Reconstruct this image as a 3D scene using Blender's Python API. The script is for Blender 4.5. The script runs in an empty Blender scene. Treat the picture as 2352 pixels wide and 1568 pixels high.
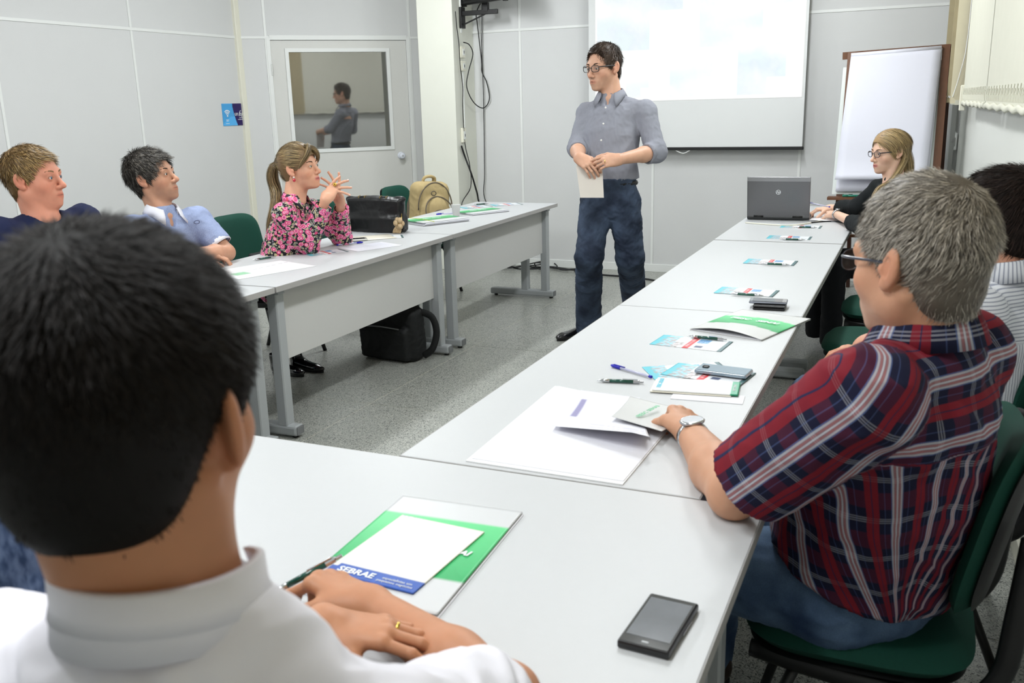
import bpy, bmesh, math, random
import numpy as np
from mathutils import Vector, Matrix
random.seed(7); np.random.seed(7)
PI=math.pi
S=bpy.context.scene; COL=S.collection

# ------------------------------------------------------------------ camera, world, light, exposure
CAM_F=2115.25; YAW,PIT,ROL=0.41697213,0.25199344,-0.02586386; CAM_Z=1.5
def _basis():
    f=np.array([-math.sin(YAW)*math.cos(PIT),math.cos(YAW)*math.cos(PIT),-math.sin(PIT)])
    r=np.array([math.cos(YAW),math.sin(YAW),0.]); u=np.cross(r,f)
    c,s=math.cos(ROL),math.sin(ROL)
    return r*c+u*s,-r*s+u*c,f
CR,CU,CF=_basis(); CC=np.array([0,0,CAM_Z])
cam=bpy.data.cameras.new('camera'); camo=bpy.data.objects.new('camera',cam); COL.objects.link(camo)
cam.sensor_width=22.3; cam.lens=22.3*CAM_F/2352; cam.clip_start=0.05
camo.matrix_world=Matrix(((CR[0],CU[0],-CF[0],CC[0]),(CR[1],CU[1],-CF[1],CC[1]),(CR[2],CU[2],-CF[2],CC[2]),(0,0,0,1)))
cam.dof.use_dof=True; cam.dof.focus_distance=4.6; cam.dof.aperture_fstop=4.8
S.camera=camo
w=bpy.data.worlds.new('world'); S.world=w; w.use_nodes=True
w.node_tree.nodes['Background'].inputs[0].default_value=(.92,.97,1,1); w.node_tree.nodes['Background'].inputs[1].default_value=0.05
S.view_settings.view_transform='Standard'; S.view_settings.look='None'; S.view_settings.gamma=1.0
S.view_settings.use_curve_mapping=False; S.view_settings.exposure=0.0
S.cycles.use_denoising=True; S.cycles.max_bounces=6; S.cycles.diffuse_bounces=4; S.cycles.glossy_bounces=3
S.cycles.transmission_bounces=4; S.cycles.transparent_max_bounces=6; S.cycles.caustics_reflective=False; S.cycles.caustics_refractive=False
S.cycles.sample_clamp_indirect=4
LAMPS=[(-1.0,0.6),(-1.0,3.4),(-1.0,6.1),(-3.7,0.6),(-3.7,3.4),(-3.7,6.1)]
LAMP_W=14.3
POINT_W=19.4
CEIL=2.9
for i,(x,y) in enumerate(LAMPS):
    l=bpy.data.lights.new('tube_light','AREA'); l.shape='RECTANGLE'; l.size=0.22; l.size_y=1.15; l.energy=LAMP_W; l.color=(0.955,0.982,1.0)
    o=bpy.data.objects.new('tube_light',l); o.location=(x,y,CEIL-0.10); COL.objects.link(o)
    for dy in (-.35,.35):   # the tubes shine sideways as well
        l=bpy.data.lights.new('tube_glow','POINT'); l.shadow_soft_size=.10; l.energy=POINT_W; l.color=(0.955,0.982,1.0)
        o=bpy.data.objects.new('tube_glow',l); o.location=(x,y+dy,CEIL-0.20); COL.objects.link(o)

# ------------------------------------------------------------------ where the photograph's pixels lie in the room
def ray(x,y): return CF+CR*(x-1176)/CAM_F-CU*(y-784)/CAM_F
def Zp(x,y,z): d=ray(x,y); return CC+d*(z-CC[2])/d[2]
def Yp(x,y,Y): d=ray(x,y); return CC+d*Y/d[1]
def Xp(x,y,X): d=ray(x,y); return CC+d*X/d[0]
def Dp(x,y,dd): return CC+ray(x,y)*dd
def V(*a): return np.array(a,float)
def nrm(v): v=np.asarray(v,float); return v/(np.linalg.norm(v)+1e-12)
def lin(r,g,b):
    f=lambda c:(c/255/12.92) if c/255<=.04045 else ((c/255+.055)/1.055)**2.4
    return (f(r),f(g),f(b))

# ------------------------------------------------------------------ materials
def nmat(name):
    m=bpy.data.materials.new(name); m.use_nodes=True
    nt=m.node_tree; b=nt.nodes['Principled BSDF']; return m,nt,b
def mat(name,col,rough=.6,metal=0,bump=0,bscale=200,var=0,vscale=8,coat=0,alpha=1,trans=0,ior=1.45,emit=None,estr=0,spec=.5,sss=0,stretch=None):
    m,nt,b=nmat(name); b.inputs['Base Color'].default_value=(*col,1); b.inputs['Roughness'].default_value=rough
    b.inputs['Metallic'].default_value=metal; b.inputs['Coat Weight'].default_value=coat; b.inputs['IOR'].default_value=ior
    b.inputs['Transmission Weight'].default_value=trans; b.inputs['Specular IOR Level'].default_value=spec
    b.inputs['Alpha'].default_value=alpha
    if emit: b.inputs['Emission Color'].default_value=(*emit,1); b.inputs['Emission Strength'].default_value=estr
    if sss: b.inputs['Subsurface Weight'].default_value=sss; b.inputs['Subsurface Radius'].default_value=(.02,.008,.004); b.inputs['Subsurface Scale'].default_value=.5
    tc=nt.nodes.new('ShaderNodeTexCoord'); src=tc.outputs['Object']
    if stretch:
        mp=nt.nodes.new('ShaderNodeMapping'); mp.inputs['Scale'].default_value=stretch; nt.links.new(src,mp.inputs[0]); src=mp.outputs[0]
    if var:
        n=nt.nodes.new('ShaderNodeTexNoise'); n.inputs['Scale'].default_value=vscale; n.inputs['Detail'].default_value=4; nt.links.new(src,n.inputs['Vector'])
        mx=nt.nodes.new('ShaderNodeMix'); mx.data_type='RGBA'
        mx.inputs[6].default_value=(*[max(0,c*(1-var)) for c in col],1); mx.inputs[7].default_value=(*[min(1,c*(1+var)) for c in col],1)
        nt.links.new(n.outputs['Fac'],mx.inputs[0]); nt.links.new(mx.outputs[2],b.inputs['Base Color'])
    if bump:
        n=nt.nodes.new('ShaderNodeTexNoise'); n.inputs['Scale'].default_value=bscale; n.inputs['Detail'].default_value=3; nt.links.new(src,n.inputs['Vector'])
        bp=nt.nodes.new('ShaderNodeBump'); bp.inputs['Strength'].default_value=bump; bp.inputs['Distance'].default_value=.002
        nt.links.new(n.outputs['Fac'],bp.inputs['Height']); nt.links.new(bp.outputs[0],b.inputs['Normal'])
    return m
def cmat(name,rough=.6,bump=0,bscale=300,sss=0,spec=.5,var=0,vscale=60,coat=0):
    """colour comes from the mesh colour attribute Col (print, skin tones, dyed hair)"""
    m,nt,b=nmat(name); a=nt.nodes.new('ShaderNodeVertexColor'); a.layer_name='Col'
    b.inputs['Roughness'].default_value=rough; b.inputs['Specular IOR Level'].default_value=spec; b.inputs['Coat Weight'].default_value=coat
    tc=nt.nodes.new('ShaderNodeTexCoord')
    if var:
        n=nt.nodes.new('ShaderNodeTexNoise'); n.inputs['Scale'].default_value=vscale; n.inputs['Detail'].default_value=5; nt.links.new(tc.outputs['Object'],n.inputs['Vector'])
        hs=nt.nodes.new('ShaderNodeHueSaturation'); mr=nt.nodes.new('ShaderNodeMapRange'); mr.inputs['To Min'].default_value=1-var; mr.inputs['To Max'].default_value=1+var
        nt.links.new(n.outputs['Fac'],mr.inputs[0]); nt.links.new(mr.outputs[0],hs.inputs['Value']); nt.links.new(a.outputs[0],hs.inputs['Color']); nt.links.new(hs.outputs[0],b.inputs['Base Color'])
    else: nt.links.new(a.outputs[0],b.inputs['Base Color'])
    if sss: b.inputs['Subsurface Weight'].default_value=sss; b.inputs['Subsurface Radius'].default_value=(.02,.007,.004); b.inputs['Subsurface Scale'].default_value=.4
    if bump:
        n=nt.nodes.new('ShaderNodeTexNoise'); n.inputs['Scale'].default_value=bscale; n.inputs['Detail'].default_value=3; nt.links.new(tc.outputs['Object'],n.inputs['Vector'])
        bp=nt.nodes.new('ShaderNodeBump'); bp.inputs['Strength'].default_value=bump; bp.inputs['Distance'].default_value=.002
        nt.links.new(n.outputs['Fac'],bp.inputs['Height']); nt.links.new(bp.outputs[0],b.inputs['Normal'])
    return m

# ------------------------------------------------------------------ objects
def thing(name,label,cat,loc=(0,0,0),rotz=0,group=None,rot=None):
    o=bpy.data.objects.new(name,None); COL.objects.link(o); o.location=Vector([float(a) for a in loc])
    o.rotation_euler=rot if rot is not None else (0,0,rotz)
    o.empty_display_size=.1
    o['label']=label; o['category']=cat
    if group: o['group']=group
    return o
def tag(o,label,cat,group=None):
    o['label']=label; o['category']=cat
    if group: o['group']=group
    return o
def meshobj(name,verts,faces,mt,parent=None,smooth=False,world=False,cols=None,uvp=None):
    verts=np.asarray(verts,float)
    if world and parent is not None: verts=verts-np.array(parent.location)
    me=bpy.data.meshes.new(name)
    if isinstance(faces,np.ndarray) and faces.ndim==2:
        nf,k=faces.shape; me.vertices.add(len(verts)); me.vertices.foreach_set('co',verts.astype(np.float32).ravel())
        me.loops.add(nf*k); me.loops.foreach_set('vertex_index',faces.astype(np.int32).ravel())
        me.polygons.add(nf); me.polygons.foreach_set('loop_start',np.arange(0,nf*k,k,dtype=np.int32))
        me.update(calc_edges=True)
    else: me.from_pydata([tuple(v) for v in verts],[],[tuple(f) for f in faces])
    if smooth: me.polygons.foreach_set('use_smooth',np.ones(len(me.polygons),bool))
    if cols is not None:
        c=np.ones((len(verts),4),np.float32); c[:,:3]=cols; a=me.color_attributes.new('Col','FLOAT_COLOR','POINT'); a.data.foreach_set('color',c.ravel())
    if uvp is not None:
        a=me.attributes.new('pat','FLOAT_VECTOR','POINT'); u=np.zeros((len(verts),3),np.float32); u[:,:uvp.shape[1]]=uvp; a.data.foreach_set('vector',u.ravel())
    me.validate(); me.update()
    if mt: me.materials.append(mt)
    o=bpy.data.objects.new(name,me); COL.objects.link(o)
    if parent is not None: o.parent=parent
    return o
class MB:
    """collects boxes, tubes, lathes and prisms into one mesh"""
    def __init__(s): s.v=[]; s.f=[]; s.n=0
    def add(s,v,f):
        v=np.asarray(v,float).reshape(-1,3); s.v.append(v); s.f+= [tuple(i+s.n for i in q) for q in f]; s.n+=len(v); return s
    def box(s,lo,hi,bev=0,M=None,seg=1):
        lo=np.array(lo,float); hi=np.array(hi,float)
        bm=bmesh.new(); bmesh.ops.create_cube(bm,size=1)
        for q in bm.verts: q.co=Vector((lo+hi)/2)+Vector([q.co[i]*(hi-lo)[i] for i in range(3)])
        if bev: bmesh.ops.bevel(bm,geom=bm.edges[:],offset=bev,segments=seg,affect='EDGES',profile=.5)
        bm.verts.index_update(); v=np.array([q.co[:] for q in bm.verts]); f=[[q.index for q in g.verts] for g in bm.faces]; bm.free()
        if M is not None: v=np.array([(M@Vector(q))[:] for q in v])
        return s.add(v,f)
    def tube(s,pts,r,n=8,caps=True,flat=1,up=None,closed=False,samples=0):
        P=np.array(pts,float)
        if samples: P=spline(P,samples,closed)
        m=len(P); R=np.full(m,r) if np.isscalar(r) else np.interp(np.linspace(0,1,m),np.linspace(0,1,len(r)),r)
        T=np.gradient(P,axis=0) if not closed else (np.roll(P,-1,0)-np.roll(P,1,0))
        T/=np.linalg.norm(T,axis=1)[:,None]+1e-12
        a=np.array(up,float) if up is not None else (V(0,0,1) if abs(T[0][2])<.9 else V(1,0,0))
        vs=[]; N=a
        for i in range(m):
            if up is not None: N=a
            N=N-T[i]*(N@T[i]); N=nrm(N); B=np.cross(T[i],N)
            th=np.linspace(0,2*PI,n,endpoint=False)
            vs.append(P[i]+R[i]*(np.cos(th)[:,None]*N*flat+np.sin(th)[:,None]*B))
        f=[]
        for i in range(m if closed else m-1):
            k=(i+1)%m
            for j in range(n): j2=(j+1)%n; f.append((i*n+j,i*n+j2,k*n+j2,k*n+j))
        if caps and not closed: f.append(tuple(range(n))[::-1]); f.append(tuple((m-1)*n+j for j in range(n)))
        return s.add(np.concatenate(vs),f)
    def lathe(s,prof,c=(0,0,0),n=24,axis=None,caps=True):
        ax=nrm(axis) if axis is not None else V(0,0,1); a=V(1,0,0) if abs(ax[0])<.9 else V(0,1,0); a=nrm(a-ax*(a@ax)); b=np.cross(ax,a)
        th=np.linspace(0,2*PI,n,endpoint=False); c=np.array(c,float); vs=[]
        for r,h in prof: vs.append(c+ax*h+r*(np.cos(th)[:,None]*a+np.sin(th)[:,None]*b))
        f=[]
        for i in range(len(prof)-1):
            for j in range(n): j2=(j+1)%n; f.append((i*n+j,i*n+j2,(i+1)*n+j2,(i+1)*n+j))
        if caps: f.append(tuple(range(n))[::-1]); f.append(tuple((len(prof)-1)*n+j for j in range(n)))
        return s.add(np.concatenate(vs),f)
    def prism(s,poly,h0,h1,M=None):
        p=[(x,y,h0) for x,y in poly]+[(x,y,h1) for x,y in poly]; n=len(poly)
        f=[tuple(range(n))[::-1],tuple(range(n,2*n))]+[(i,(i+1)%n,n+(i+1)%n,n+i) for i in range(n)]
        if M is not None: p=[(M@Vector(q))[:] for q in p]
        return s.add(p,f)
    def build(s,name,mt,parent=None,smooth=False,world=False):
        return meshobj(name,np.concatenate(s.v),s.f,mt,parent,smooth,world)
def spline(P,k,closed=False):
    P=np.array(P,float); n=len(P); out=[]
    for i in range(n if closed else n-1):
        if closed: a,b,c,d=P[(i-1)%n],P[i],P[(i+1)%n],P[(i+2)%n]
        else: a,b,c,d=P[max(i-1,0)],P[i],P[i+1],P[min(i+2,n-1)]
        for t in np.arange(k)/k: out.append(.5*((2*b)+(-a+c)*t+(2*a-5*b+4*c-d)*t*t+(-a+3*b-3*c+d)*t**3))
    if not closed: out.append(P[-1])
    return np.array(out)
def shade(o,ang=40):
    me=o.data; me.polygons.foreach_set('use_smooth',np.ones(len(me.polygons),bool))
    me.update()
    try: me.set_sharp_from_angle(angle=math.radians(ang))
    except Exception: pass
    return o
def copy_tree(o,parent=None,loc=None,rotz=None,label=None):
    c=o.copy(); COL.objects.link(c); c.parent=parent
    if loc is not None: c.location=Vector([float(a) for a in loc])
    if rotz is not None: c.rotation_euler=(0,0,rotz)
    if label: c['label']=label
    for ch in list(o.children):
        copy_tree(ch,c)
    return c
def struct(o,kind='structure'): o['kind']=kind; return o
def sheet(name,w,h,t,paint,mt,parent=None,nx=40,ny=28,z=0,bend=None,world=False):
    """a printed sheet: its print is colour on a fine grid, centred, lying in its own xy plane"""
    xs=np.linspace(-w/2,w/2,nx+1); ys=np.linspace(-h/2,h/2,ny+1)
    X,Y=np.meshgrid(xs,ys,indexing='ij'); U=(X/w+.5).ravel(); W=(Y/h+.5).ravel()
    Zc=bend(U,W) if bend is not None else np.zeros_like(U)
    top=np.stack([X.ravel(),Y.ravel(),Zc+t+z],1); bot=np.stack([X.ravel(),Y.ravel(),Zc+z],1)
    idx=np.arange((nx+1)*(ny+1)).reshape(nx+1,ny+1); n=len(U)
    f=[np.stack([idx[:-1,:-1],idx[1:,:-1],idx[1:,1:],idx[:-1,1:]],-1).reshape(-1,4)]
    f.append(f[0][:,::-1]+n)
    rim=list(idx[:,0])+list(idx[-1,1:])+list(idx[-2::-1,-1])+list(idx[0,-2:0:-1])
    rim=np.array(rim); r2=np.roll(rim,-1); f.append(np.stack([rim,rim+n,r2+n,r2],1))
    c=np.array(paint(U,W),float); cols=np.concatenate([c,c])
    v=np.concatenate([top,bot])
    return meshobj(name,v,np.concatenate(f),mt,parent,False,world,cols=cols)
def text(name,body,size,mt,parent,loc,rot=(0,0,0),ext=.0002,font_shear=0,align='CENTER',bold=0):
    cu=bpy.data.curves.new(name,'FONT'); cu.body=body; cu.size=size; cu.extrude=ext; cu.align_x=align; cu.align_y='CENTER'; cu.shear=font_shear; cu.offset=bold
    cu.resolution_u=2
    tmp=bpy.data.objects.new(name,cu); COL.objects.link(tmp)
    dg=bpy.context.evaluated_depsgraph_get(); me=bpy.data.meshes.new_from_object(tmp.evaluated_get(dg))
    bpy.data.objects.remove(tmp); o=bpy.data.objects.new(name,me); me.materials.clear(); me.materials.append(mt)
    COL.objects.link(o); o.parent=parent; o.location=loc; o.rotation_euler=rot
    return o
# ------------------------------------------------------------------ room
def terrazzo():
    m,nt,b=nmat('terrazzo'); tc=nt.nodes.new('ShaderNodeTexCoord'); gm=nt.nodes.new('ShaderNodeNewGeometry')
    col=None
    def vor(scale,thr,c,prev):
        v=nt.nodes.new('ShaderNodeTexVoronoi'); v.inputs['Scale'].default_value=scale; nt.links.new(gm.outputs['Position'],v.inputs['Vector'])
        r=nt.nodes.new('ShaderNodeValToRGB'); r.color_ramp.interpolation='CONSTANT'; sp=nt.nodes.new('ShaderNodeSeparateColor'); nt.links.new(v.outputs['Color'],sp.inputs[0])
        e=r.color_ramp.elements; e[0].color=(0,0,0,1); e[1].position=thr; e[1].color=(1,1,1,1); nt.links.new(sp.outputs[0],r.inputs[0])
        mx=nt.nodes.new('ShaderNodeMix'); mx.data_type='RGBA'; nt.links.new(r.outputs[0],mx.inputs[0])
        if prev is None: mx.inputs[6].default_value=(*lin(160,162,156),1)
        else: nt.links.new(prev,mx.inputs[6])
        mx.inputs[7].default_value=(*c,1); return mx.outputs[2]
    p=vor(210,.62,lin(180,181,174),None); p=vor(330,.80,lin(112,116,111),p); p=vor(260,.93,lin(62,66,62),p); p=vor(150,.965,lin(96,98,94),p)
    nt.links.new(p,b.inputs['Base Color']); b.inputs['Roughness'].default_value=.32; b.inputs['Specular IOR Level'].default_value=.4
    return m
M={}
M['gold']=mat('gold',lin(212,175,90),.2,1.0)
M['terrazzo']=terrazzo()
M['joint']=mat('joint_strip',lin(205,203,190),.6)
M['panel']=mat('wall_panel',lin(214,215,215),.55,bump=.25,bscale=350,var=.02,vscale=3)
M['trim']=mat('white_trim',lin(232,234,232),.4,var=.01)
M['column']=mat('column_paint',lin(228,229,218),.5,bump=.15,bscale=120,var=.02)
M['ceiling']=mat('ceiling_paint',lin(232,233,230),.7,var=.02)
M['rwall']=mat('right_wall_paint',lin(218,220,214),.55,bump=.2,bscale=120,var=.03,vscale=2)
M['cream']=mat('cream_plastic',lin(236,234,218),.4,var=.01)
M['alu']=mat('aluminium',lin(176,178,176),.35,.7)
M['black']=mat('black_metal',lin(16,16,17),.38,.0,spec=.6)
M['blackplastic']=mat('black_plastic',lin(20,21,22),.45)
M['cable']=mat('cable_rubber',lin(22,22,24),.5)
def wallbox(name,lo,hi,mt): 
    b=MB(); b.box(lo,hi); return struct(b.build(name,mt))
# floor : base + cast slabs with recessed joints
fl=wallbox('floor',(-6.3,-2.6,-.12),(1.1,9.2,-.0015),M['joint'])
xs=[-6.3+i for i in ()]
gx=[-6.3,-5.05,-3.80,-2.55,-1.30,-.05,1.1]; gy=[-2.6,-1.10,.15,1.40,2.65,3.90,5.15,6.40,7.65,9.2]
for i in range(len(gx)-1):
    for j in range(len(gy)-1):
        g=.0028; b=MB(); b.box((gx[i]+g,gy[j]+g,-.03),(gx[i+1]-g,gy[j+1]-g,0)); b.build('floor_slab',M['terrazzo'],fl)
wallbox('ceiling',(-6.3,-2.6,CEIL),(1.1,9.2,CEIL+.1),M['ceiling'])
TZ=2.148; TW=.022; TP=.006
def oriented_wall(name,A,B,normal,thick=.08,stops=(),z1=CEIL,mt='panel',hole=None,trim_z=True,base=True):
    """wall from A to B (xy) with panels between vertical trims; normal points into the room"""
    A=np.array([*A,0.]); B=np.array([*B,0.]); L=np.linalg.norm(B-A); ex=(B-A)/L; n=np.array([*normal,0.])
    Mx=Matrix(((ex[0],n[0],0,A[0]),(ex[1],n[1],0,A[1]),(0,0,1,0),(0,0,0,1)))
    b=MB(); b.box((0,-thick,0),(L,-.012,z1),M=Mx) if hole is None else None
    if hole is not None:
        h0,h1,hz=hole; b.box((0,-thick,0),(h0,-.012,z1),M=Mx); b.box((h1,-thick,0),(L,-.012,z1),M=Mx); b.box((h0,-thick,hz),(h1,-.012,z1),M=Mx)
    w=struct(b.build(name,M['panel']))
    st=[0,*stops,L]
    for i in range(len(st)-1):
        a0,a1=st[i],st[i+1]
        for z0,zz in ((0,TZ),(TZ,z1)):
            if hole is not None and z0==0:
                segs=[(a0,min(a1,hole[0])),(max(a0,hole[1]),a1)]
            else: segs=[(a0,a1)]
            for s0,s1 in segs:
                if s1-s0>.02: q=MB(); q.box((s0+.001,-.012,z0+.002),(s1-.001,0,zz-.002),M=Mx); q.build('wall_panel',M[mt],w)
    for a in stops:
        if hole is not None and hole[0]-.01<a<hole[1]+.01:
            q=MB(); q.box((a-TW/2,0,TZ),(a+TW/2,TP,z1),M=Mx); q.build('trim_strip',M['trim'],w); continue
        q=MB(); q.box((a-TW/2,0,0),(a+TW/2,TP,z1),.001,M=Mx); q.build('trim_strip',M['trim'],w)
    if trim_z: q=MB(); q.box((0,0,TZ-TW/2),(L,TP+.001,TZ+TW/2),.001,M=Mx); q.build('trim_strip',M['trim'],w)
    if base:
        segs=[(0,L)] if hole is None else [(0,hole[0]),(hole[1],L)]
        for s0,s1 in segs: q=MB(); q.box((s0,0,0),(s1,.012,.07),.002,M=Mx); struct(q.build('baseboard_'+name.split('_')[1],M['trim'],w))
    return w,Mx
WX0=-5.78; WD=8.05
CORN=(WX0,7.06)
wl,_=oriented_wall('wall_left',(WX0,-2.5),CORN,(1,0),stops=[2.5+y for y in (-.40,.84,2.08,3.32,4.56,5.80)])
dv=math.sqrt(.5); DL=2.3; DE=(CORN[0]+DL*dv,CORN[1]+DL*dv)
DH0,DH1=.285,1.585
wd,MD=oriented_wall('wall_corner',CORN,DE,(dv,-dv),stops=[DH0-.03,DH1+.03],hole=(DH0,DH1,TZ-.015))
wb,MBk=oriented_wall('wall_back',(-3.9,WD),(.45,WD),(0,-1),stops=[-3.41+3.9,-2.165+3.9,-.925+3.9],)
wn,_=oriented_wall('wall_near',(.75,-2.5),(WX0,-2.5),(0,1),stops=[1.2,2.4,3.6,4.8])
# corner posts
b=MB(); b.box((WX0-.02,CORN[1]-.035,0),(WX0+.03,CORN[1]+.03,CEIL),.004); struct(b.build('trim_1',M['cream']))
b=MB(); b.box((-4.235,7.64,0),(-3.88,9.0,CEIL),.004); o=struct(b.build('wall_column',M['column']))
b=MB(); b.box((.185,WD-.03,0),(.222,WD,CEIL),.003); struct(b.build('trim_2',M['alu']))
# right wall (slightly out of square)
RY0,RY1=-2.5,8.05; rwx=lambda y:.40-.0297*(y-3)
ang=math.atan(.0297)
A=np.array([rwx(RY1),RY1]); B=np.array([rwx(RY0),RY0]); e=(B-A)/np.linalg.norm(B-A); nn=(-math.cos(ang),-math.sin(ang))
b=MB(); MR=Matrix(((e[0],nn[0],0,A[0]),(e[1],nn[1],0,A[1]),(0,0,1,0),(0,0,0,1))); LR=float(np.linalg.norm(B-A))
WZ0,WZ1=1.50,2.55; W0,W1=1.4,9.6
b.box((0,-.12,0),(LR,0,WZ0-.08),M=MR); b.box((0,-.12,WZ1),(LR,0,CEIL),M=MR); b.box((0,-.12,WZ0-.08),(W0,0,WZ1),M=MR); b.box((W1,-.12,WZ0-.08),(LR,0,WZ1),M=MR)
wr=struct(b.build('wall_right',M['rwall']))
b=MB(); b.box((0,0,0),(LR,.012,.075),.002,M=MR); struct(b.build('baseboard_right',M['cream']))
# window behind the blinds (frame, mullions, night glass)
M['glassdark']=mat('night_glass',lin(46,52,56),.05,spec=.8)
wf=MB()
for u0,u1,z0,z1 in ((W0,W1,WZ0-.08,WZ0-.04),(W0,W1,WZ1-.04,WZ1),*[(u,u+.04,WZ0-.08,WZ1) for u in np.linspace(W0,W1-.04,6)]): wf.box((u0,-.07,z0),(u1,-.02,z1),M=MR)
w1=struct(wf.build('window_1',M['alu']))
for a,b_ in zip(np.linspace(W0,W1-.04,6)[:-1],np.linspace(W0,W1-.04,6)[1:]):
    q=MB(); q.box((a+.04,-.055,WZ0-.04),(b_,-.045,WZ1-.04),M=MR); q.build('pane',M['glassdark'],w1)
# door in the angled wall
def dbox(mb,u0,u1,z0,z1,d0,d1,bev=0): return mb.box((u0,d0,z0),(u1,d1,z1),bev,M=MD)
dm=mat('door_leaf',lin(214,214,210),.5,bump=.1,bscale=300,var=.015)
db=MB(); wu0,wu1,wz0,wz1=.452,1.375,1.130,2.018
u0,u1,zt=DH0+.008,DH1-.008,TZ-.026
dbox(db,u0,wu0,.01,zt,-.04,-.004); dbox(db,wu1,u1,.01,zt,-.04,-.004); dbox(db,wu0,wu1,.01,wz0,-.04,-.004); dbox(db,wu0,wu1,wz1,zt,-.04,-.004)
door=struct(db.build('door_1',dm))
fb=MB(); g=.035
dbox(fb,wu0-g,wu1+g,wz1,wz1+g,-.006,.008,.002); dbox(fb,wu0-g,wu1+g,wz0-g,wz0,-.006,.008,.002); dbox(fb,wu0-g,wu0,wz0-g,wz1+g,-.006,.0085,.002); dbox(fb,wu1,wu1+g,wz0-g,wz1+g,-.006,.0085,.002)
fb.build('window_frame',M['trim'],door)
pg=mat('door_glass',lin(58,58,54),.03,spec=1,ior=2.3)
q=MB(); dbox(q,wu0,wu1,wz0,wz1,-.026,-.018); q.build('pane',pg,door)
q=MB(); dbox(q,DH0-.03,DH0+.006,0,TZ,-.03,.010,.002); dbox(q,DH1-.006,DH1+.03,0,TZ,-.03,.010,.002); dbox(q,DH0,DH1,TZ-.022,TZ+.02,-.03,.010,.002); q.build('door_frame',M['trim'],door)
q=MB()
for zc in (1.86,1.05,.25):
    dbox(q,DH0-.004,DH0+.012,zc-.05,zc+.05,-.01,.012,.002)
q.build('hinge',M['alu'],door)
kc=MD@Vector((1.470,0,1.035)); nD=V(dv,-dv,0)
q=MB(); q.lathe([(.0,-.004),(.034,-.004),(.036,.004),(.026,.012),(.014,.016),(.013,.032),(.026,.040),(.031,.052),(.029,.066),(.018,.074),(.0,.075)],kc,24,axis=nD,caps=False)
kn=q.build('door_knob',mat('white_knob',lin(226,230,240),.25,coat=.5),door,smooth=True)
q=MB(); q.lathe([(.0,.075),(.007,.075),(.006,.078),(.0,.078)],kc,12,axis=nD,caps=False); q.build('keyhole',M['alu'],kn)
# ceiling lamps
lt=mat('lamp_diffuser',(.9,.9,.9),.4,emit=(1,1,1),estr=6)
first=None
for i,(x,y) in enumerate(LAMPS):
    if first is None:
        t=thing('ceiling_light','white fluorescent ceiling batten over the right row of tables, nearest the camera','ceiling light',(x,y,CEIL),0,'fluorescent ceiling battens')
        q=MB(); q.box((-.14,-.62,-.05),(.14,.62,0),.004); q.build('housing',M['trim'],t)
        q=MB(); q.tube([(-.06,-.58,-.07),(-.06,.58,-.07)],.013,10); q.tube([(.06,-.58,-.07),(.06,.58,-.07)],.013,10); q.build('tube',lt,t,smooth=True); first=t
    else: copy_tree(first,loc=(x,y,CEIL),label='white fluorescent ceiling batten over the '+('right' if x>-2 else 'left')+' row of tables, '+('by the back wall' if y>5 else 'mid room' if y>2 else 'nearest the camera'))
# wifi sign on the left wall
def signpaint(U,W):
    # u along Y to the right, w up
    c=np.tile(np.array(lin(78,165,225)),(len(U),1)); lo=(W<.42-.0*U)&(W<.1+1.0*U); c[lo]=lin(92,182,245)
    d=(U>.40+.16*(1-W)**1.6); c[d]=lin(44,28,92); return c
Mprint=cmat('printed_card',.35,spec=.4)
sg=thing('wifi_sign','small blue and purple wifi sign on the left wall','sign',(WX0+.001,6.935,1.472),0)
sh=sheet('panel',.345,.195,.004,signpaint,Mprint,sg,nx=90,ny=50); sh.rotation_euler=(PI/2,0,PI/2)
wh=mat('white_print',(.85,.88,.9),.5)
SR=(PI/2,0,PI/2)
text('lettering','un',.052,wh,sg,(.006,.012,.006),SR); text('lettering','f',.075,wh,sg,(.006,.048,.006),SR,font_shear=.3); text('lettering','que',.052,wh,sg,(.006,.094,.004),SR)

q=MB()
for y0_,y1_,z_ in ((-.135,-.095,-.045),(-.13,-.10,-.055),(-.138,-.092,-.078),(.045,.12,-.030),(.03,.135,-.045)): q.box((.0045,y0_,z_-.002),(.0055,y1_,z_+.002))
o=q.build('fine_print',wh,sg); o['kind']='stuff'
q=MB()
for r in (.022,.036,.050):
    a=np.linspace(PI*.25,PI*.75,9); pts=[(0.006,-.112+r*math.cos(t),r*math.sin(t)-.012) for t in a]; q.tube(pts,.0045,6,flat=.3,up=(1,0,0))
q.lathe([(.0,-.001),(.009,-.001),(.009,.001),(0,.001)],(.006,-.112,-.010),12,axis=(1,0,0),caps=False)
q.build('wifi_symbol',wh,sg)
# projection screen on the back wall
sx0,sx1=-2.715,-.895; SZ0=1.105; SY=7.93
scr=thing('projection_screen','white pull-down projection screen showing pale slides on the back wall','projection screen',((sx0+sx1)/2,SY,0))
cx0=(sx0+sx1)/2
q=MB(); q.box((sx0-cx0,0,SZ0),(sx1-cx0,.002,2.74)); q.build('screen_fabric',mat('screen_fabric',lin(226,228,228),.7,var=.01),scr)
q=MB(); q.box((sx0-cx0-.05,-.02,2.72),(sx1-cx0+.05,.07,2.80),.01); q.build('roller_case',M['trim'],scr)
q=MB(); q.box((sx0-cx0-.012,-.010,SZ0-.022),(sx1-cx0+.012,.014,SZ0+.004),.004); q.build('bottom_bar',M['blackplastic'],scr)
q=MB(); q.tube([(-.13,0,SZ0-.022),(-.115,0,SZ0-.03),(-.08,0,SZ0-.045),(-.05,0,SZ0-.045),(-.02,0,SZ0-.03),(-.005,0,SZ0-.022)],.004,6,samples=3); q.build('pull_handle',M['trim'],scr,smooth=True)
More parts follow.
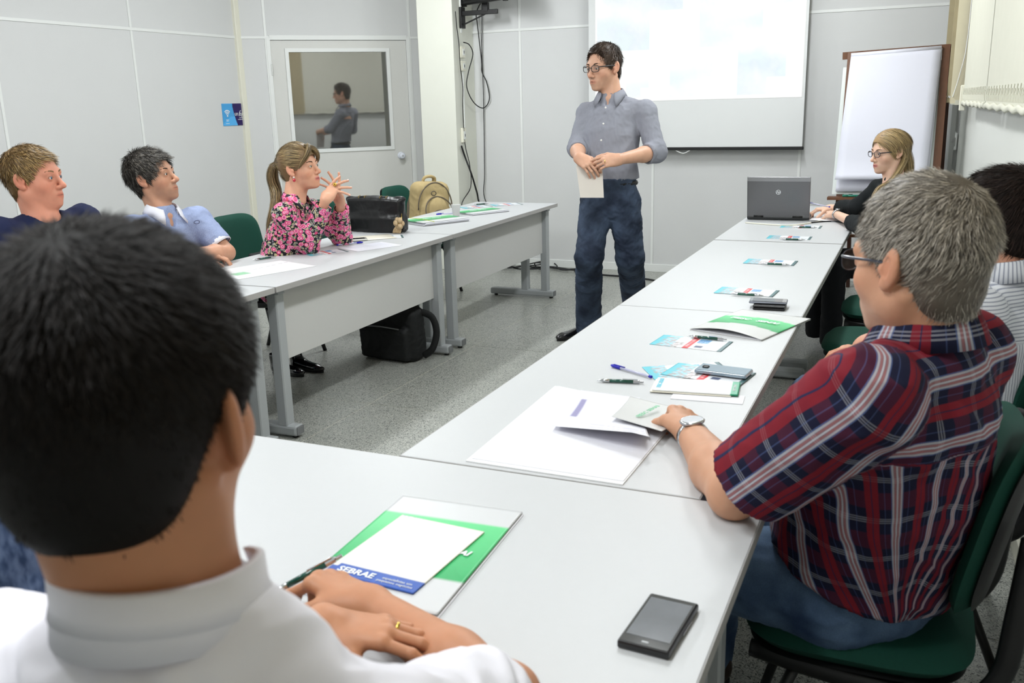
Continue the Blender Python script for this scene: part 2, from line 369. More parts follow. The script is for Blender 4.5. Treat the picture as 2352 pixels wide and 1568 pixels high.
# projected slide: a self-glowing sheet stands in for the projector's light
def vn(x,y,s):
    r=np.random.RandomState(s); t=0
    for k in range(7):
        a=r.rand()*6.28; f=r.uniform(2,14); t=t+np.sin(f*(x*np.cos(a)+y*np.sin(a))+r.rand()*6+1.3*np.sin(3.1*y*(k+1)*.5+2*x))/7
    return t
PW,PH=(-.915)-(-2.655),1.30
def slide(U,W):
    c=np.ones((len(U),3)); X=U*PW; Z=W*PH
    def photo(x0,x1,z0,z1,s,amp=1):
        m=(X>x0)&(X<x1)&(Z>z0)&(Z<z1); n=vn(X*1.1,Z*1.6,s); n2=vn(X*4,Z*3,s+5); n3=vn(X*14,Z*9,s+9)
        k=np.clip(.55+1.1*n+.45*n2+.12*n3,0,1)*amp*np.where(((X-x0)/(x1-x0)>.62)&((Z-z0)/(z1-z0)<.35),.15,1)
        tint=np.array([.17,.11,.05]); t2=np.array([.14,.07,.05])
        mix=np.clip(.5+n2*2,0,1)[:,None]
        c[m]=(1-(k[:,None]*(tint*(1-mix)+t2*mix)))[m]
    photo(.02,.76,.42,1.3,3,1.0); photo(.90,1.72,.42,1.3,11,1.0)
    photo(.28,.48,.03,.26,21,.8); photo(.66,1.02,.03,.30,31,.8); photo(1.22,1.60,.03,.43,41,1.1)
    return c
m,nt,bb=nmat('glowing_slide'); a=nt.nodes.new('ShaderNodeVertexColor'); a.layer_name='Col'; hs_=nt.nodes.new('ShaderNodeHueSaturation'); hs_.inputs['Value'].default_value=.55; hs_.inputs['Saturation'].default_value=1.3; nt.links.new(a.outputs[0],hs_.inputs['Color']); nt.links.new(hs_.outputs[0],bb.inputs['Base Color']); nt.links.new(a.outputs[0],bb.inputs['Emission Color']); bb.inputs['Emission Strength'].default_value=.46; bb.inputs['Roughness'].default_value=.8
sl=sheet('glowing_slide_image',PW,PH,.0005,slide,m,scr,nx=260,ny=190); sl.rotation_euler=(PI/2,0,0); sl.location=((-2.655-.915)/2-cx0,-.0015,1.495+PH/2)
# tv on bracket, sockets, cable duct, cables at the column
CX=-3.88
tv=thing('wall_television','black flat television on a wall bracket high beside the column','television',(-3.60,7.72,2.365),math.radians(-25))
q=MB(); q.box((-.36,-.03,0),(.36,.03,.45),.01); q.build('screen_housing',M['blackplastic'],tv)
q=MB(); q.box((-.33,-.032,.03),(.33,-.029,.42)); q.build('screen',mat('tv_glass',lin(12,13,15),.1),tv)
for x_ in (-.28,.28): q=MB(); q.box((x_-.02,-.015,-.012),(x_+.02,.015,.002)); q.build('foot',M['blackplastic'],tv)
br=thing('tv_bracket','black steel arm holding the television beside the column','bracket',(CX,7.82,2.30))
q=MB(); q.box((0,-.045,-.13),(.02,.045,.05),.003); q.build('wall_plate',M['black'],br)
q=MB(); q.box((.0,-.015,-.025),(.36,.015,.015),.003); q.box((.22,-.02,.0),(.27,.02,.075)); q.tube([(.02,0,-.10),(.24,0,-.02)],.007,6); q.build('arm',M['black'],br)
def socket(loc,h,label,plug=True):
    t=thing('wall_socket',label,'socket',loc)
    q=MB(); q.box((0,-.035,-h/2),(.022,.035,h/2),.004); q.build('housing',M['cream'],t)
    q=MB(); q.box((.022,-.02,-h*.28),(.026,.02,h*.28),.002); q.build('cover',M['trim'],t)
    q=MB(); q.box((.026,-.004,-.012),(.028,.004,.012)); q.build('slot',M['blackplastic'],t)
socket((CX,7.80,1.965),.10,'cream wall socket with a black plug in it, upper one on the column')
socket((CX,7.80,1.845),.085,'cream switch box just below the upper socket on the column')
socket((CX,7.76,1.235),.13,'white surface socket box low on the column, black cord leaving below')
q=MB(); q.box((CX,7.79,2.13),(CX+.012,7.805,2.90),.002); o=tag(q.build('cable_duct',M['trim']),'white vertical cable duct at the top of the column','cable duct')
q=MB(); q.box((CX,7.80,1.30),(CX+.008,7.812,1.80),.002); o=tag(q.build('cable_duct',M['trim']),'thin white cable duct between the sockets on the column','cable duct')
def cable(pts,r,label,name='cable',k=6,mt=None,group=None):
    q=MB(); q.tube(pts,r,6,samples=k); return tag(q.build(name,mt or M['cable'],smooth=True),label,'cable',group)
X1=CX+.02
cp=lambda x,y,X=X1: Xp(x,y,X)
def cpb(x,y):
    p=Xp(x,y,-3.80)
    return p if p[1]<8.0 else Yp(x,y,8.02)
cable([cp(1046,26),cp(1049,60),cp(1054,100),cp(1057,150),cp(1063,200),cp(1063,250),cp(1068,330),cp(1079,380),cp(1081,430),V(-3.85,7.62,.60),V(-3.84,7.7,.3),V(-3.8,7.75,.02)],.0045,'thin black cord running down the column from the duct')
cable([cp(1064,97,X1+.02),cpb(1078,103),cpb(1086,125),cpb(1076,165),cpb(1072,200),cpb(1088,235),cpb(1110,248),cpb(1124,228),cpb(1118,190),cpb(1107,165),cpb(1106,140),cpb(1097,60),cpb(1094,30),cpb(1105,5)],.005,'black power cord looping from the upper socket up to the television')
cable([cpb(1107,5),cpb(1107,60),cpb(1107,130),cpb(1110,200),cpb(1112,300),cpb(1113,400),cpb(1113,455),V(-3.66,8.0,.4),V(-3.66,7.99,.03)],.0045,'black cord hanging straight down from the television')
cable([cp(1060,335),cp(1068,360),cpb(1083,400),cpb(1095,440),cpb(1106,475),V(-3.6,8.0,.3),V(-3.5,7.98,.02)],.008,'thick black cord slanting down from the low socket box')
# floor cables
rs=np.random.RandomState(4); base=[Zp(x,y,.012) for x,y in ((1148,613),(1170,616),(1195,617),(1230,617),(1260,615),(1290,619),(1325,624))]
for k in range(5):
    pts=[p+V(rs.uniform(-.05,.05),rs.uniform(-.05,.05),rs.uniform(0,.02)) for p in base]
    if k==1: pts[2:3]=[Zp(1190,600,.06),Zp(1215,612,.02)]
    if k==2: pts[3:4]=[Zp(1250,606,.05),Zp(1228,604,.09),Zp(1238,618,.02)]
    if k==3: pts[3:4]=[Zp(1244,600,.06),Zp(1262,598,.05),Zp(1280,612,.02)]
    cable(pts,.006,['black cable at the flat bottom of the floor tangle by the back wall','black cable rising in a low hump at the left of the floor tangle','black cable making the upright loop in the floor tangle','black cable arching highest over the right of the floor tangle','black cable lying rearmost in the floor tangle by the back wall'][k],group='tangled floor cables')
cable([Zp(1320,623,.01),Zp(1385,631,.01),Zp(1425,634,.01),Zp(1480,640,.01),Zp(1510,645,.01),Zp(1600,660,.01),V(-1.6,7.0,.01)],.008,'black cable crossing the floor behind the standing man')
# blinds on the right wall
fab=mat('blind_fabric',lin(208,207,192),.8,bump=.2,bscale=250,var=.03,vscale=12)
fabt=mat('slat_fabric',lin(176,164,132),.8,bump=.2,bscale=250,var=.10,vscale=14)
fabt2=mat('slat_fabric_light',lin(206,198,172),.8,bump=.2,bscale=250,var=.06,vscale=14)
BZ=1.425; BT=2.62
vb=thing('vertical_blind','beige vertical blind slats gathered in a stack at the window end','blind',(.25,7.0,0))
for i in range(11):
    y=-.36+i*.118; q=MB(); x0=rwx(7.0+y)-.25-.135
    q.box((x0,y,BZ+.01),(x0+.088,y+.0022+.012*(i%2),BT),M=Matrix.Rotation(math.radians(-3+3*(i%3)),4,'Z')); q.build('slat',fabt if i%3 else fabt2,vb)
    q=MB(); q.box((x0+.01,y-.002,BZ+.0),(x0+.078,y+.006,BZ+.03)); q.build('weight',fab,vb)
q=MB(); pts=[]
for i in range(11): y=-.36+i*.118; pts.append((rwx(7.0+y)-.25-.14,y,BZ+.055-.012*(i%2)))
q.tube(pts,.003,5); q.build('bead_chain',M['trim'],vb)
q=MB(); q.tube([(-.045,-.40,BT),(-.045,-.40,1.85),(-.07,-.38,1.62),(-.10,-.37,BZ+.05)],.003,5,samples=3); q.build('pull_chain',M['trim'],vb)
q=MB(); q.box((.245-.04,.15,BT),(.245+.06,7.4,BT+.05),.004); q.build('x',None) if False else None
def fabpanel(y0,y1,label,bend=.02):
    t=thing('fabric_blind_panel',label,'blind',(rwx((y0+y1)/2)-.09,(y0+y1)/2,0),-ang*0)
    n=28; ys=np.linspace(y0,y1,n); vs=[]; 
    xsn=[rwx(y)-.085+bend*.35*math.sin((y-y0)/(y1-y0)*PI*1) for y in ys]
    zs=[BZ+.012*math.sin(i*1.3)*0.4 for i in range(n)]
    top=[(x,y,BT) for x,y in zip(xsn,ys)]; q=MB()
    v=[]; 
    for x,y,z in zip(xsn,ys,zs): v+= [(x,y,z+.0),(x,y,BT),(x+.004,y,BT),(x+.004,y,z)]
    f=[]
    for i in range(n-1):
        for k in range(4): f.append((4*i+k,4*i+(k+1)%4,4*(i+1)+(k+1)%4,4*(i+1)+k))
    f+= [(0,1,2,3),tuple(4*(n-1)+k for k in (3,2,1,0))]
    q.add(v,f); q.build('fabric',fab,t,world=True)
    # gathered bottom pocket
    q=MB(); pts=[(x-.004,y,z+.012) for x,y,z in zip(xsn,ys,zs)]; q.tube(pts,.014,8,flat=.5,up=(1,0,0)); v2=[]
    q.build('bottom_pocket',fab,t,smooth=True,world=True)
    q=MB()
    for i in range(int((y1-y0)/.035)):
        y=y0+.03+i*.035; x=np.interp(y,ys,xsn)-.002; q.tube([(x,y,BZ+.035),(x-.003,y+.006,BZ+.06),(x,y+.004,BZ+.085+.02*math.sin(i*2.1))],.0022,4)
    q.build('gather_crease',fab,t,world=True)
    return t
fabpanel(5.02,6.58,'cream fabric blind panel next to the gathered beige slats')
fabpanel(3.35,4.98,'cream fabric blind panel nearest the camera on the right wall')
q=MB(); q.box((.19,6.575,BZ-.035),(.225,6.60,BZ+.12),.004); tag(q.build('blind_end_cap',M['cream']),'cream end bracket at the lower corner of the fabric blind','bracket')
# narrow slats further along the wall (seen mirrored in the door glass)
vb2=thing('vertical_blind','beige vertical blind covering the window nearest the camera end','blind',(rwx(1)-.09,1.0,0))
for i in range(56):
    y=-2.3+i*.085; q=MB() ; xx=rwx(1+y)-.06-(rwx(1)-.09)
    q.box((-.04,-.0015,BZ),(.04,.0015,BT),M=Matrix.Translation((xx-.02,y,0))@Matrix.Rotation(math.radians(68+ (i*7)%13),4,'Z')); q.build('slat',fabt,vb2)
q=MB(); q.box((-.03,-2.4,BT),(.05,6.3,BT+.05),.004); q.build('head_rail',M['trim'],vb2)
# remote holder
q=MB(); rl=Yp(2190,325,8.03)
t=thing('wall_remote','small white remote control in a holder on the back wall','remote control',(float(rl[0]),8.045,float(rl[2])))
q.box((-.024,-.022,-.065),(.024,0,.065),.004); q.build('holder',M['trim'],t)
q=MB(); q.box((-.012,-.025,-.035),(.012,-.021,.03),.002); q.build('display',M['alu'],t)
q=MB(); q.lathe([(.0,-.005),(.014,-.005),(.014,.005),(0,.005)],(0,-.012,.068),12,axis=(0,1,0),caps=False); q.build('hook',M['trim'],t)
# ------------------------------------------------------------------ tables
TT=.74; TH=.027
M['tabletop']=mat('grey_laminate',lin(196,198,200),.42,bump=.08,bscale=500,var=.012,vscale=60,spec=.4)
M['tableedge']=mat('table_edge',lin(168,166,164),.5)
M['tpanel']=mat('modesty_panel',lin(200,200,198),.55,bump=.08,bscale=500,var=.012,vscale=50)
M['steel']=mat('grey_painted_steel',lin(166,170,172),.42,spec=.5)
M['steeld']=mat('leg_end_cap',lin(120,122,124),.5)
def table(L,W,label,loc,rotz,group='grey meeting tables'):
    """local: length along x (centred), front (modesty side) towards -y, back towards +y, origin on the floor"""
    t=thing('meeting_table',label,'table',loc,rotz,group)
    q=MB(); q.box((-L/2,-W/2,TT-TH),(L/2,W/2,TT),.002); top=q.build('table_top',M['tabletop'],t)
    q=MB(); e=.0012
    q.box((-L/2-e,-W/2-e,TT-TH+.001),(L/2+e,-W/2,TT-.001)); q.box((-L/2-e,W/2,TT-TH+.001),(L/2+e,W/2+e,TT-.001)); q.box((-L/2-e,-W/2,TT-TH+.001),(-L/2,W/2,TT-.001)); q.box((L/2,-W/2,TT-TH+.001),(L/2+e,W/2,TT-.001))
    q.build('edge_band',M['tableedge'],top)
    q=MB(); q.box((-L/2+.10,-W/2+.088,.36),(L/2-.10,-W/2+.106,TT-TH),.001); q.build('modesty_panel',M['tpanel'],t)
    for s in (-1,1):
        x=s*(L/2-.085)
        q=MB(); q.box((x-.03,-W/2+.05,.055),(x+.03,-W/2+.105,TT-TH-.02),.005); q.build('leg',M['steel'],t)
        q=MB(); q.box((x-.03,-W/2+.22,.055),(x+.03,-W/2+.275,TT-TH-.02),.005); q.build('leg',M['steel'],t)
        q=MB(); q.box((x-.025,-W/2+.04,TT-TH-.025),(x+.025,W/2-.12,TT-TH),.003); q.build('top_bracket',M['steel'],t)
        q=MB(); q.box((x-.033,-W/2-.0,.012),(x+.033,W/2-.15,.062),.012,seg=2); ft=q.build('foot_bar',M['steel'],t)
        q=MB(); q.box((x-.026,-W/2-.002,.017),(x+.026,-W/2+.001,.057),.003); q.build('end_cap',M['steeld'],ft)
        for yy in (-W/2+.03,W/2-.19): 
            q=MB(); q.lathe([(.015,0),(.015,.013)],(x,yy,0),12); q.build('glide',M['blackplastic'],ft)
    return t
W=.68
# right row, front side towards -X : local -y -> -X => rotz=-90deg
xr=(-1.03-.345)/2
for y0,y1,lab,dz in ((1.675,3.345,'grey meeting table of the right row nearest the camera, covered with folders and papers',0),(3.350,5.135,'grey meeting table in the middle of the right row, with two flyers on it',-.001),(5.140,6.92,'grey meeting table at the far end of the right row, under the laptop',.001)):
    table(y1-y0-.006,W,lab,(xr,(y0+y1)/2,dz),-PI/2)
# left row, front towards +X : rotz=+90
xl=(-2.585-3.29)/2
for y0,y1,lab in ((3.262,4.99,'grey meeting table of the left row in front of the woman in the floral blouse'),(4.997,6.79,'grey meeting table at the far end of the left row, by the door side column'),(1.70,3.255,'grey meeting table of the left row nearest the camera, behind the dark-haired man')):
    table(y1-y0-.006,.70,lab,(xl,(y0+y1)/2,0),PI/2)
# near row : front towards +Y : rotz=180
table(1.78,.70,'grey meeting table across the front with folder, notepad and black phone on it',(-.222-.89,1.322,.0),PI)
table(1.58,.70,'grey meeting table across the front at the far left, mostly hidden behind the dark-haired man',(-.222-1.79-.80,1.322,.0),PI)
# ------------------------------------------------------------------ chairs
M['green']=mat('green_upholstery',lin(14,64,52),.8,bump=.3,bscale=420,var=.12,vscale=220,spec=.3)
M['chairshell']=mat('black_shell',lin(18,18,19),.45)
def pad_loft(q,w,h,t,curve,top_r,M_):
    """upholstered back pad : grid shell, rounded-rect outline, curved about z"""
    nu,nv=22,18; v=[]; f=[]
    def pt(a,b,side):
        # superellipse outline
        x=a; z=b; k=max(abs(a),abs(b))
        # square->rounded map
        r=math.hypot(a,b)+1e-9; e=4.0
        n=(abs(a)**e+abs(b)**e)**(1/e) if (a or b) else 1e-9
        X=a*(k/n if n>0 else 1); Z=b*(k/n if n>0 else 1)
        edge=max(0,1-k**8)
        th=t/2*(edge**.5)
        y=curve*(X*X)*-1+0.02*math.sin(Z*1.5)
        return (X*w/2,-y*-1*0+ (curve*X*X) + side*th + .015*Z*Z*0, Z*h/2)
    n0=0
    for side in (1,-1):
        for i in range(nu+1):
            for j in range(nv+1): v.append(pt(-1+2*i/nu,-1+2*j/nv,side))
    s=(nu+1)*(nv+1); ix=lambda i,j,k: k*s+i*(nv+1)+j
    for i in range(nu):
        for j in range(nv):
            f.append((ix(i,j,0),ix(i,j+1,0),ix(i+1,j+1,0),ix(i+1,j,0))); f.append((ix(i,j,1),ix(i+1,j,1),ix(i+1,j+1,1),ix(i,j+1,1)))
    v=[(M_@Vector(p))[:] for p in v]
    q.add(v,f)
def chair(label,loc,rotz,group='green upholstered chairs'):
    """local: sitter faces +y, origin on the floor under the seat"""
    t=thing('meeting_chair',label,'chair',loc,rotz,group)
    q=MB(); pad_loft(q,.46,.45,.065,0,0,Matrix.Translation((0,0,.435))@Matrix.Rotation(PI/2,4,'X')@Matrix.Identity(4)); q.build('seat',M['green'],t,smooth=True)
    q=MB(); pad_loft(q,.44,.43,.02,0,0,Matrix.Translation((0,0,.405))@Matrix.Rotation(PI/2,4,'X')); q.build('seat_shell',M['chairshell'],t,smooth=True)
    tilt=math.radians(-12)
    Mb=Matrix.Translation((0,-.235,.70))@Matrix.Rotation(-tilt,4,'X')
    q=MB(); pad_loft(q,.45,.37,.05,.045,0,Mb); q.build('backrest',M['green'],t,smooth=True)
    q=MB(); pad_loft(q,.43,.35,.02,.045,0,Matrix.Translation((0,-.262,.70))@Matrix.Rotation(-tilt,4,'X')); q.build('back_shell',M['chairshell'],t,smooth=True)
    for s in (-1,1):
        q=MB(); q.tube([(s*.17,.20,.385),(s*.19,.05,.375),(s*.195,-.12,.37),(s*.195,-.215,.385),(s*.195,-.262,.45),(s*.19,-.275,.56),(s*.18,-.288,.72)],.0125,10,flat=1.7,up=(0,0,1) if False else None,samples=4); q.build('back_support',M['black'],t,smooth=True)
        q=MB(); q.tube([(s*.16,.10,.38),(s*.20,.17,.2),(s*.225,.225,.0)],.0125,10,samples=2); q.build('leg',M['black'],t,smooth=True)
        q=MB(); q.tube([(s*.16,-.06,.38),(s*.20,-.14,.2),(s*.225,-.225,.0)],.0125,10,samples=2); q.build('leg',M['black'],t,smooth=True)
    q=MB(); q.tube([(-.17,.08,.385),(.17,.08,.385)],.012,8); q.tube([(-.17,-.05,.385),(.17,-.05,.385)],.012,8); q.build('seat_frame',M['black'],t,smooth=True)
    return t
ch=chair('green and black chair under the man in the plaid shirt',(-.05,1.93,0),PI/2)
for lab,loc,rz in (
 ('green and black chair under the man in the striped white shirt',(.06,2.70,0),PI/2),
 ('empty green chair at the right row, next to the man in the striped shirt',(-.10,3.45,0),PI/2-.05),
 ('empty green chair in the middle of the right row, second from the striped shirt',(-.12,4.25,0),PI/2),
 ('third empty green chair of the right row, nearest the woman in black',(-.10,5.02,0),PI/2+.03),
 ('green and black chair under the woman in the black jacket',(.0,5.98,0),PI/2),
 ('empty green chair between the woman in the floral blouse and the backpack chair',(-3.62,5.40,0),-PI/2),
 ('green chair under the woman in the floral blouse',(-3.64,4.52,0),-PI/2),
 ('green chair holding the tan backpack beside the door',(-3.66,6.52,0),-PI/2),
 ('green chair under the man in the light blue polo',(-3.98,3.82,0),-PI/2),
 ('green chair under the man in the navy shirt',(-3.80,2.72,0),-PI/2),
 ('green chair under the dark-haired man in the white polo',(-.64,.46,0),0),
 ('green chair under the man in the heathered blue t-shirt',(-1.38,.70,0),0)):
    copy_tree(ch,loc=loc,rotz=rz,label=lab)
# ------------------------------------------------------------------ easel with flip chart
wood=mat('brown_wood',lin(98,62,38),.5,bump=.2,bscale=60,var=.25,vscale=12,stretch=(8,8,1))
woodd=mat('dark_wood',lin(62,34,22),.5,bump=.2,bscale=60,var=.3,vscale=14)
paper=mat('paper_white',lin(236,236,242),.75,var=.006,vscale=30)
EY=7.15
ez=thing('flip_chart_easel','brown wooden easel holding a white flip chart pad behind the woman','easel',(-.24,EY,0))
eT=lambda x,y,Y: (Yp(x,y,Y)-V(-.24,EY,0))
tl=Yp(1945,128,7.28); tr=Yp(2163,110,7.28); bl=Yp(1912,446,7.02); brr=Yp(2128,446,7.02)
o3=V(-.24,EY,0)
def bar(q,a,b,wd,th,up):
    a=np.array(a,float);b=np.array(b,float);d=nrm(b-a);u=nrm(np.array(up)-d*(np.array(up)@d));s_=np.cross(d,u);v=[]
    for p in (a,b):
        for i,j in ((-1,-1),(1,-1),(1,1),(-1,1)): v.append(p+s_*wd/2*i+u*th/2*j)
    q.add(v,[(3,2,1,0),(4,5,6,7),(0,1,5,4),(1,2,6,5),(2,3,7,6),(3,0,4,7)])
dn=lambda top,bot,z:(top+(bot-top)*((z-top[2])/(bot[2]-top[2])))
for nm,a,b in (('leg',tl+V(.03,.03,.02),None),('leg',tr+V(.03,.03,.02),None)):
    bb=dn(a,(bl if nm is None else (bl if a[0]<-.3 else brr))+V(.05,.03,0),0.0); q=MB(); bar(q,a,bb,.05,.025,(0,1,0)); q.build('leg',wood,ez,world=True)
for a,xo in ((tl,.05),(tr,.06)):
    q=MB(); bar(q,a+V(xo,.06,.02),V(a[0]+xo+.03,7.80,0.),.05,.028,(1,0,0)); q.build('leg',woodd,ez,world=True)
q=MB(); bar(q,tl+V(-.03,.035,.0),tr+V(.05,.035,.0),.05,.03,(0,1,0)); q.build('top_bar',wood,ez,world=True)
ty0,ty1=bl+V(-.03,-.02,-.025),brr+V(.12,-.02,-.025); q=MB(); bar(q,ty0,ty1,.09,.02,(0,0,1)); 
q.build('tray',wood,ez,world=True)
q=MB(); bar(q,bl+V(-.02,.03,-.3),brr+V(.09,.03,-.30),.03,.02,(0,0,1)); q.build('cross_bar',wood,ez,world=True)
q=MB(); q.add([bl+V(-.005,.012,.0),brr+V(.04,.012,.0),tr+V(.012,.012,-.08),tl+V(-.02,.012,-.08),bl+V(-.005,.022,.0),brr+V(.04,.022,.0),tr+V(.012,.022,-.08),tl+V(-.02,.022,-.08)],[(0,1,2,3),(7,6,5,4),(0,4,5,1),(1,5,6,2),(2,6,7,3),(3,7,4,0)]); q.build('back_board',mat('white_board',lin(206,212,208),.35),ez,world=True)
# pad: front sheet hanging with a soft lower curl, more sheets behind
paperp=mat('pad_paper',lin(214,215,226),.8,var=.006,vscale=30)
def padsheet(x0l,x0r,top_l,top_r,bot_l,bot_r,bow,name,curl,par):
    nu,nv=10,26; v=[]
    for j in range(nv+1):
        t=j/nv
        for i in range(nu+1):
            s=i/nu; p=(top_l*(1-s)+top_r*s)*(1-t)+(bot_l*(1-s)+bot_r*s)*t
            y=-.015-bow*math.sin(t*PI*.9)*.6-curl*(max(0,t-.82)/.18)**2
            v.append(p+V(0,y,0))
    n=len(v); v2=[p+V(0,.002,0) for p in v]; f=[]
    ix=lambda j,i:j*(nu+1)+i
    for j in range(nv):
        for i in range(nu): a,b,c,d=ix(j,i),ix(j,i+1),ix(j+1,i+1),ix(j+1,i); f.append((d,c,b,a)); f.append((a+n,b+n,c+n,d+n))
    rim=[ix(0,i) for i in range(nu+1)]+[ix(j,nu) for j in range(1,nv+1)]+[ix(nv,i) for i in range(nu-1,-1,-1)]+[ix(j,0) for j in range(nv-1,0,-1)]
    for k in range(len(rim)): a,b=rim[k],rim[(k+1)%len(rim)]; f.append((a,b,b+n,a+n))
    return meshobj(name,v+v2,f,paperp,par,True,True)
pad=thing('flip_chart_pad','large white paper pad hanging on the easel','paper pad',(-.24,EY,1.3))
padsheet(0,0,tl+V(.03,0,0),tr+V(.0,0,0),bl+V(.015,0,.11),brr+V(-.015,0,.11),.03,'front_sheet',.05,pad)
padsheet(0,0,tl+V(.035,.010,0),tr+V(.005,.010,0),bl+V(.02,.010,.02),brr+V(.0,.010,.02),.008,'under_sheet',-.0,pad)
q=MB(); q.tube([tl+V(.03,-.005,.0),tr+V(.0,-.005,.0)],.016,10); q.build('binding',paperp,pad,smooth=True,world=True)
for k,(c,l) in enumerate(((lin(20,110,90),'green marker lying in the easel tray'),(lin(60,60,170),'blue marker lying in the easel tray'))):
    p=ty0+(ty1-ty0)*(.17+.25*k)+V(0,-.02,.018); t=thing('marker',l,'marker',p); mk_=mat('marker_body',c,.4)
    q=MB(); q.lathe([(0,0),(.008,.002),(.009,.01),(.009,.10),(.006,.105),(0,.105)],(0,0,0),10,axis=(1,0,0),caps=False); q.build('barrel',mk_,t,smooth=True)
    q=MB(); q.lathe([(0,-.03),(.0095,-.028),(.0095,.008),(0,.008)],(0,0,0),10,axis=(1,0,0),caps=False); q.build('cap',mk_,t,smooth=True)
# ------------------------------------------------------------------ printed matter, pens, phones, bags
GR1,GR2=np.array(lin(20,120,66)),np.array(lin(92,205,132))
def ang_of(a,b): return math.atan2(b[1]-a[1],b[0]-a[0])
def flyerpaint(U,W):
    c=np.tile(np.array(lin(232,236,240)),(len(U),1))
    m=U<.30; c[m]=lin(150,205,222); c[(U<.12)]=lin(96,190,205)
    n=vn(U*9,W*6,5); c[(U>.08)&(U<.42)&(n>.05)&(W<.85)]=lin(168,160,160); c[(U>.10)&(U<.36)&(n<-.3)]=lin(210,196,200)
    c[(U>.28)&(U<.44)&(W>.45)&(W<.9)]=lin(240,240,242)
    r=(U>.45-.0*W)&(U<.54); c[r]=lin(205,50,58); c[(U>.475)&(U<.515)&(((W*24).astype(int))%3==1)&(W>.15)&(W<.85)]=lin(245,220,220)
    m=(U>.57)&(U<.72)&(W>.55)&(W<.92); n=vn(U*30,W*20,9); c[m]=np.where((n[m]>0)[:,None],lin(60,120,180),lin(150,190,220))
    m=(U>.58)&(U<.90)&(((W*22).astype(int))%2==0)&(W<.5)&(W>.1); c[m]=np.array(lin(190,194,204))
    m=(U>.60)&(U<.70)&(W>.12)&(W<.3); c[m]=lin(70,80,110)
    c[U>.94]=lin(66,100,104); return c
def scatter_paper(name,label,cat,cx,cy,w,h,rz,paint,z=TT,t=.0008,group=None,bend=None,nx=56,ny=34):
    T=thing(name,label,cat,(cx,cy,z+.0005),rz,group); s=sheet('printed_sheet',w,h,t,paint,Mprint,T,nx=nx,ny=ny,bend=bend); return T
def pen(label,p,rz,kind='green',z=None,pitch=0,group=None,r=.0052):
    z=TT+r+.0008 if z is None else z
    T=thing('pen',label,'pen',(p[0],p[1],z),0,group,rot=(0,-pitch,rz))
    chrome=M['chrome']
    if kind=='green':
        q=MB(); q.lathe([(0,-.036),(.0052,-.036),(.0054,.03),(0,.03)],(0,0,0),12,axis=(1,0,0),caps=False); q.build('barrel',M['pengreen'],T,smooth=True)
        q=MB(); q.lathe([(0,-.072),(.0012,-.071),(.0035,-.058),(.0052,-.054),(.0054,-.036),(0,-.036)],(0,0,0),12,axis=(1,0,0),caps=False); q.build('tip',chrome,T,smooth=True)
        q=MB(); q.lathe([(0,.03),(.0054,.03),(.0052,.046),(.0032,.048),(.003,.058),(0,.059)],(0,0,0),12,axis=(1,0,0),caps=False); q.box((.0,-.0015,.0052),(.042,.0015,.0075)); q.build('clip',chrome,T)
    else:
        q=MB(); q.lathe([(0,-.07),(.0014,-.068),(.0035,-.055),(.0040,-.05),(.0040,.06),(0,.06)],(0,0,0),8,axis=(1,0,0),caps=False); q.build('barrel',M['penclear'],T,smooth=True)
        q=MB(); q.lathe([(0,.052),(.0052,.053),(.0050,.085),(.003,.092),(0,.092)],(0,0,0),10,axis=(1,0,0),caps=False); q.box((.035,-.0015,.0045),(.08,.0015,.0065)); q.build('cap',M['penblue'],T,smooth=True)
        q=MB(); q.lathe([(0,-.072),(.0042,-.072),(.0042,-.062),(0,-.062)],(0,0,0),10,axis=(1,0,0),caps=False); q.build('plug',M['penblue'],T,smooth=True)
    return T
M['chrome']=mat('chrome',lin(200,202,205),.18,1.0); M['pengreen']=mat('pen_green',lin(8,72,58),.25,coat=.6); M['penclear']=mat('pen_clear',lin(190,190,215),.15,coat=.4); M['penblue']=mat('pen_blue',lin(34,34,170),.3)
# right row: a flyer with a pen in front of every seat
fl_=[((1840,521),'flyer with a green pen closest to the laptop',0),((1813,546),'flyer with a green pen, second from the laptop',.0),((1770,602),'flyer in the middle of the right row of tables, third from the laptop',-.03),((1715,670),'flyer just behind the phone lying on a black wallet',-.06),((1588,788),'flyer in front of the closed green folder',-.10)]
for i,((x,y),lab,rz) in enumerate(fl_):
    p=Zp(x,y,TT); scatter_paper('flyer','colourful '+lab,'flyer',p[0],p[1],.235,.135,rz,flyerpaint,group='flyers along the right row of tables')
pl=[('dark green pen on the flyer closest to the laptop',(1848,522),.0),('dark green pen on the second flyer from the laptop',(1818,550),0),('dark green pen on the third flyer from the laptop',(1778,607),-.02),('dark green pen on the flyer behind the wallet',(1712,677),-.04),('dark green pen between the flyer and the closed green folder',(1628,777),-.06)]
for lab,(x,y),rz in pl: p=Zp(x,y,TT+.006); pen(lab,p,rz+PI if rz>-.05 else rz,z=TT+.0075,group='pens on the flyers')
p=Zp(1560,855,TT); scatter_paper('flyer','pale blue flyer fanned out under the silver phone','flyer',p[0]+.02,p[1]+.02,.235,.135,.55,flyerpaint,z=TT+.0005)
p=Zp(1625,862,TT); scatter_paper('flyer','colourful flyer under the white notepad and silver phone','flyer',p[0],p[1]+.01,.235,.135,-.15,flyerpaint,z=TT+.0018)
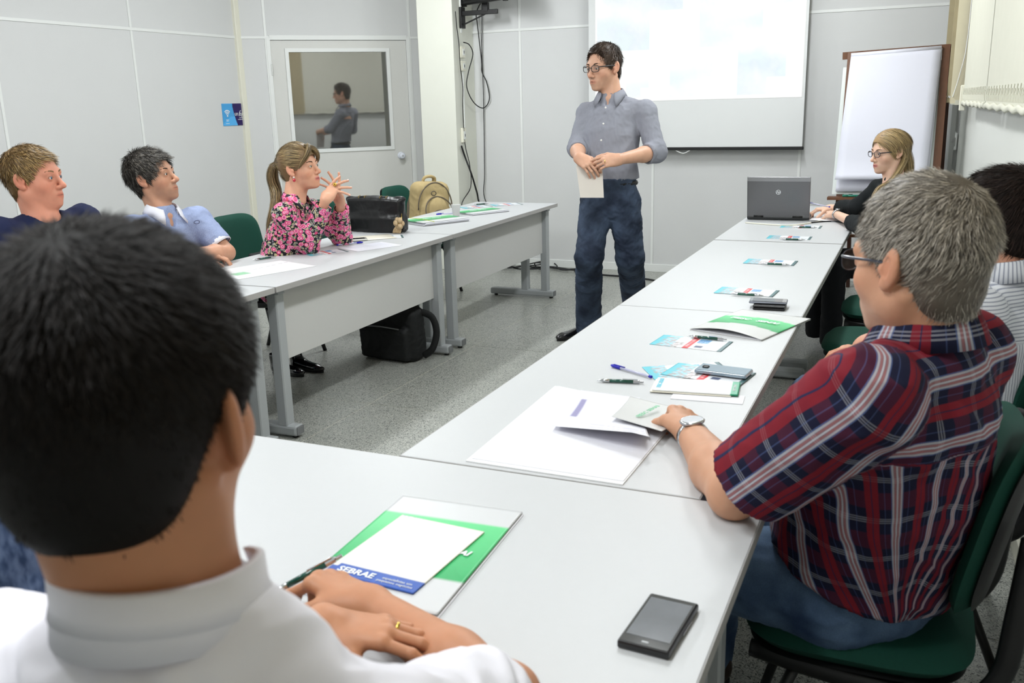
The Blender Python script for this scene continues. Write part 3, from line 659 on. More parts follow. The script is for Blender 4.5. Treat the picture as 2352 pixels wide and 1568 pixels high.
# closed folder
def folderpaint(U,W):
    c=np.tile(np.array(lin(202,203,202)),(len(U),1)); a=.30+.05*np.sin(U*PI); m=(W>a)&(W<.70+.06*np.sin(U*PI)-.03)
    k=np.clip((W-.28)/.45,0,1)[:,None]; c[m]=(GR1*1.5*(1-k)+GR2*k)[m]; return c
gr=mat('grey_card',lin(196,196,195),.55)
def folder(name,label,cx,cy,w,h,rz,lift,paint,txt=None,z=TT,txtsize=.02,txtpos=(0,0),txtrot=0):
    T=thing(name,label,'folder',(cx,cy,z),rz)
    q=MB(); q.box((-w/2,-h/2,.0),(w/2,h/2,.0015)); q.build('back_cover',gr,T)
    q=MB(); q.box((-w/2+.004,-h/2+.004,.0015),(w/2-.006,h/2-.004,.004)); q.build('papers',paper,T)
    bd=lambda U,W_: .004+lift*np.sin(U*PI)*np.clip(1-W_*1.1,0,1)**1.2
    sheet('front_cover',w,h,.0012,paint,Mprint,T,nx=50,ny=44,bend=bd)
    if txt: text('lettering',txt,txtsize,wh,T,(txtpos[0],txtpos[1],.0072+lift*.36),(0,0,txtrot),font_shear=.25,bold=.0008)
    return T
a_,b_=Zp(1602,764,TT),Zp(1765,790,TT)
cF=(Zp(1602,764,TT)+Zp(1842,729,TT))/2; rF=ang_of(a_,b_)
folder('document_folder','closed grey folder with a green band and white lettering on the right row',cF[0],cF[1],.265,.37,rF,.012,folderpaint,'FIESC   SENAI',.030,txtpos=(.0,.02))if False else folder('document_folder','closed grey folder with a green band and white lettering on the right row',cF[0],cF[1],.265,.37,rF,.016,folderpaint,'FIESC   SENAI',txtsize=.030,txtpos=(0,.02))
# phone leaning on a wallet
def phone(label,p,rz,kind,z,L=.138,Wd=.070,th=.009,pitch=(0,0)):
    T=thing('mobile_phone',label,'phone',(p[0],p[1],z),0,rot=(pitch[0],pitch[1],rz))
    body={'grey':mat('phone_grey',lin(120,124,134),.3,.5),'black':mat('phone_black',lin(14,15,18),.35,coat=.3),'silver':mat('phone_clear_case',lin(150,166,180),.2,.3,coat=.8),'white':mat('phone_white',lin(225,225,218),.35)}[kind]
    q=MB(); q.box((-Wd/2,-L/2,0),(Wd/2,L/2,th),.0045 if kind!='black' else .003,seg=2); q.build('body',body,T,smooth=False)
    if kind=='silver':
        q=MB(); q.box((-Wd/2+.003,-L/2+.003,th),(Wd/2-.003,L/2-.003,th+.0006)); q.build('back_glass',mat('back_glass',lin(140,160,172),.12,.6),T)
        q=MB(); q.box((-.009,L/2-.032,th),(.009,L/2-.014,th+.002),.003); q.build('camera_lens',M['blackplastic'],T)
    else:
        b0=.022 if kind=='black' else .018
        q=MB(); q.box((-Wd/2+.003,-L/2+.003,th),(Wd/2-.003,L/2-.003,th+.0007)); g=q.build('front_glass',mat('front_glass',lin(14,15,17) if kind!='white' else lin(225,225,218),.08,coat=1),T)
        q=MB(); q.box((-Wd/2+.006,-L/2+b0,th+.0007),(Wd/2-.006,L/2-.013,th+.0010)); q.build('display',mat('display_glass',lin(92,96,104) if kind=='black' else lin(18,18,22),.06,spec=1,ior=1.9,var=.25 if kind=='black' else 0,vscale=22),g)
        q=MB(); q.box((-.005,-L/2+.009,th+.0007),(.005,-L/2+.013,th+.0011)); q.build('button',M['steel'],g)
    if kind=='black':
        q=MB(); q.box((Wd/2-.001,-.01,.003),(Wd/2+.0012,.03,.006)); q.build('side_button',M['chrome'],T)
    return T
p=Zp(1768,707,TT); T=thing('wallet','black leather wallet under the grey phone','wallet',(p[0],p[1],TT),.05)
leather=mat('black_leather',lin(18,17,18),.4,bump=.5,bscale=350)
q=MB(); q.box((-.058,-.045,0),(.058,.045,.008),.003); q.build('lower_flap',leather,T); q=MB(); q.box((-.058,-.045,.009),(.058,.045,.017),.003); q.build('upper_flap',leather,T)
phone('grey phone lying on top of the black wallet',(p[0]-.008,p[1]+.015),PI/2+.08,'grey',TT+.0175)
p=Zp(1662,853,TT+.01); phone('silver phone in a clear case beside the white notepad',(p[0],p[1]),PI/2-.12,'silver',TT+.006,L=.150,Wd=.074,th=.011)
p=Zp(1514,1430,TT+.01); phone('black phone with a grey screen alone on the nearest table corner',(p[0],p[1]),-.07,'black',TT+.0005,L=.146,Wd=.078,th=.0125)
# white notepad with a green strip
def nppaint(U,W):
    c=np.tile(np.array(lin(240,241,242)),(len(U),1)); c[U>.90]=lin(38,150,110); m=(U>.05)&(U<.10)&(W>.2)&(W<.85)&(((W*30).astype(int))%2==0); c[m]=lin(150,215,232); return c
p=Zp(1600,893,TT); rz=ang_of(Zp(1490,905,TT),Zp(1690,918,TT))
T=thing('notepad','white notepad with a green strip and lettering, beside the silver phone','notepad',(p[0],p[1],TT+.003),rz)
q=MB(); q.box((-.118,-.062,0),(.095,.055,.002)); q.build('under_sheet',mat('cream_paper',lin(232,228,212),.7),T); sheet('printed_sheet',.225,.115,.004,nppaint,Mprint,T,nx=60,ny=34,z=.0025)
text('lettering','FIESC SENAI',.011,wh,T,(.101,0,.0072),(0,0,PI/2)); text('lettering','FIESC SENAI',.016,mat('cyan_print',lin(130,205,225),.5),T,(-.098,.005,.0072),(0,0,PI/2),bold=.0006)
p=Zp(1605,925,TT); T=thing('sheet_stack','small cream sheets peeking out under the white notepad','paper',(p[0]-.02,p[1]+.052,TT+.0003),rz-.04); q=MB(); q.box((-.06,-.04,0),(.125,.03,.0015)); q.build('sheet',paper,T)
p=Zp(1455,858,TT); pen('clear blue ballpoint pen with its cap, next to the flyers',p,PI-.95+.45,'blue')
p=Zp(1430,880,TT); pen('green and silver pen lying alone below the blue ballpoint',p,.18,'green')
# open white folder with leaflets
P1_,P2_,P3_,P4_=Zp(1070,1060,TT),Zp(1430,1115,TT),Zp(1520,1000,TT),Zp(1275,888,TT)
ctr=(Zp(1430,1115,TT)+Zp(1275,888,TT))/2
T=thing('open_folder','large white folder lying open under the leaflets in front of the plaid-shirted man','folder',(ctr[0],ctr[1],TT),.0)
wf_=mat('white_card',lin(238,239,240),.6)
c_=[Zp(1070,1060,TT),Zp(1430,1115,TT),Zp(1568,950,TT),Zp(1462,915,TT),Zp(1275,888,TT)]
q=MB(); poly=[(float(v[0]-ctr[0]),float(v[1]-ctr[1])) for v in (c_[0],c_[1],c_[2],c_[4])]; q.prism(poly,.0003,.003); q.build('cover',wf_,T)
q=MB(); poly2=[(x*.97+.003,y*.97+.006) for x,y in poly]; q.prism(poly2,.0031,.0045); q.build('inner_sheet',paper,T)
# curled letter on top
def curled(name,label,cat,corners,prof,paint,nx=36,ny=30,t=.001):
    """sheet over four world corners (a,b at the front, c,d at the back), height profile over the front-back parameter"""
    a,b,c,d=[np.array(v,float) for v in corners]; ct=(a+b+c+d)/4; T=thing(name,label,cat,(ct[0],ct[1],TT),0)
    us=np.linspace(0,1,nx+1); ws=np.linspace(0,1,ny+1); U,W_=np.meshgrid(us,ws,indexing='ij'); U=U.ravel();W_=W_.ravel()
    P=(a*(1-U)[:,None]+b*U[:,None])*(1-W_)[:,None]+(d*(1-U)[:,None]+c*U[:,None])*W_[:,None]; P[:,2]=TT+prof(U,W_)
    idx=np.arange((nx+1)*(ny+1)).reshape(nx+1,ny+1); n=len(U); f=[np.stack([idx[:-1,:-1],idx[1:,:-1],idx[1:,1:],idx[:-1,1:]],-1).reshape(-1,4)]; f.append(f[0][:,::-1]+n)
    rim=np.array(list(idx[:,0])+list(idx[-1,1:])+list(idx[-2::-1,-1])+list(idx[0,-2:0:-1])); r2=np.roll(rim,-1); f.append(np.stack([rim,rim+n,r2+n,r2],1))
    P2=P.copy(); P2[:,2]-=t; cc=np.array(paint(U,W_)); meshobj('printed_sheet',np.concatenate([P,P2]),np.concatenate(f),Mprint,T,True,True,cols=np.concatenate([cc,cc])); return T
def letterp(U,W_):
    c=np.tile(np.array(lin(238,238,246)),(len(U),1)); c[(U>.10)&(U<.17)&(W_>.30)&(W_<.78)]=lin(150,146,186); c[(U>.06)&(U<.075)&(W_>.3)&(W_<.8)]=lin(190,188,210)
    m=(W_<.22)&(U>.15)&(U<.95)&((U*50).astype(int)%3>0)&((W_*60).astype(int)%3==1); c[m]=lin(214,212,228); return c
fa,fb,fc,fd=Zp(1268,975,TT+.02),Zp(1492,1018,TT+.035),Zp(1470,918,TT),Zp(1335,900,TT)
curled('letter','white letter with a grey bar, its front edge curling up off the folder','paper',(fa,fb,fc,fd),lambda U,W_:.006+.045*np.clip(1-W_*1.5,0,1)**1.6*np.clip(.25+U*.9,0,1),letterp)
# grey card with green lettering
ga,gb,gc,gd=Zp(1405,972,TT+.012),Zp(1520,1003,TT+.016),Zp(1590,945,TT+.01),Zp(1447,918,TT)
gc_=curled('greeting_card','grey card with green lettering held down by the watch hand','card',(ga,gb,gc,gd),lambda U,W_:.010+.020*np.clip(1-W_*1.2,0,1)**1.3,lambda U,W_: np.tile(np.array(lin(205,206,205)),(len(U),1)))
gt=mat('green_print',lin(120,190,150),.5)
mid=(ga+gc)/2; text('lettering','FIESC SENAI',.019,gt,gc_,(float(mid[0]-gc_.location[0]-.012),float(mid[1]-gc_.location[1]),.026),(-.10,0,PI/2-.25),font_shear=.2,bold=.0005)
# near folder and cream notepad
def nearp(U,W_):
    c=np.tile(np.array(lin(206,208,210)),(len(U),1)); m=(W_>.25)&(W_<.80); k=np.clip((W_-.25)/.55,0,1)[:,None]; c[m]=(GR1*1.9*(1-k)+GR2*k)[m]; return c
fa,fb,fc,fd=Zp(690,1370,TT),Zp(1000,1420,TT),Zp(1200,1183,TT),Zp(930,1143,TT)
cc=(fb+fd)/2; rzf=ang_of(fd,fc)
T=folder('document_folder','grey folder with a green band under the cream notepad on the nearest table',(fb[0]+fd[0])/2-.0,(fb[1]+fd[1])/2,.255,.385,rzf+.02,.0,nearp,'SENAI',txtsize=.022,txtpos=(.07,.0))
q=MB(); q.box((-.125,-.197,-.0),(.13,.19,.0008)); q.build('leaflets',paper,T)
T.location.z=TT+.001
def creamp(U,W_):
    c=np.tile(np.array(lin(236,234,222)),(len(U),1)); c[(W_>.955)&(U>.02)&(U<.3)&((U*60).astype(int)%2==0)]=lin(206,204,215)
    m=(W_<.155)&((U-.07)**2*1.0+0*W_>=0); m&=~((U<.06)&(W_>.11)); c[m]=lin(42,84,170); return c
pa,pb,pc=Zp(905,1181,TT+.007),Zp(1092,1220,TT+.007),Zp(972,1370,TT+.007)
T=thing('notepad','cream notepad with a blue printed footer on top of the nearest grey folder','notepad',((pa[0]+pc[0])/2,(pa[1]+pc[1])/2,TT+.0075),ang_of(pa,pb)); wN=float(np.linalg.norm((pb-pa)[:2])); hN=float(np.linalg.norm((pc-pb)[:2]))
sheet('printed_sheet',wN,hN,.002,creamp,Mprint,T,nx=60,ny=70)
text('lettering','SEBRAE',.022,wh,T,(-.035,-hN*.425,.0026),(0,0,0),bold=.0006); text('lettering','especialistas em\npequenos negócios',.009,wh,T,(.045,-hN*.43,.0026),(0,0,0))
# laptop
LC=Zp(1785,507,TT)
T=thing('laptop','open grey laptop seen from behind at the far end of the right row','laptop',(LC[0],LC[1]+.02,TT),ang_of(Zp(1712,507,TT),Zp(1862,510,TT))-.02)
hpm=mat('brushed_grey',lin(112,112,114),.35,.7,var=.06,vscale=30,stretch=(1,1,20)); lw=.385
q=MB(); q.box((-lw/2,0,.004),(lw/2,.25,.026),.006,seg=2); q.build('base',mat('laptop_base',lin(40,42,44),.4),T)
q=MB(); q.box((-lw/2+.02,.03,.026),(lw/2-.02,.15,.0275)); q.build('keyboard',M['blackplastic'],T)
ML=Matrix.Translation((0,.01,.022))@Matrix.Rotation(math.radians(12),4,'X')
q=MB(); q.box((-lw/2,-.008,0),(lw/2,.004,.262),.010 if False else .004,M=ML,seg=2); lid=q.build('lid',hpm,T)
q=MB(); q.box((-lw/2+.001,-.0086,.235),(lw/2-.001,-.0078,.258),M=ML); q.build('top_band',mat('lid_band',lin(150,150,152),.35,.6),lid)
q=MB(); q.box((-lw/2+.015,.0042,.012),(lw/2-.015,.0048,.25),M=ML); q.build('display',mat('laptop_display',lin(60,64,70),.2,emit=lin(200,210,220),estr=.3),lid)
lg=thing('x','x','x') if False else None
q=MB(); cz=.165; pts=[(.014*math.cos(a),-.0092,cz+.014*math.sin(a)) for a in np.linspace(0,2*PI,24,endpoint=False)]
q.tube([(ML@Vector(p_))[:] for p_ in pts],.0016,5,closed=True); q.build('logo_ring',wh,lid)
o=text('logo_lettering','hp',.022,wh,lid,(0,0,0),(0,0,0),font_shear=.3,bold=.0004); o.matrix_local=ML@Matrix.Translation((0,-.0092,cz+.001))@Matrix.Rotation(PI/2,4,'X')
for s in (-1,1):
    q=MB(); q.lathe([(.009,-.03),(.009,.03)],(s*.12,.006,.024),12,axis=(1,0,0)); q.build('hinge',M['blackplastic'],T,smooth=True)
# papers and cables by the laptop
for k,(x,y,rz,lab) in enumerate(((1935,492,.1,'white papers under the forearms of the woman in black'),(1900,503,-.2,'folded white paper beside the laptop'))):
    p=Zp(x,y,TT); scatter_paper('paper_sheet',lab,'paper',p[0],p[1],.21,.29,rz,lambda U,W_:np.tile(np.array(lin(236,236,240)),(len(U),1)),z=TT+.001*k,nx=8,ny=8,bend=(lambda U,W_:.006*np.sin(U*3)))
cable([Zp(1712,511,TT+.005),Zp(1760,515,TT+.005),Zp(1820,517,TT+.005),Zp(1880,508,TT+.005),Zp(1905,500,TT+.006)],.004,'pale cable lying along the back of the laptop',mt=M['cream'])
cable([Zp(1862,511,TT+.006),Zp(1900,508,TT+.006),Zp(1925,509,TT+.006),Zp(1950,515,TT+.004),Zp(1962,522,TT+.004),Zp(1972,545,.60),Zp(1980,560,.45),V(-.25,5.8,.05)],.004,'black laptop cord dropping over the table edge')
# ---------------- left row things
p=Zp(1003,512,TT)
def stackp(U,W_):
    c=np.tile(np.array(lin(214,216,218)),(len(U),1)); m=(W_>.33)&(W_<.80); k=np.clip((W_-.33)/.47,0,1)[:,None]; c[m]=(GR1*1.2*(1-k)+GR2*k)[m]; return c
def leftfolder(label,p,w,h,rz,n,txt=True):
    T=thing('document_folder',label,'folder',(p[0],p[1],TT),rz); 
    for i in range(n):
        q=MB(); q.box((-w/2+.004*i,-h/2-.003*i,.0015+.003*i),(w/2-.003*(i%3),h/2-.005*(i%2),.0038+.003*i)); q.build('papers' if i else 'back_cover',paper if i else gr,T)
    sheet('front_cover',w,h,.0015,stackp,Mprint,T,nx=40,ny=30,z=.0035+.003*n)
    if txt: text('lettering','FIESC SENAI',.028,wh,T,(0,.03,.0058+.003*n),(0,0,0),font_shear=.25,bold=.001)
    return T
T=leftfolder('thick grey and green folder with a yellow cord, beside the black handbag',(-3.0,5.52),.37,.30,math.radians(62),6)
q=MB(); q.tube([(-.10,-.152,.004),(-.10,-.15,.0245),(-.09,0,.0252),(-.10,.15,.0245),(-.10,.152,.004)],.0018,5); q.build('yellow_cord',mat('yellow_cord',lin(190,200,70),.6),T)
leftfolder('thin grey and green folder near the far end of the left row',(-2.93,6.10),.34,.26,math.radians(62),3)
for k,(p,w_,h_,rz,lab,pf) in enumerate((((-3.12,6.42),.23,.14,.9,'colourful flyer behind the thin green folder',flyerpaint),((-2.95,6.62),.23,.14,.75,'colourful flyer at the far corner of the left row',flyerpaint),((-2.95,4.17),.22,.13,1.0,'colourful flyer beside the dark phone on the left row',flyerpaint),((-2.93,4.78),.20,.13,.6,'colourful flyer under the cream sheet and white phone',flyerpaint))):
    scatter_paper('flyer',lab,'flyer',p[0],p[1],w_,h_,rz,pf,z=TT+.0004)
scatter_paper('paper_sheet','white printed sheet near the front edge of the left row','paper',-2.82,4.42,.30,.21,1.15,lambda U,W_:np.where((((W_*26).astype(int)%3==1)&(U>.1)&(U<.9))[:,None],np.array(lin(222,224,238)),np.array(lin(238,238,246))),z=TT+.0004)
scatter_paper('paper_sheet','cream sheet under the white phone on the left row','paper',-3.02,4.72,.30,.20,.8,lambda U,W_:np.tile(np.array(lin(236,230,214)),(len(U),1)),z=TT+.0014,nx=4,ny=4)
def lp(U,W_):
    c=np.tile(np.array(lin(240,241,243)),(len(U),1)); c[(U>.12)&(U<.3)&(W_>.3)&(W_<.55)]=lin(150,205,165); c[np.abs(W_-.6-.3*(U-.5))<.008]=lin(200,200,205); return c
scatter_paper('paper_sheet','large white sheets with a green mark on the left row, below the blue-green pen','paper',-2.95,3.62,.44,.31,1.25,lp,z=TT+.0004)
pen('teal pen on the large white sheets of the left row',Zp(610,596,TT),1.15,'green',z=TT+.008)
pen('blue-capped ballpoint above the white printed sheet',Zp(800,562,TT),1.0,'blue',z=TT+.006)
pen('teal pen on the far corner of the left row',Zp(1105,471,TT),.7,'green',z=TT+.008)
pen('blue-capped ballpoint between the folder and the plastic cup',Zp(1030,492,TT),PI+.75,'blue',z=TT+.006)
p=Zp(670,576,TT+.01); phone('dark phone lying at the edge near the floral blouse',(p[0],p[1]),.15-PI/3+.3,'black',TT+.002,L=.14,Wd=.06,th=.014)
p=Zp(818,549,TT+.01); phone('white phone lying on the cream sheet',(p[0],p[1]),.2-PI/3,'white',TT+.003,L=.13,Wd=.065,th=.010)
# plastic cup
p=Zp(1048,496,TT); T=thing('plastic_cup','small translucent plastic cup by the folders on the left row','cup',(p[0],p[1],TT))
q=MB(); q.lathe([(0,.001),(.022,.001),(.0225,.003),(.033,.078),(.034,.080),(.0335,.0815),(.0318,.078),(.0215,.004),(0,.003)],(0,0,0),28,caps=False); q.build('cup_wall',mat('cup_plastic',lin(214,214,212),.3,alpha=.75,spec=.5),T,smooth=True)
# ------------------------------------------------------------------ implicit bodies: smooth union of tapered limbs, meshed with surface nets
class Vol:
    def __init__(s,lo,hi,h):
        s.lo=np.array(lo,float); s.h=h; s.n=np.ceil((np.array(hi)-s.lo)/h).astype(int)+1
        s.D=np.full(s.n,.08,np.float32); s.prims=[]
    def _box(s,lo,hi,pad):
        a=np.floor((np.array(lo)-pad-s.lo)/s.h).astype(int); b=np.ceil((np.array(hi)+pad-s.lo)/s.h).astype(int)+1
        a=np.clip(a,0,s.n); b=np.clip(b,0,s.n)
        if np.any(b<=a): return None
        sl=tuple(slice(a[i],b[i]) for i in range(3))
        ax=[(s.lo[i]+s.h*np.arange(a[i],b[i])).astype(np.float32) for i in range(3)]
        return sl,(ax[0][:,None,None],ax[1][None,:,None],ax[2][None,None,:])
    def apply(s,fn,lo,hi,k=.01,sub=False):
        r=s._box(lo,hi,k+.02 if not sub else k+.005)
        if r is None: return
        sl,P=r; d=fn(P).astype(np.float32); d0=s.D[sl]
        if sub: d=-d; 
        if k>0:
            h=np.maximum(k-np.abs(d0-d),0)/k
            s.D[sl]=(np.maximum(d0,d)+h*h*k*.25) if sub else (np.minimum(d0,d)-h*h*k*.25)
        else: s.D[sl]=np.maximum(d0,d) if sub else np.minimum(d0,d)
    def add(s,p,k=None,sub=False,tag=None):
        fn,lo,hi=p[:3]; s.apply(fn,lo,hi,.012 if k is None else k,sub)
        if tag is not None: s.prims.append((fn,tag,p[3] if len(p)>3 else None))
    def mesh(s):
        D=s.D; D=D.copy()
        ins=D<0
        n=D.shape; cnt=np.zeros((n[0]-1,n[1]-1,n[2]-1),np.int8)
        for i in (0,1):
            for j in (0,1):
                for k in (0,1): cnt+=ins[i:n[0]-1+i,j:n[1]-1+j,k:n[2]-1+k]
        act=np.argwhere((cnt>0)&(cnt<8)); m=len(act)
        if m==0: return np.zeros((0,3)),np.zeros((0,4),int)
        idx=np.full(cnt.shape,-1,np.int32); idx[tuple(act.T)]=np.arange(m)
        C=np.array([(i,j,k) for i in (0,1) for j in (0,1) for k in (0,1)])
        vals=np.stack([D[act[:,0]+c[0],act[:,1]+c[1],act[:,2]+c[2]] for c in C],1)
        acc=np.zeros((m,3)); w=np.zeros(m)
        for a in range(8):
            for b in range(a+1,8):
                if np.abs(C[a]-C[b]).sum()!=1: continue
                va,vb=vals[:,a],vals[:,b]; x=(va<0)!=(vb<0)
                t=np.where(x,va/(va-vb+1e-12),0)
                acc+=np.where(x[:,None],C[a]+t[:,None]*(C[b]-C[a]),0); w+=x
        P=s.lo+s.h*(act+acc/w[:,None])
        F=[]
        for ax in range(3):
            o=[i for i in range(3) if i!=ax]
            a=[slice(1,n[i]-1) for i in range(3)]; a[ax]=slice(0,n[ax]-1); b=list(a); b[ax]=slice(1,n[ax])
            sa,sb=ins[tuple(a)],ins[tuple(b)]; e=np.argwhere(sa!=sb)
            if len(e)==0: continue
            off=np.array([1,1,1]); off[ax]=0; e2=e+off; flip=sa[tuple(e.T)]
            d1=np.zeros(3,int); d1[o[0]]=-1; d2=np.zeros(3,int); d2[o[1]]=-1
            g=lambda q: idx[tuple(q.T)]
            q=np.stack([g(e2),g(e2+d1),g(e2+d1+d2),g(e2+d2)],1)
            if ax==1: flip=~flip
            q[~flip]=q[~flip][:,::-1]
            F.append(q)
        F=np.concatenate(F); F=F[(F>=0).all(1)]
        return P,F
def frame3(P): return P
def cone(a,b,ra,rb,flat=None):
    """tapered capsule; flat=(axis,scale) widens the section along an axis"""
    a=np.array(a,float); b=np.array(b,float); ab=b-a; L2=float(ab@ab)+1e-12
    R=max(ra,rb)*(flat[1] if flat else 1)
    if flat: w=nrm(flat[0]); sc=flat[1]
    def fn(P):
        x,y,z=P[0]-a[0],P[1]-a[1],P[2]-a[2]
        t=np.clip((x*ab[0]+y*ab[1]+z*ab[2])/L2,0,1)
        qx,qy,qz=x-t*ab[0],y-t*ab[1],z-t*ab[2]; r=ra+(rb-ra)*t
        if flat:
            c=qx*w[0]+qy*w[1]+qz*w[2]; k=(1-1/sc)
            qx,qy,qz=qx-w[0]*c*k,qy-w[1]*c*k,qz-w[2]*c*k
        return np.sqrt(qx*qx+qy*qy+qz*qz)-r
    return fn,np.minimum(a,b)-R,np.maximum(a,b)+R
def ell(c,r,R=None):
    c=np.array(c,float); r=np.array(r,float); m=max(r); R=np.eye(3) if R is None else np.array(R,float) # rows = axes
    def fn(P):
        x,y,z=P[0]-c[0],P[1]-c[1],P[2]-c[2]
        q=[(x*R[i][0]+y*R[i][1]+z*R[i][2]) for i in range(3)]
        k0=np.sqrt(sum((q[i]/r[i])**2 for i in range(3))); k1=np.sqrt(sum((q[i]/r[i]**2)**2 for i in range(3)))+1e-9
        return k0*(k0-1)/k1
    e=np.sqrt(((R*r[:,None])**2).sum(0)); return fn,c-e,c+e
def loft(st,xa,ya=None):
    """st: list of (centre,rx,ry); elliptical sections, xa = lateral axis"""
    st=[(np.array(c,float),rx,ry) for c,rx,ry in st]; xa=nrm(xa)
    lo=np.min([c-max(rx,ry) for c,rx,ry in st],0); hi=np.max([c+max(rx,ry) for c,rx,ry in st],0)
    def fn(P):
        best=None
        for (a,rx0,ry0),(b,rx1,ry1) in zip(st[:-1],st[1:]):
            ab=b-a; L2=float(ab@ab); t=((P[0]-a[0])*ab[0]+(P[1]-a[1])*ab[1]+(P[2]-a[2])*ab[2])/L2; tc=np.clip(t,0,1)
            qx,qy,qz=P[0]-a[0]-tc*ab[0],P[1]-a[1]-tc*ab[1],P[2]-a[2]-tc*ab[2]
            rx=rx0+(rx1-rx0)*tc; ry=ry0+(ry1-ry0)*tc
            u=qx*xa[0]+qy*xa[1]+qz*xa[2]; rest=np.sqrt(np.maximum(qx*qx+qy*qy+qz*qz-u*u,0))
            k=np.sqrt((u/rx)**2+(rest/ry)**2); k1=np.sqrt((u/rx**2)**2+(rest/ry**2)**2)+1e-9
            d=k*(k-1)/k1; best=d if best is None else np.minimum(best,d)
        return best
    return fn,lo,hi
def halfspace(c,n,lo,hi,off=0):
    c=np.array(c,float); n=nrm(n)
    return (lambda P:(P[0]-c[0])*n[0]+(P[1]-c[1])*n[1]+(P[2]-c[2])*n[2]-off),np.array(lo,float),np.array(hi,float)
def inter(p,*others):
    def fn(P):
        d=p[0](P)
        for o in others: d=np.maximum(d,o[0](P))
        return d
    return fn,p[1],p[2]
def minus(p,*others):
    def fn(P):
        d=p[0](P)
        for o in others: d=np.maximum(d,-o[0](P))
        return d
    return fn,p[1],p[2]
def at_pts(fn,V_): return fn((V_[:,0],V_[:,1],V_[:,2]))
def wnoise(P,scale,seed,oct=3,stretch=None):
    """smooth pseudo noise by domain-warped sines"""
    r=np.random.RandomState(seed); Q=P*scale
    if stretch is not None: Q=Q*np.array(stretch)
    o=np.zeros(len(P)); a=1
    for k in range(oct):
        w_=np.stack([np.sin(Q@r.normal(0,1,3)+r.rand()*6) for _ in range(3)],1)
        for _ in range(3): o+=a*np.sin((Q+w_*.9)@r.normal(0,1.3,3)+r.rand()*6)/3
        Q=Q*1.9; a*=.5
    return o
def vnormals(Vv,F):
    n=np.zeros_like(Vv); fn=np.cross(Vv[F[:,2]]-Vv[F[:,0]],Vv[F[:,3]]-Vv[F[:,1]])
    for i in range(4): np.add.at(n,F[:,i],fn)
    return n/(np.linalg.norm(n,axis=1)[:,None]+1e-12)
def rotm(axis,a):
    axis=nrm(axis); K=np.array([[0,-axis[2],axis[1]],[axis[2],0,-axis[0]],[-axis[1],axis[0],0]])
    return np.eye(3)+math.sin(a)*K+(1-math.cos(a))*K@K
def basis(fwd,up):
    """rows: right, forward, up of a head or body"""
    y=nrm(fwd); x=nrm(np.cross(y,up)); z=np.cross(x,y); return np.array([x,y,z])
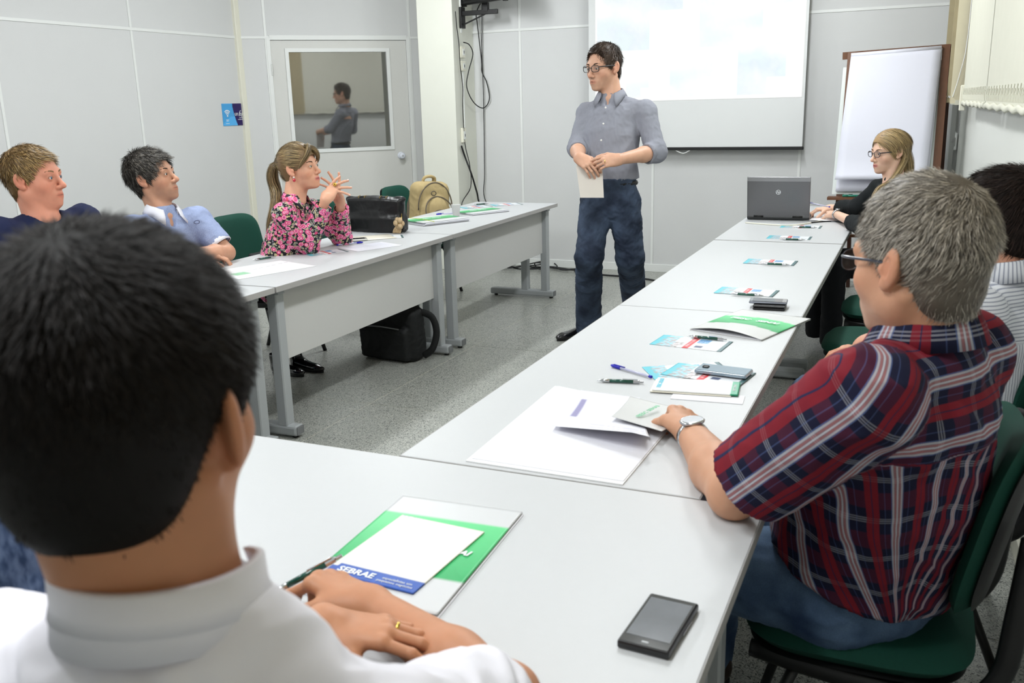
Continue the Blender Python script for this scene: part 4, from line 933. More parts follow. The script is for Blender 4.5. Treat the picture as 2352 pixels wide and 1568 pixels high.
# ------------------------------------------------------------------ head
def polysdf(poly):
    P_=np.array(poly,float); n=len(P_)
    def f(y,z):
        d=None; inside=None
        for i in range(n):
            a,b=P_[i],P_[(i+1)%n]; e=b-a; wx,wy=y-a[0],z-a[1]; t=np.clip((wx*e[0]+wy*e[1])/(e@e),0,1)
            q=(wx-t*e[0])**2+(wy-t*e[1])**2; d=q if d is None else np.minimum(d,q)
            c1=(a[1]<=z)&(b[1]>z); c2=(a[1]>z)&(b[1]<=z); cr=e[0]*wy-e[1]*wx
            flip=(c1&(cr>0))|(c2&(cr<0)); inside=flip if inside is None else inside^flip
        return np.where(inside,-1,1)*np.sqrt(d)
    return f
class Head:
    def __init__(s,c,fwd,up=(0,0,1),scale=1.,kw=None):
        s.c=np.array(c,float); s.R=basis(fwd,up); s.s=scale; s.kw=kw or {}
    def w(s,x,y,z): return s.c+s.s*(np.array([x,y,z])@s.R)
    def d(s,x,y,z): return np.array([x,y,z])@s.R
    def loc(s,P): return ((np.asarray(P)-s.c)@s.R.T)/s.s
    def E(s,c,r,R=None):
        R=s.R if R is None else np.array(R)@s.R; return ell(s.w(*c),np.array(r)*s.s,R)
    def Cn(s,a,b,ra,rb,flat=None): return cone(s.w(*a),s.w(*b),ra*s.s,rb*s.s,(s.d(*flat[0]),flat[1]) if flat else None)
    def build(s,v,lowres=False):
        k=s.kw; jw=k.get('jaw',1.); fat=k.get('fat',0.); nose=k.get('nose',1.); fem=k.get('fem',0)
        A=lambda p,kk=.02,sub=False: v.add(p,kk*s.s,sub)
        A(s.E((0,-.012,.032),(.0755,.098,.084)),.01)
        A(s.E((0,.028,-.005),(.0635,.062,.088)),.02)
        A(s.E((0,.034,-.062),(.050*jw+fat*.6,.050,.050)),.03)
        for x in (-1,1):
            A(s.E((x*(.044*jw+fat*.5),.004,-.058),(.017+fat,.026,.026)),.03)   # jaw angle
            A(s.E((x*(.046+fat*.4),.052,-.026),(.019,.022,.020)),.028)        # cheek
        A(s.E((0,.074,-.101),(.019,.016,.013)),.026)                            # chin
        A(s.E((0,.045,-.092),(.03+fat,.03,.014+fat)),.03)
        A(s.Cn((-.040,.076,.020),(.040,.076,.020),.0105 if not fem else .008,.0105 if not fem else .008),.022)
        for x in (-1,1): A(s.E((x*.032,.099,.001),(.0185,.013,.0125)),.012,True)
        n=nose
        A(s.Cn((0,.083,.016),(0,.104*1+.004*n,-.026),.0065,.009),.014)
        A(s.E((0,.106+.005*n,-.034),(.0105,.011,.0095)),.010)
        for x in (-1,1): A(s.E((x*.0125,.098,-.038),(.0078,.010,.0078)),.008)
        for x in (-1,1): A(s.E((x*.0065,.103,-.045),(.0034,.0052,.003)),.003,True)
        # mouth
        A(s.E((0,.0795,-.068),(.026,.016,.018)),.02)
        for z,r,o in ((-.0620,.0046,-.0035),(-.0725,.0056,-.0045)):
            A(s.Cn((-.019,.086+o,z-.001),(0,.0965+o,z),r*.6,r),.007); A(s.Cn((.019,.086+o,z-.001),(0,.0965+o,z),r*.6,r),.007)
        A(s.Cn((-.021,.086,-.0675),(.0,.098,-.0670),.0013,.0018),.001,True); A(s.Cn((.021,.086,-.0675),(.0,.098,-.0670),.0013,.0018),.001,True)
        # lids over the eyeballs, with an open slit
        op=k.get('open',1.)
        for x in (-1,1):
            c=(x*.0315,.0785,.001)
            A(minus(s.E(c,(.0150,.0138,.0135)),s.E((x*.0315,.0925,.0005),(.0125,.010,.0045*op))),.004)
        # ears
        for x in (-1,1):
            eo=k.get('ear',0.); tilt=rotm((1,0,0),.22); yaw=rotm((0,0,1),x*(.32+eo*40)); R=(tilt@yaw)
            ear=minus(s.E((x*(.081+eo),-.014,-.001),(.0075,.0185,.031),R.T),s.E((x*(.0885+eo),-.009+eo*.5,-.001),(.0075,.0105,.019),R.T))
            A(ear,.005); A(s.E((x*(.0775+eo*.6),-.002,-.027),(.0065,.010,.0105)),.006); A(s.E((x*.080,.004,-.004),(.005,.005,.008)),.005)
            A(s.E((x*.074,-.012,-.004),(.010,.014,.020)),.008)
    def cols(s,V_,skin,lip=None,beard=None,ear=None,cheek=None):
        L=s.loc(V_); c=np.tile(np.array(skin,float),(len(V_),1)); x,y,z=L.T
        def g(cx,cy,cz,rx,ry,rz): return np.exp(-(((x-cx)/rx)**2+((y-cy)/ry)**2+((z-cz)/rz)**2))[:,None]
        def mix(c,t,m): return c*(1-m)+np.array(t)*m
        red=np.array(skin)*np.array([1.04,.80,.76])
        for sx in (-1,1):
            c=mix(c,red,.5*g(sx*.048,.06,-.032,.024,.03,.022)); c=mix(c,red,.65*g(sx*.085,-.012,-.002,.016,.03,.036))
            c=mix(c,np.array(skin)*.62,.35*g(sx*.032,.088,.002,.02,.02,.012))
        c=mix(c,red,.45*g(0,.112,-.035,.015,.015,.014))
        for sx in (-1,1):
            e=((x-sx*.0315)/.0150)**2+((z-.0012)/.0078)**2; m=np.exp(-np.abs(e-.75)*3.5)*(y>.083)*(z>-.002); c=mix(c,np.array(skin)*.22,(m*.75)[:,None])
        if beard is not None:
            m=np.clip(g(0,.06,-.088,.052,.06,.030)*1.1+.8*g(0,.095,-.052,.030,.02,.008)+.6*g(.05,.03,-.06,.02,.03,.03)+.6*g(-.05,.03,-.06,.02,.03,.03),0,1)*beard[1]
            c=mix(c,beard[0],m)
        lp=lip if lip is not None else np.array(skin)*np.array([.84,.60,.57])
        m=np.clip(1.6*np.exp(-((x/.0205)**4+((z+.0672)/.0088)**4)),0,1)[:,None]*(y>.080)[:,None]; c=mix(c,lp,m*.8)
        m=np.exp(-((x/.021)**4+((z+.0672)/.0018)**2))[:,None]*(y>.080)[:,None]; c=mix(c,np.array(lp)*.22,m*.9)
        return c
def eyes(h,par,iris=lin(70,48,30),look=None):
    ew=mat('eye_white',lin(225,222,216),.15,coat=.6); ir=mat('iris',iris,.15,coat=.8)
    look=nrm(look) if look is not None else h.d(0,1,0)
    for x in (-1,1):
        c=h.w(x*.0315,.0790,.001); q=MB(); r=.0122*h.s
        q.lathe([(r*math.sin(a),r*math.cos(a)) for a in np.linspace(.0,PI,12)],c,16,axis=look,caps=False); e=q.build('eye',ew,par,smooth=True,world=True)
        q=MB(); rr=r*1.015; q.lathe([(0,rr*1.0)]+[(rr*math.sin(a),rr*math.cos(a)) for a in (.15,.35,.54)],c,14,axis=look,caps=False); qv=np.concatenate(q.v)-np.array(par.location); meshobj('iris',qv,q.f,ir,e,True)
        q=MB(); rr=r*1.03; q.lathe([(0,rr*1.0)]+[(rr*math.sin(a),rr*math.cos(a)) for a in (.1,.2)],c,12,axis=look,caps=False); qv=np.concatenate(q.v)-np.array(par.location); meshobj('pupil',qv,q.f,M['blackplastic'],e,True)
def ribbons(roots,steps,width,colfn,name,mt,par,parent_name=None):
    """roots->paths: steps is array (k,n,3); flat tapering ribbons"""
    k,n,_=steps.shape; d=np.gradient(steps,axis=0); d/=np.linalg.norm(d,axis=2)[:,:,None]+1e-9
    return d
def hairmesh(paths,side,width,cols,name,mt,par,extra=None):
    """paths (k,n,3), side (k,n,3) width directions; tapered"""
    k,n,_=paths.shape; tp=np.concatenate([np.linspace(.8,1,max(1,k//2)),np.linspace(1,.15,k-k//2)])[:,None,None]
    w_=width*tp if np.isscalar(width) else width[None,:,None]*tp
    a=paths-side*w_/2; b=paths+side*w_/2
    vs=np.stack([a,b],2).transpose(1,0,2,3).reshape(-1,3) # n,k,2
    base=(np.arange(n)*k*2)[:,None]; i=np.arange(k-1)[None,:]*2
    q=np.stack([base+i,base+i+1,base+i+3,base+i+2],-1).reshape(-1,4)
    cc=np.repeat(cols,k*2,axis=0)
    # roots slightly darker
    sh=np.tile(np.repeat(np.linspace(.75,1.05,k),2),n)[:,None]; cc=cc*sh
    if extra is not None: ev,ef,ec=extra; q=np.concatenate([q,ef+len(vs)]); vs=np.concatenate([vs,ev]); cc=np.concatenate([cc,ec])
    return meshobj(name,vs,q,mt,par,True,True,cols=cc)
M['hair']=cmat('hair',.45,spec=.35)
M['hairdark']=cmat('hair_dark',.62,spec=.15)
def hair(h,par,poly,flow,n=6000,length=.03,lift=.25,thick=.008,width=.0012,col=None,h_res=.004,shape=None,steps=6,clump=.3,seed=1,name='hair',wav=0,matn='hair',extra_vol=(),capcol=None,topskip=None,wt=None,fray=.10):
    """cap shaped by a side-profile polygon (y,z) plus short strands following flow(L)->local direction"""
    rs=np.random.RandomState(seed)
    c0=(0,-.012,.033); r0=np.array([.0755,.098,.084])
    sh=shape or {}
    t=thick; top=sh.get('top',0); back=sh.get('back',0); side=sh.get('side',0); front=sh.get('front',0)
    base=h.E((0,-.012-back/2+front/2,.032+top/2),(r0[0]+t+side,r0[1]+t+back/2+front/2,r0[2]+t+top/2))
    nape=h.E((0,-.050,-.032),(.058+t*.6+side*.5,.045+t*.6,.060))
    ps=polysdf(poly)
    lo=h.c-.19*h.s; hi=h.c+.19*h.s; v=Vol(lo,hi,h_res)
    v.add(base,.01); v.add(nape,.025*h.s)
    for e in extra_vol: v.add(h.E(*e),.02*h.s)
    X,Y,Z=[(v.lo[i]+v.h*np.arange(v.n[i])) for i in range(3)]
    G=np.stack(np.meshgrid(X,Y,Z,indexing='ij'),-1).reshape(-1,3); L=h.loc(G); 
    dp=(ps(L[:,1],L[:,2])*h.s).reshape(v.D.shape).astype(np.float32)
    v.D=np.maximum(v.D,dp)
    # keep the ears clear
    for x in (-1,1): v.add(h.E((x*.093,-.010,-.004),(.020,.022,.036)),.004,True)
    P,F=v.mesh(); N=vnormals(P,F)
    if sh.get('lump',0): P=P+N*(wnoise(h.loc(P),sh.get('lscale',60),seed)*sh['lump']*h.s)[:,None]
    colA=np.array(col(rs,len(P)) if callable(col) else np.tile(col,(len(P),1)))
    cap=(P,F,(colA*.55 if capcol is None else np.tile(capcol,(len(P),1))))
    # strand roots: outer surface of the cap
    Ld=h.loc(P); out=at_pts(base[0],P); m=np.argwhere((out>-.03*h.s)&((N*(P-h.w(0,-.01,.02))).sum(1)>0)).ravel()
    pick=m[rs.randint(0,len(m),n)] if wt is None else m[rs.choice(len(m),n,p=(lambda q_:q_/q_.sum())(wt(Ld[m])))]; p=P[pick]+rs.normal(0,.002,(n,3)); nn=N[pick]
    path=[p-nn*.003]; ln=length*h.s*rs.uniform(.6,1.15,n)
    if topskip is not None: ln=ln*topskip(h.loc(p))
    cl=rs.normal(0,1,(n,3))
    # clump directions by smooth noise so neighbouring strands lean together
    Lp=h.loc(p); cn=np.stack([wnoise(Lp,45,seed+i,2) for i in range(3)],1)
    for s_ in range(1,steps):
        L=h.loc(path[-1]); fl=flow(L); fd=fl@h.R; cur=path[-1]
        ctr=h.w(0,-.012,.025); out_=cur-ctr; out_/=np.linalg.norm(out_,axis=1)[:,None]
        fd=fd-out_*(fd*out_).sum(1)[:,None]*.8; fd/=np.linalg.norm(fd,axis=1)[:,None]+1e-9
        li=lift*(1-.6*s_/steps)
        dd=fd+out_*li+cl*fray+cn*clump
        if wav: dd=dd+np.stack([np.sin(s_*1.4+cn[:,i]*6) for i in range(3)],1)*wav
        dd/=np.linalg.norm(dd,axis=1)[:,None]
        nx=cur+dd*(ln/steps)[:,None]
        dist=at_pts(base[0],nx); push=np.clip(-dist-.001,0,.004)
        nx=nx+out_*push[:,None]*1.2
        path.append(nx)
    path=np.array(path); d=np.gradient(path,axis=0); d/=np.linalg.norm(d,axis=2)[:,:,None]+1e-9
    ctr=h.w(0,-.012,.025); o=path-ctr; o/=np.linalg.norm(o,axis=2)[:,:,None]
    side_=np.cross(d,o)+rs.normal(0,.25,(1,n,3)); side_/=np.linalg.norm(side_,axis=2)[:,:,None]+1e-9
    cc=np.array(col(rs,n,Lp)) if callable(col) else np.tile(col,(n,1))*rs.uniform(.7,1.3,(n,1))
    return hairmesh(path,side_,width*h.s,cc,name,M[matn],par,cap)
def guided(par,guides,n,width,spread,col,name='hair_length',seed=3,k=16,matn='hair',world=True,twist=0,flat=(1,1),flatax=None,parent=None):
    """long hair: n strands around a guide spline; spread may taper along the path"""
    rs=np.random.RandomState(seed); P=spline(np.array(guides,float),6); t=np.linspace(0,1,len(P)); tk=np.linspace(0,1,k); G=np.stack([np.interp(tk,t,P[:,i]) for i in range(3)],1)
    T=np.gradient(G,axis=0); T/=np.linalg.norm(T,axis=1)[:,None]; a=V(1,0,0) if flatax is None else nrm(flatax)
    A=a[None]-T*(T@a)[:,None]; A/=np.linalg.norm(A,axis=1)[:,None]; B=np.cross(T,A)
    th=rs.uniform(0,2*PI,n); r=np.sqrt(rs.uniform(0,1,n)); sp=np.interp(tk,np.linspace(0,1,len(spread)),spread)
    u=(r*np.cos(th)*flat[0]); w_=(r*np.sin(th)*flat[1])
    path=G[:,None,:]+sp[:,None,None]*(A[:,None,:]*u[None,:,None]+B[:,None,:]*w_[None,:,None])
    wob=rs.normal(0,1,(3,n,3)); path=path+sum(wob[i][None]*np.sin(tk*(2+2*i)+i)[:,None,None]*sp.mean()*.06 for i in range(3))
    # ends uneven
    cut=rs.uniform(.86,1,n); path=np.stack([np.stack([np.interp(tk*cut[j],tk,path[:,j,i]) for i in range(3)],1) for j in range(n)],1)
    o=path-G[:,None,:]; o/=np.linalg.norm(o,axis=2)[:,:,None]+1e-9; d=np.gradient(path,axis=0); sd=np.cross(d,o); sd/=np.linalg.norm(sd,axis=2)[:,:,None]+1e-9
    # solid core so it is never see-through
    q=MB(); q.tube(G,list(sp*.80),12,flat=flat[0]/flat[1] if flat[1] else 1,up=a if flatax is not None else None); cv=np.concatenate(q.v)
    cf=[f for f in q.f if len(f)==4]; cc=np.array(col(rs,n))
    core=(cv,np.array(cf),np.tile(cc.mean(0)*.5,(len(cv),1)))
    return hairmesh(path,sd,width,cc,name,M[matn],par,core)
def brows(h,par,colr,z=.0215,n=150,thick=.0016,seed=2):
    rs=np.random.RandomState(seed)
    for x in (-1,1):
        u=rs.rand(n); px=x*(.014+.034*u); pz=z+.006*np.sin(u*2.2)+rs.uniform(-.0025,.0025,n)*(1.1-u*.6); py=.0915-.014*u**2+.0015
        a=np.stack([px,py,pz],1); b=a+np.stack([x*.006*np.ones(n),.0006*np.ones(n),.0025-.0045*u],1)
        p=np.stack([a,(a+b)/2+[0,.0012,0],b],0); k,n2,_=p.shape; W=(h.c+h.s*(p.reshape(-1,3)@h.R)).reshape(k,n2,3); s_=np.tile(h.d(0,.3,1),(k,n2,1))
        o=hairmesh(W,s_,thick*h.s,np.tile(colr,(n2,1))*rs.uniform(.7,1.2,(n2,1)),'eyebrow',M['hair'],par); o['kind']='stuff'
def glasses(h,par,shape='rect',colr=None,z=.001,temple=True):
    mt=mat('spectacle_frame',colr if colr is not None else lin(16,16,20),.3,coat=.5); ln=mat('spectacle_lens',(.55,.6,.62),.03,alpha=.07,spec=.8)
    if shape!='rimless': q=MB()
    else: q=MB()
    ww,hh=.0245,.0165
    rims=[]
    for x in (-1,1):
        pts=[]
        for a in np.linspace(0,2*PI,28,endpoint=False):
            e=3.4 if shape=='rect' else 2.4; ca,sa=math.cos(a),math.sin(a); X=ww*np.sign(ca)*abs(ca)**(2/e); Z=hh*np.sign(sa)*abs(sa)**(2/e)
            pts.append(h.w(x*.034+X,.106-abs(x*.034+X)*.12-.02*max(0,abs(x*.034+X)-.03),z+Z))
        rims.append(pts)
        q.tube(pts,(.0019 if shape!='rimless' else .0007)*h.s,6,closed=True)
        q.tube([h.w(x*.058,.098,z+.008),h.w(x*.072,.075,z+.008),h.w(x*.0805,.02,z+.006),h.w(x*.0815,-.008,z+.002),h.w(x*.081,-.024,z-.018)],.0019*h.s,6,samples=3,flat=1.6 if shape!='rimless' else 1.2)
    q.tube([h.w(-.011,.103,z+.003),h.w(0,.108,z+.006),h.w(.011,.103,z+.003)],.0016*h.s,6,samples=3)
    fr=q.build('glasses_frame',mt,par,smooth=True,world=True)
    for pts in rims:
        v=np.array(pts)-np.array(par.location); c=v.mean(0); vs=np.concatenate([[c],v]); n=len(v); meshobj('lens',vs,[(0,1+i,1+(i+1)%n) for i in range(n)],ln,fr,False)
# ------------------------------------------------------------------ hands
def hand(v,W,d,n,l,sc=1.,curl=(.5,.5,.5,.5),thumb=(.5,.3),spread=.06,base=None,k=.006,dirs=None,thick=1.):
    """W wrist, d towards the fingers, n out of the palm, l towards the thumb; curl per finger (index..little) in radians per joint; returns tips"""
    W=np.array(W,float); d=nrm(d); n=np.array(n,float); n=nrm(n-d*(n@d)); l0=np.array(l,float); l=np.cross(d,n); 
    if l@l0<0: l=-l
    q=lambda a,b,c: W+sc*(d*a+l*b+n*c)
    kn=[(.086,.027,0),(.090,.009,-.003),(.086,-.010,-.002),(.078,-.027,.002)]
    for (a,b,c),r in zip(kn,(.0115,.0115,.011,.010)): v.add(cone(q(.006,b*.62,0),q(a,b,c),.0145*sc,r*sc,(n,.85)),.014*sc)
    v.add(ell(q(.035,.026,.008),np.array([.026,.016,.015])*sc,np.array([d,l,n])),.014*sc)
    v.add(ell(q(.035,-.020,.008),np.array([.030,.013,.013])*sc,np.array([d,l,n])),.014*sc)
    lens=[(.043,.026,.021),(.047,.030,.022),(.043,.028,.021),(.034,.021,.019)]; tips=[]; nails=[]
    for i,((a,b,c),L,cu) in enumerate(zip(kn,lens,curl)):
        p=q(a,b,c); dd=nrm(d+l*(b/.027)*spread*1.6) if dirs is None else nrm(dirs[i]); ax=np.cross(dd,n); r=(.0088,.0088,.0083,.0074)[i]*sc*thick
        cs=(cu,cu,cu*.7) if np.isscalar(cu) else cu
        v.add(ell(p-n*.001*sc,np.array([.010,.0095,.0095])*sc*thick),.006*sc)
        for j in range(3):
            dd=rotm(ax,cs[j])@dd; p2=p+dd*L[j]*sc; v.add(cone(p,p2,r,r*.90),.0035*sc); p=p2; r*=.90
        tips.append(p); nails.append((p-dd*.004*sc,dd,np.cross(ax,dd)*1.0,r))
    b0=q(.018,.020,.006); b1=q(.050,.044,.014); td=nrm(d*.75+l*thumb[1]*1.2+n*thumb[0]); b2=b1+td*.034*sc; td2=nrm(td*.9+d*.25-l*.10+n*thumb[0]*.25); b3=b2+td2*.026*sc
    v.add(cone(b0,b1,.0155*sc,.0125*sc),.014*sc); v.add(cone(b1,b2,.0118*sc,.0102*sc),.005*sc); v.add(cone(b2,b3,.0102*sc,.0088*sc),.003*sc)
    return tips,b3,nails
def nailmesh(nails,par,sc=1.):
    q=MB()
    for p,dd,up,r in nails:
        u=-nrm(up); s_=np.cross(dd,u); pts=[]
        R=np.array([s_,dd,u]).T; Mx=Matrix(((R[0][0],R[0][1],R[0][2],0),(R[1][0],R[1][1],R[1][2],0),(R[2][0],R[2][1],R[2][2],0),(0,0,0,1)))
        Mx.translation=Vector(p+u*r*.72+dd*.003*sc); q.box((-.0048*sc,-.0055*sc,-.0012),(.0048*sc,.0058*sc,.0016),.0011*sc,M=Mx)
    return q.build('fingernails',M['nail'],par,smooth=True,world=True)
M['nail']=mat('nail',lin(228,178,160),.25,coat=.3)
M['skin']=cmat('skin',.5,bump=.12,bscale=420,sss=.12,spec=.4,var=.06,vscale=55)
M['button']=mat('shirt_button',lin(232,232,230),.3)
def limb(v,a,b,c,r,k=.02):
    """upper arm and forearm: shoulder a, elbow b, wrist c ; r=(shoulder,mid,elbow,forearm,wrist)"""
    a,b,c=[np.array(x,float) for x in (a,b,c)]
    v.add(cone(a,a+(b-a)*.45,r[0],r[1]),k); v.add(cone(a+(b-a)*.45,b,r[1],r[2]),k)
    v.add(cone(b,b+(c-b)*.35,r[2]*.98,r[3]),k); v.add(cone(b+(c-b)*.35,c,r[3],r[4]),k)
def sleeve(v,a,b,c,r,end,tag,k=.02,uv0=0):
    """sleeve from shoulder a via elbow b; end = fraction along whole arm (a->b->c) where the cuff is. r=(shoulder, elbow, cuff)"""
    a,b,c=[np.array(x,float) for x in (a,b,c)]; L1=np.linalg.norm(b-a); L2=np.linalg.norm(c-b); s_=end*(L1+L2)
    if s_<=L1*1.02:
        e=a+(b-a)*min(s_/L1,1); dd=nrm(b-a); R=r[0]+(r[2]-r[0]); v.add(inter(cone(a,e+dd*.04,r[0],r[2]),halfspace(e,dd,a,e)),k,tag=tag)
    else:
        e=b+(c-b)*((s_-L1)/L2); dd=nrm(c-b); v.add(cone(a,b,r[0],r[1]),k,tag=tag)
        v.add(inter(cone(b,e+dd*.04,r[1],r[2]),halfspace(e,dd,a,e)),k,tag=tag+'b' if isinstance(tag,str) else tag)
    # hollow the mouth
    v.add(cone(e-dd*.018,e+dd*.05,r[2]-.013,r[2]-.011),.002,True)
    return e,dd
def merge(parts):
    vs=[];fs=[];cs=[];n=0
    for P,F,c in parts:
        if len(P)==0: continue
        vs.append(P); fs.append(F+n); cs.append(c); n+=len(P)
    return np.concatenate(vs),np.concatenate(fs),np.concatenate(cs)
def make_body(par,h,N,xa,fa,skin,arms,hres=.0028,ares=.0028,neck=(.052,.060),beard=None,lip=None,chest=(.17,.10),blush=None,rib=.16):
    """skin mesh: head, neck, upper chest, and each arm with its hand. arms: dicts"""
    N=np.array(N,float); xa=nrm(xa); fa=nrm(fa); up=nrm(np.cross(xa,fa)); parts=[]
    pts=[h.c-.135*h.s,h.c+.135*h.s,N-.20,N+.20]
    lo=np.minimum(h.c-.135*h.s,N-np.array([.20,.20,.16])); hi=np.maximum(h.c+.14*h.s,N+np.array([.20,.20,.04]))
    v=Vol(lo,hi,hres); h.build(v)
    hb=h.w(0,-.018,-.055)
    v.add(cone(hb,N+fa*-.005,neck[0],neck[1],(xa,1.04)),.03); v.add(cone(h.w(0,-.05,-.035),N-fa*.012,.042,.048),.03)
    v.add(cone(N-xa*chest[0]*.45-up*.055,N+xa*chest[0]*.45-up*.055,.034,.034),.04)
    v.add(loft([(N-up*.16,chest[0]*.8,chest[1]*.85),(N-up*.055,chest[0]*.55,chest[1]*.70)],xa),.03)
    for x in (-1,1): v.add(cone(h.w(x*.060,-.022,-.045),N+fa*.048+xa*x*.012,.011,.010),.025)
    P,F=v.mesh(); c=h.cols(P,skin,beard=beard,lip=lip); parts.append((P,F,c))
    nails=[]; info=[]
    for a in arms:
        S_,E_,W_=[np.array(a[k],float) for k in ('S','E','W')]; r=a.get('r',(.052,.046,.040,.041,.026)); hs=a.get('hs',1.)
        d=nrm(a.get('d',W_-E_)); lo=np.minimum(np.minimum(S_,E_),np.minimum(W_,W_+d*.2*hs))-.07; hi=np.maximum(np.maximum(S_,E_),np.maximum(W_,W_+d*.2*hs))+.07
        if a.get('only_fore'): lo=np.minimum(E_,np.minimum(W_,W_+d*.2*hs))-.06; hi=np.maximum(E_,np.maximum(W_,W_+d*.2*hs))+.06
        if a.get('dirs'): lo=lo-.05; hi=hi+.07
        v=Vol(lo,hi,a.get('res',ares)); limb(v,S_,E_,W_,r,.02)
        v.add(cone(W_,W_+d*.02*hs,r[4],.024*hs,(np.cross(d,a['n']),1.15)),.014)
        tips,th,nl=hand(v,W_,d,a['n'],a['l'],hs,a.get('curl',(.5,.5,.5,.5)),a.get('thumb',(.5,.3)),a.get('spread',.06),dirs=a.get('dirs'),thick=a.get('thick',1.))
        P,F=v.mesh(); c=np.tile(np.array(skin),(len(P),1))
        # knuckles and tips a little redder
        for t in tips: g=np.exp(-((P-t)**2).sum(1)/(.012**2))[:,None]*.3; c=c*(1-g)+np.array(skin)*np.array([1.03,.82,.78])*g
        parts.append((P,F,c)); nails+=nl; info.append((tips,th))
    Vv,F,C=merge(parts); C=np.clip(C,0,1)
    o=meshobj('body',Vv,F,M['skin'],par,True,True,cols=C)
    if nails: nailmesh(nails,par)
    return o,info
def garment(par,name,mt,lo,hi,res,build,uvfn=None,colfn=None,wrinkle=(.003,18,1),wst=None,seed=5):
    v=Vol(lo,hi,res); build(v); P,F=v.mesh()
    N=vnormals(P,F)
    uvp=uvfn(P,v) if uvfn else None; cc=colfn(P,v) if colfn else None
    if wrinkle[0]:
        w_=wnoise(P,wrinkle[1],seed,3,wst); w_=-np.abs(w_)*1.2+.5 if wrinkle[2] else w_
        P=P+N*(w_*wrinkle[0])[:,None]
    return meshobj(name,P,F,mt,par,True,True,cols=cc,uvp=uvp)
def tagof(P,v):
    """index of the nearest tagged limb at every vertex"""
    D=np.stack([at_pts(fn,P) for fn,t,_ in v.prims],1); return D.argmin(1),[t for _,t,_ in v.prims]
def collar(par,name,mt,N,xa,fa,r,hgt=.032,leaf=.045,gap=.6,point=.03,tiltf=.012,t=.0022,flare=.016,ry=1.0,n=40,neck_tilt=0,open_w=0.):
    """shirt collar: stand around the neck with a folded leaf ending in two points at the front"""
    N=np.array(N,float); xa=nrm(xa); fa=nrm(fa); up=nrm(np.cross(xa,fa)); ths=np.linspace(gap,2*PI-gap,n)
    rows=[]
    for th in ths:
        f=math.cos(th); s_=math.sin(th); fr=(1+f)/2 # 1 at the front
        front=max(0,1-abs((th if th<PI else 2*PI-th)-gap)/.75)
        o=xa*s_+fa*f*ry; spread=xa*math.copysign(open_w*front,s_)
        base=N+o*(r+.006)+up*(-.004-tiltf*f*1.6)+spread; top=N+o*(r-.002)+up*(hgt*(1-.35*front)-tiltf*f)+spread
        fold=top+o*.0045; le=leaf+point*front**1.5
        mid=top+o*flare*.6-up*le*.45+fa*.004*front; end=top+o*flare*(1+.3*front)-up*le+fa*.012*front+xa*math.copysign(.012*front,s_)
        rows.append([base,(base+top)/2,top,fold,mid,end])
    R=np.array(rows); n_,k,_=R.shape; inner=R.reshape(-1,3); C=N+up*.0
    # thickness: offset along outward direction
    out=R-N-((R-N)@up)[:,:,None]*up; out/=np.linalg.norm(out,axis=2)[:,:,None]+1e-9
    R2=R+out*t; R2[:,2]=R[:,2]+up*t*.5
    a=R.reshape(-1,3); b=R2.reshape(-1,3); m=n_*k; ix=np.arange(m).reshape(n_,k)
    f=[np.stack([ix[:-1,:-1],ix[:-1,1:],ix[1:,1:],ix[1:,:-1]],-1).reshape(-1,4)]; f.append(f[0][:,::-1]+m)
    rim=list(ix[:,0])+list(ix[-1,1:])+list(ix[-2::-1,-1])+list(ix[0,-2:0:-1]); rim=np.array(rim); r2=np.roll(rim,-1); f.append(np.stack([rim,r2,r2+m,rim+m],1))
    P=np.concatenate([a,b]); uvp=None
    th_=np.repeat(ths,k); lv=np.tile(np.arange(k)*.016,n_); u=np.stack([th_*r*1.0,lv],1); uvp=np.concatenate([u,u])
    return meshobj(name,P,np.concatenate(f),mt,par,True,True,uvp=uvp)
def band(par,name,mt,c,dirn,r,w_,t=.003,flat=None):
    q=MB(); d=nrm(dirn); c=np.array(c,float)
    q.lathe([(r,-w_/2),(r+t,-w_/2+.001),(r+t,w_/2-.001),(r,w_/2)],c,28,axis=d,caps=False)
    return q.build(name,mt,par,smooth=True,world=True)
def buttons(par,pts,nrmv,r=.0055,mt=None):
    for p in pts:
        q=MB(); q.lathe([(0,0),(r*.8,.0),(r,.001),(r*.8,.0022),(0,.0018)],p,12,axis=nrmv,caps=False); q.build('button',mt or M['button'],par,smooth=True,world=True)
def watch(par,c,dirn,up_,r,face=.019,strap='metal'):
    d=nrm(dirn); u=nrm(np.array(up_)-d*(np.array(up_)@d)); sm=M['chrome'] if strap=='metal' else strap
    b=band(par,'watch',sm,c,d,r,.018,.0035); c2=np.array(c)+u*(r+.002)
    q=MB(); q.lathe([(0,0),(face,0),(face*1.05,.004),(face*.9,.008),(face*.85,.0075)],c2,28,axis=u,caps=False); q.build('watch_case',M['chrome'],b,smooth=True).parent=b
    q2=MB(); q2.lathe([(0,.0075),(face*.86,.0076)],c2,24,axis=u,caps=False); q2.build('watch_dial',mat('watch_dial',lin(205,208,214),.25,coat=.8),b)
    for ch in b.children:
        me=ch.data
        if ch.get('fix'): continue
        off=np.array(par.location)
        co=np.zeros(len(me.vertices)*3); me.vertices.foreach_get('co',co); co=co.reshape(-1,3)-off; me.vertices.foreach_set('co',co.ravel()); ch['fix']=1
    return b
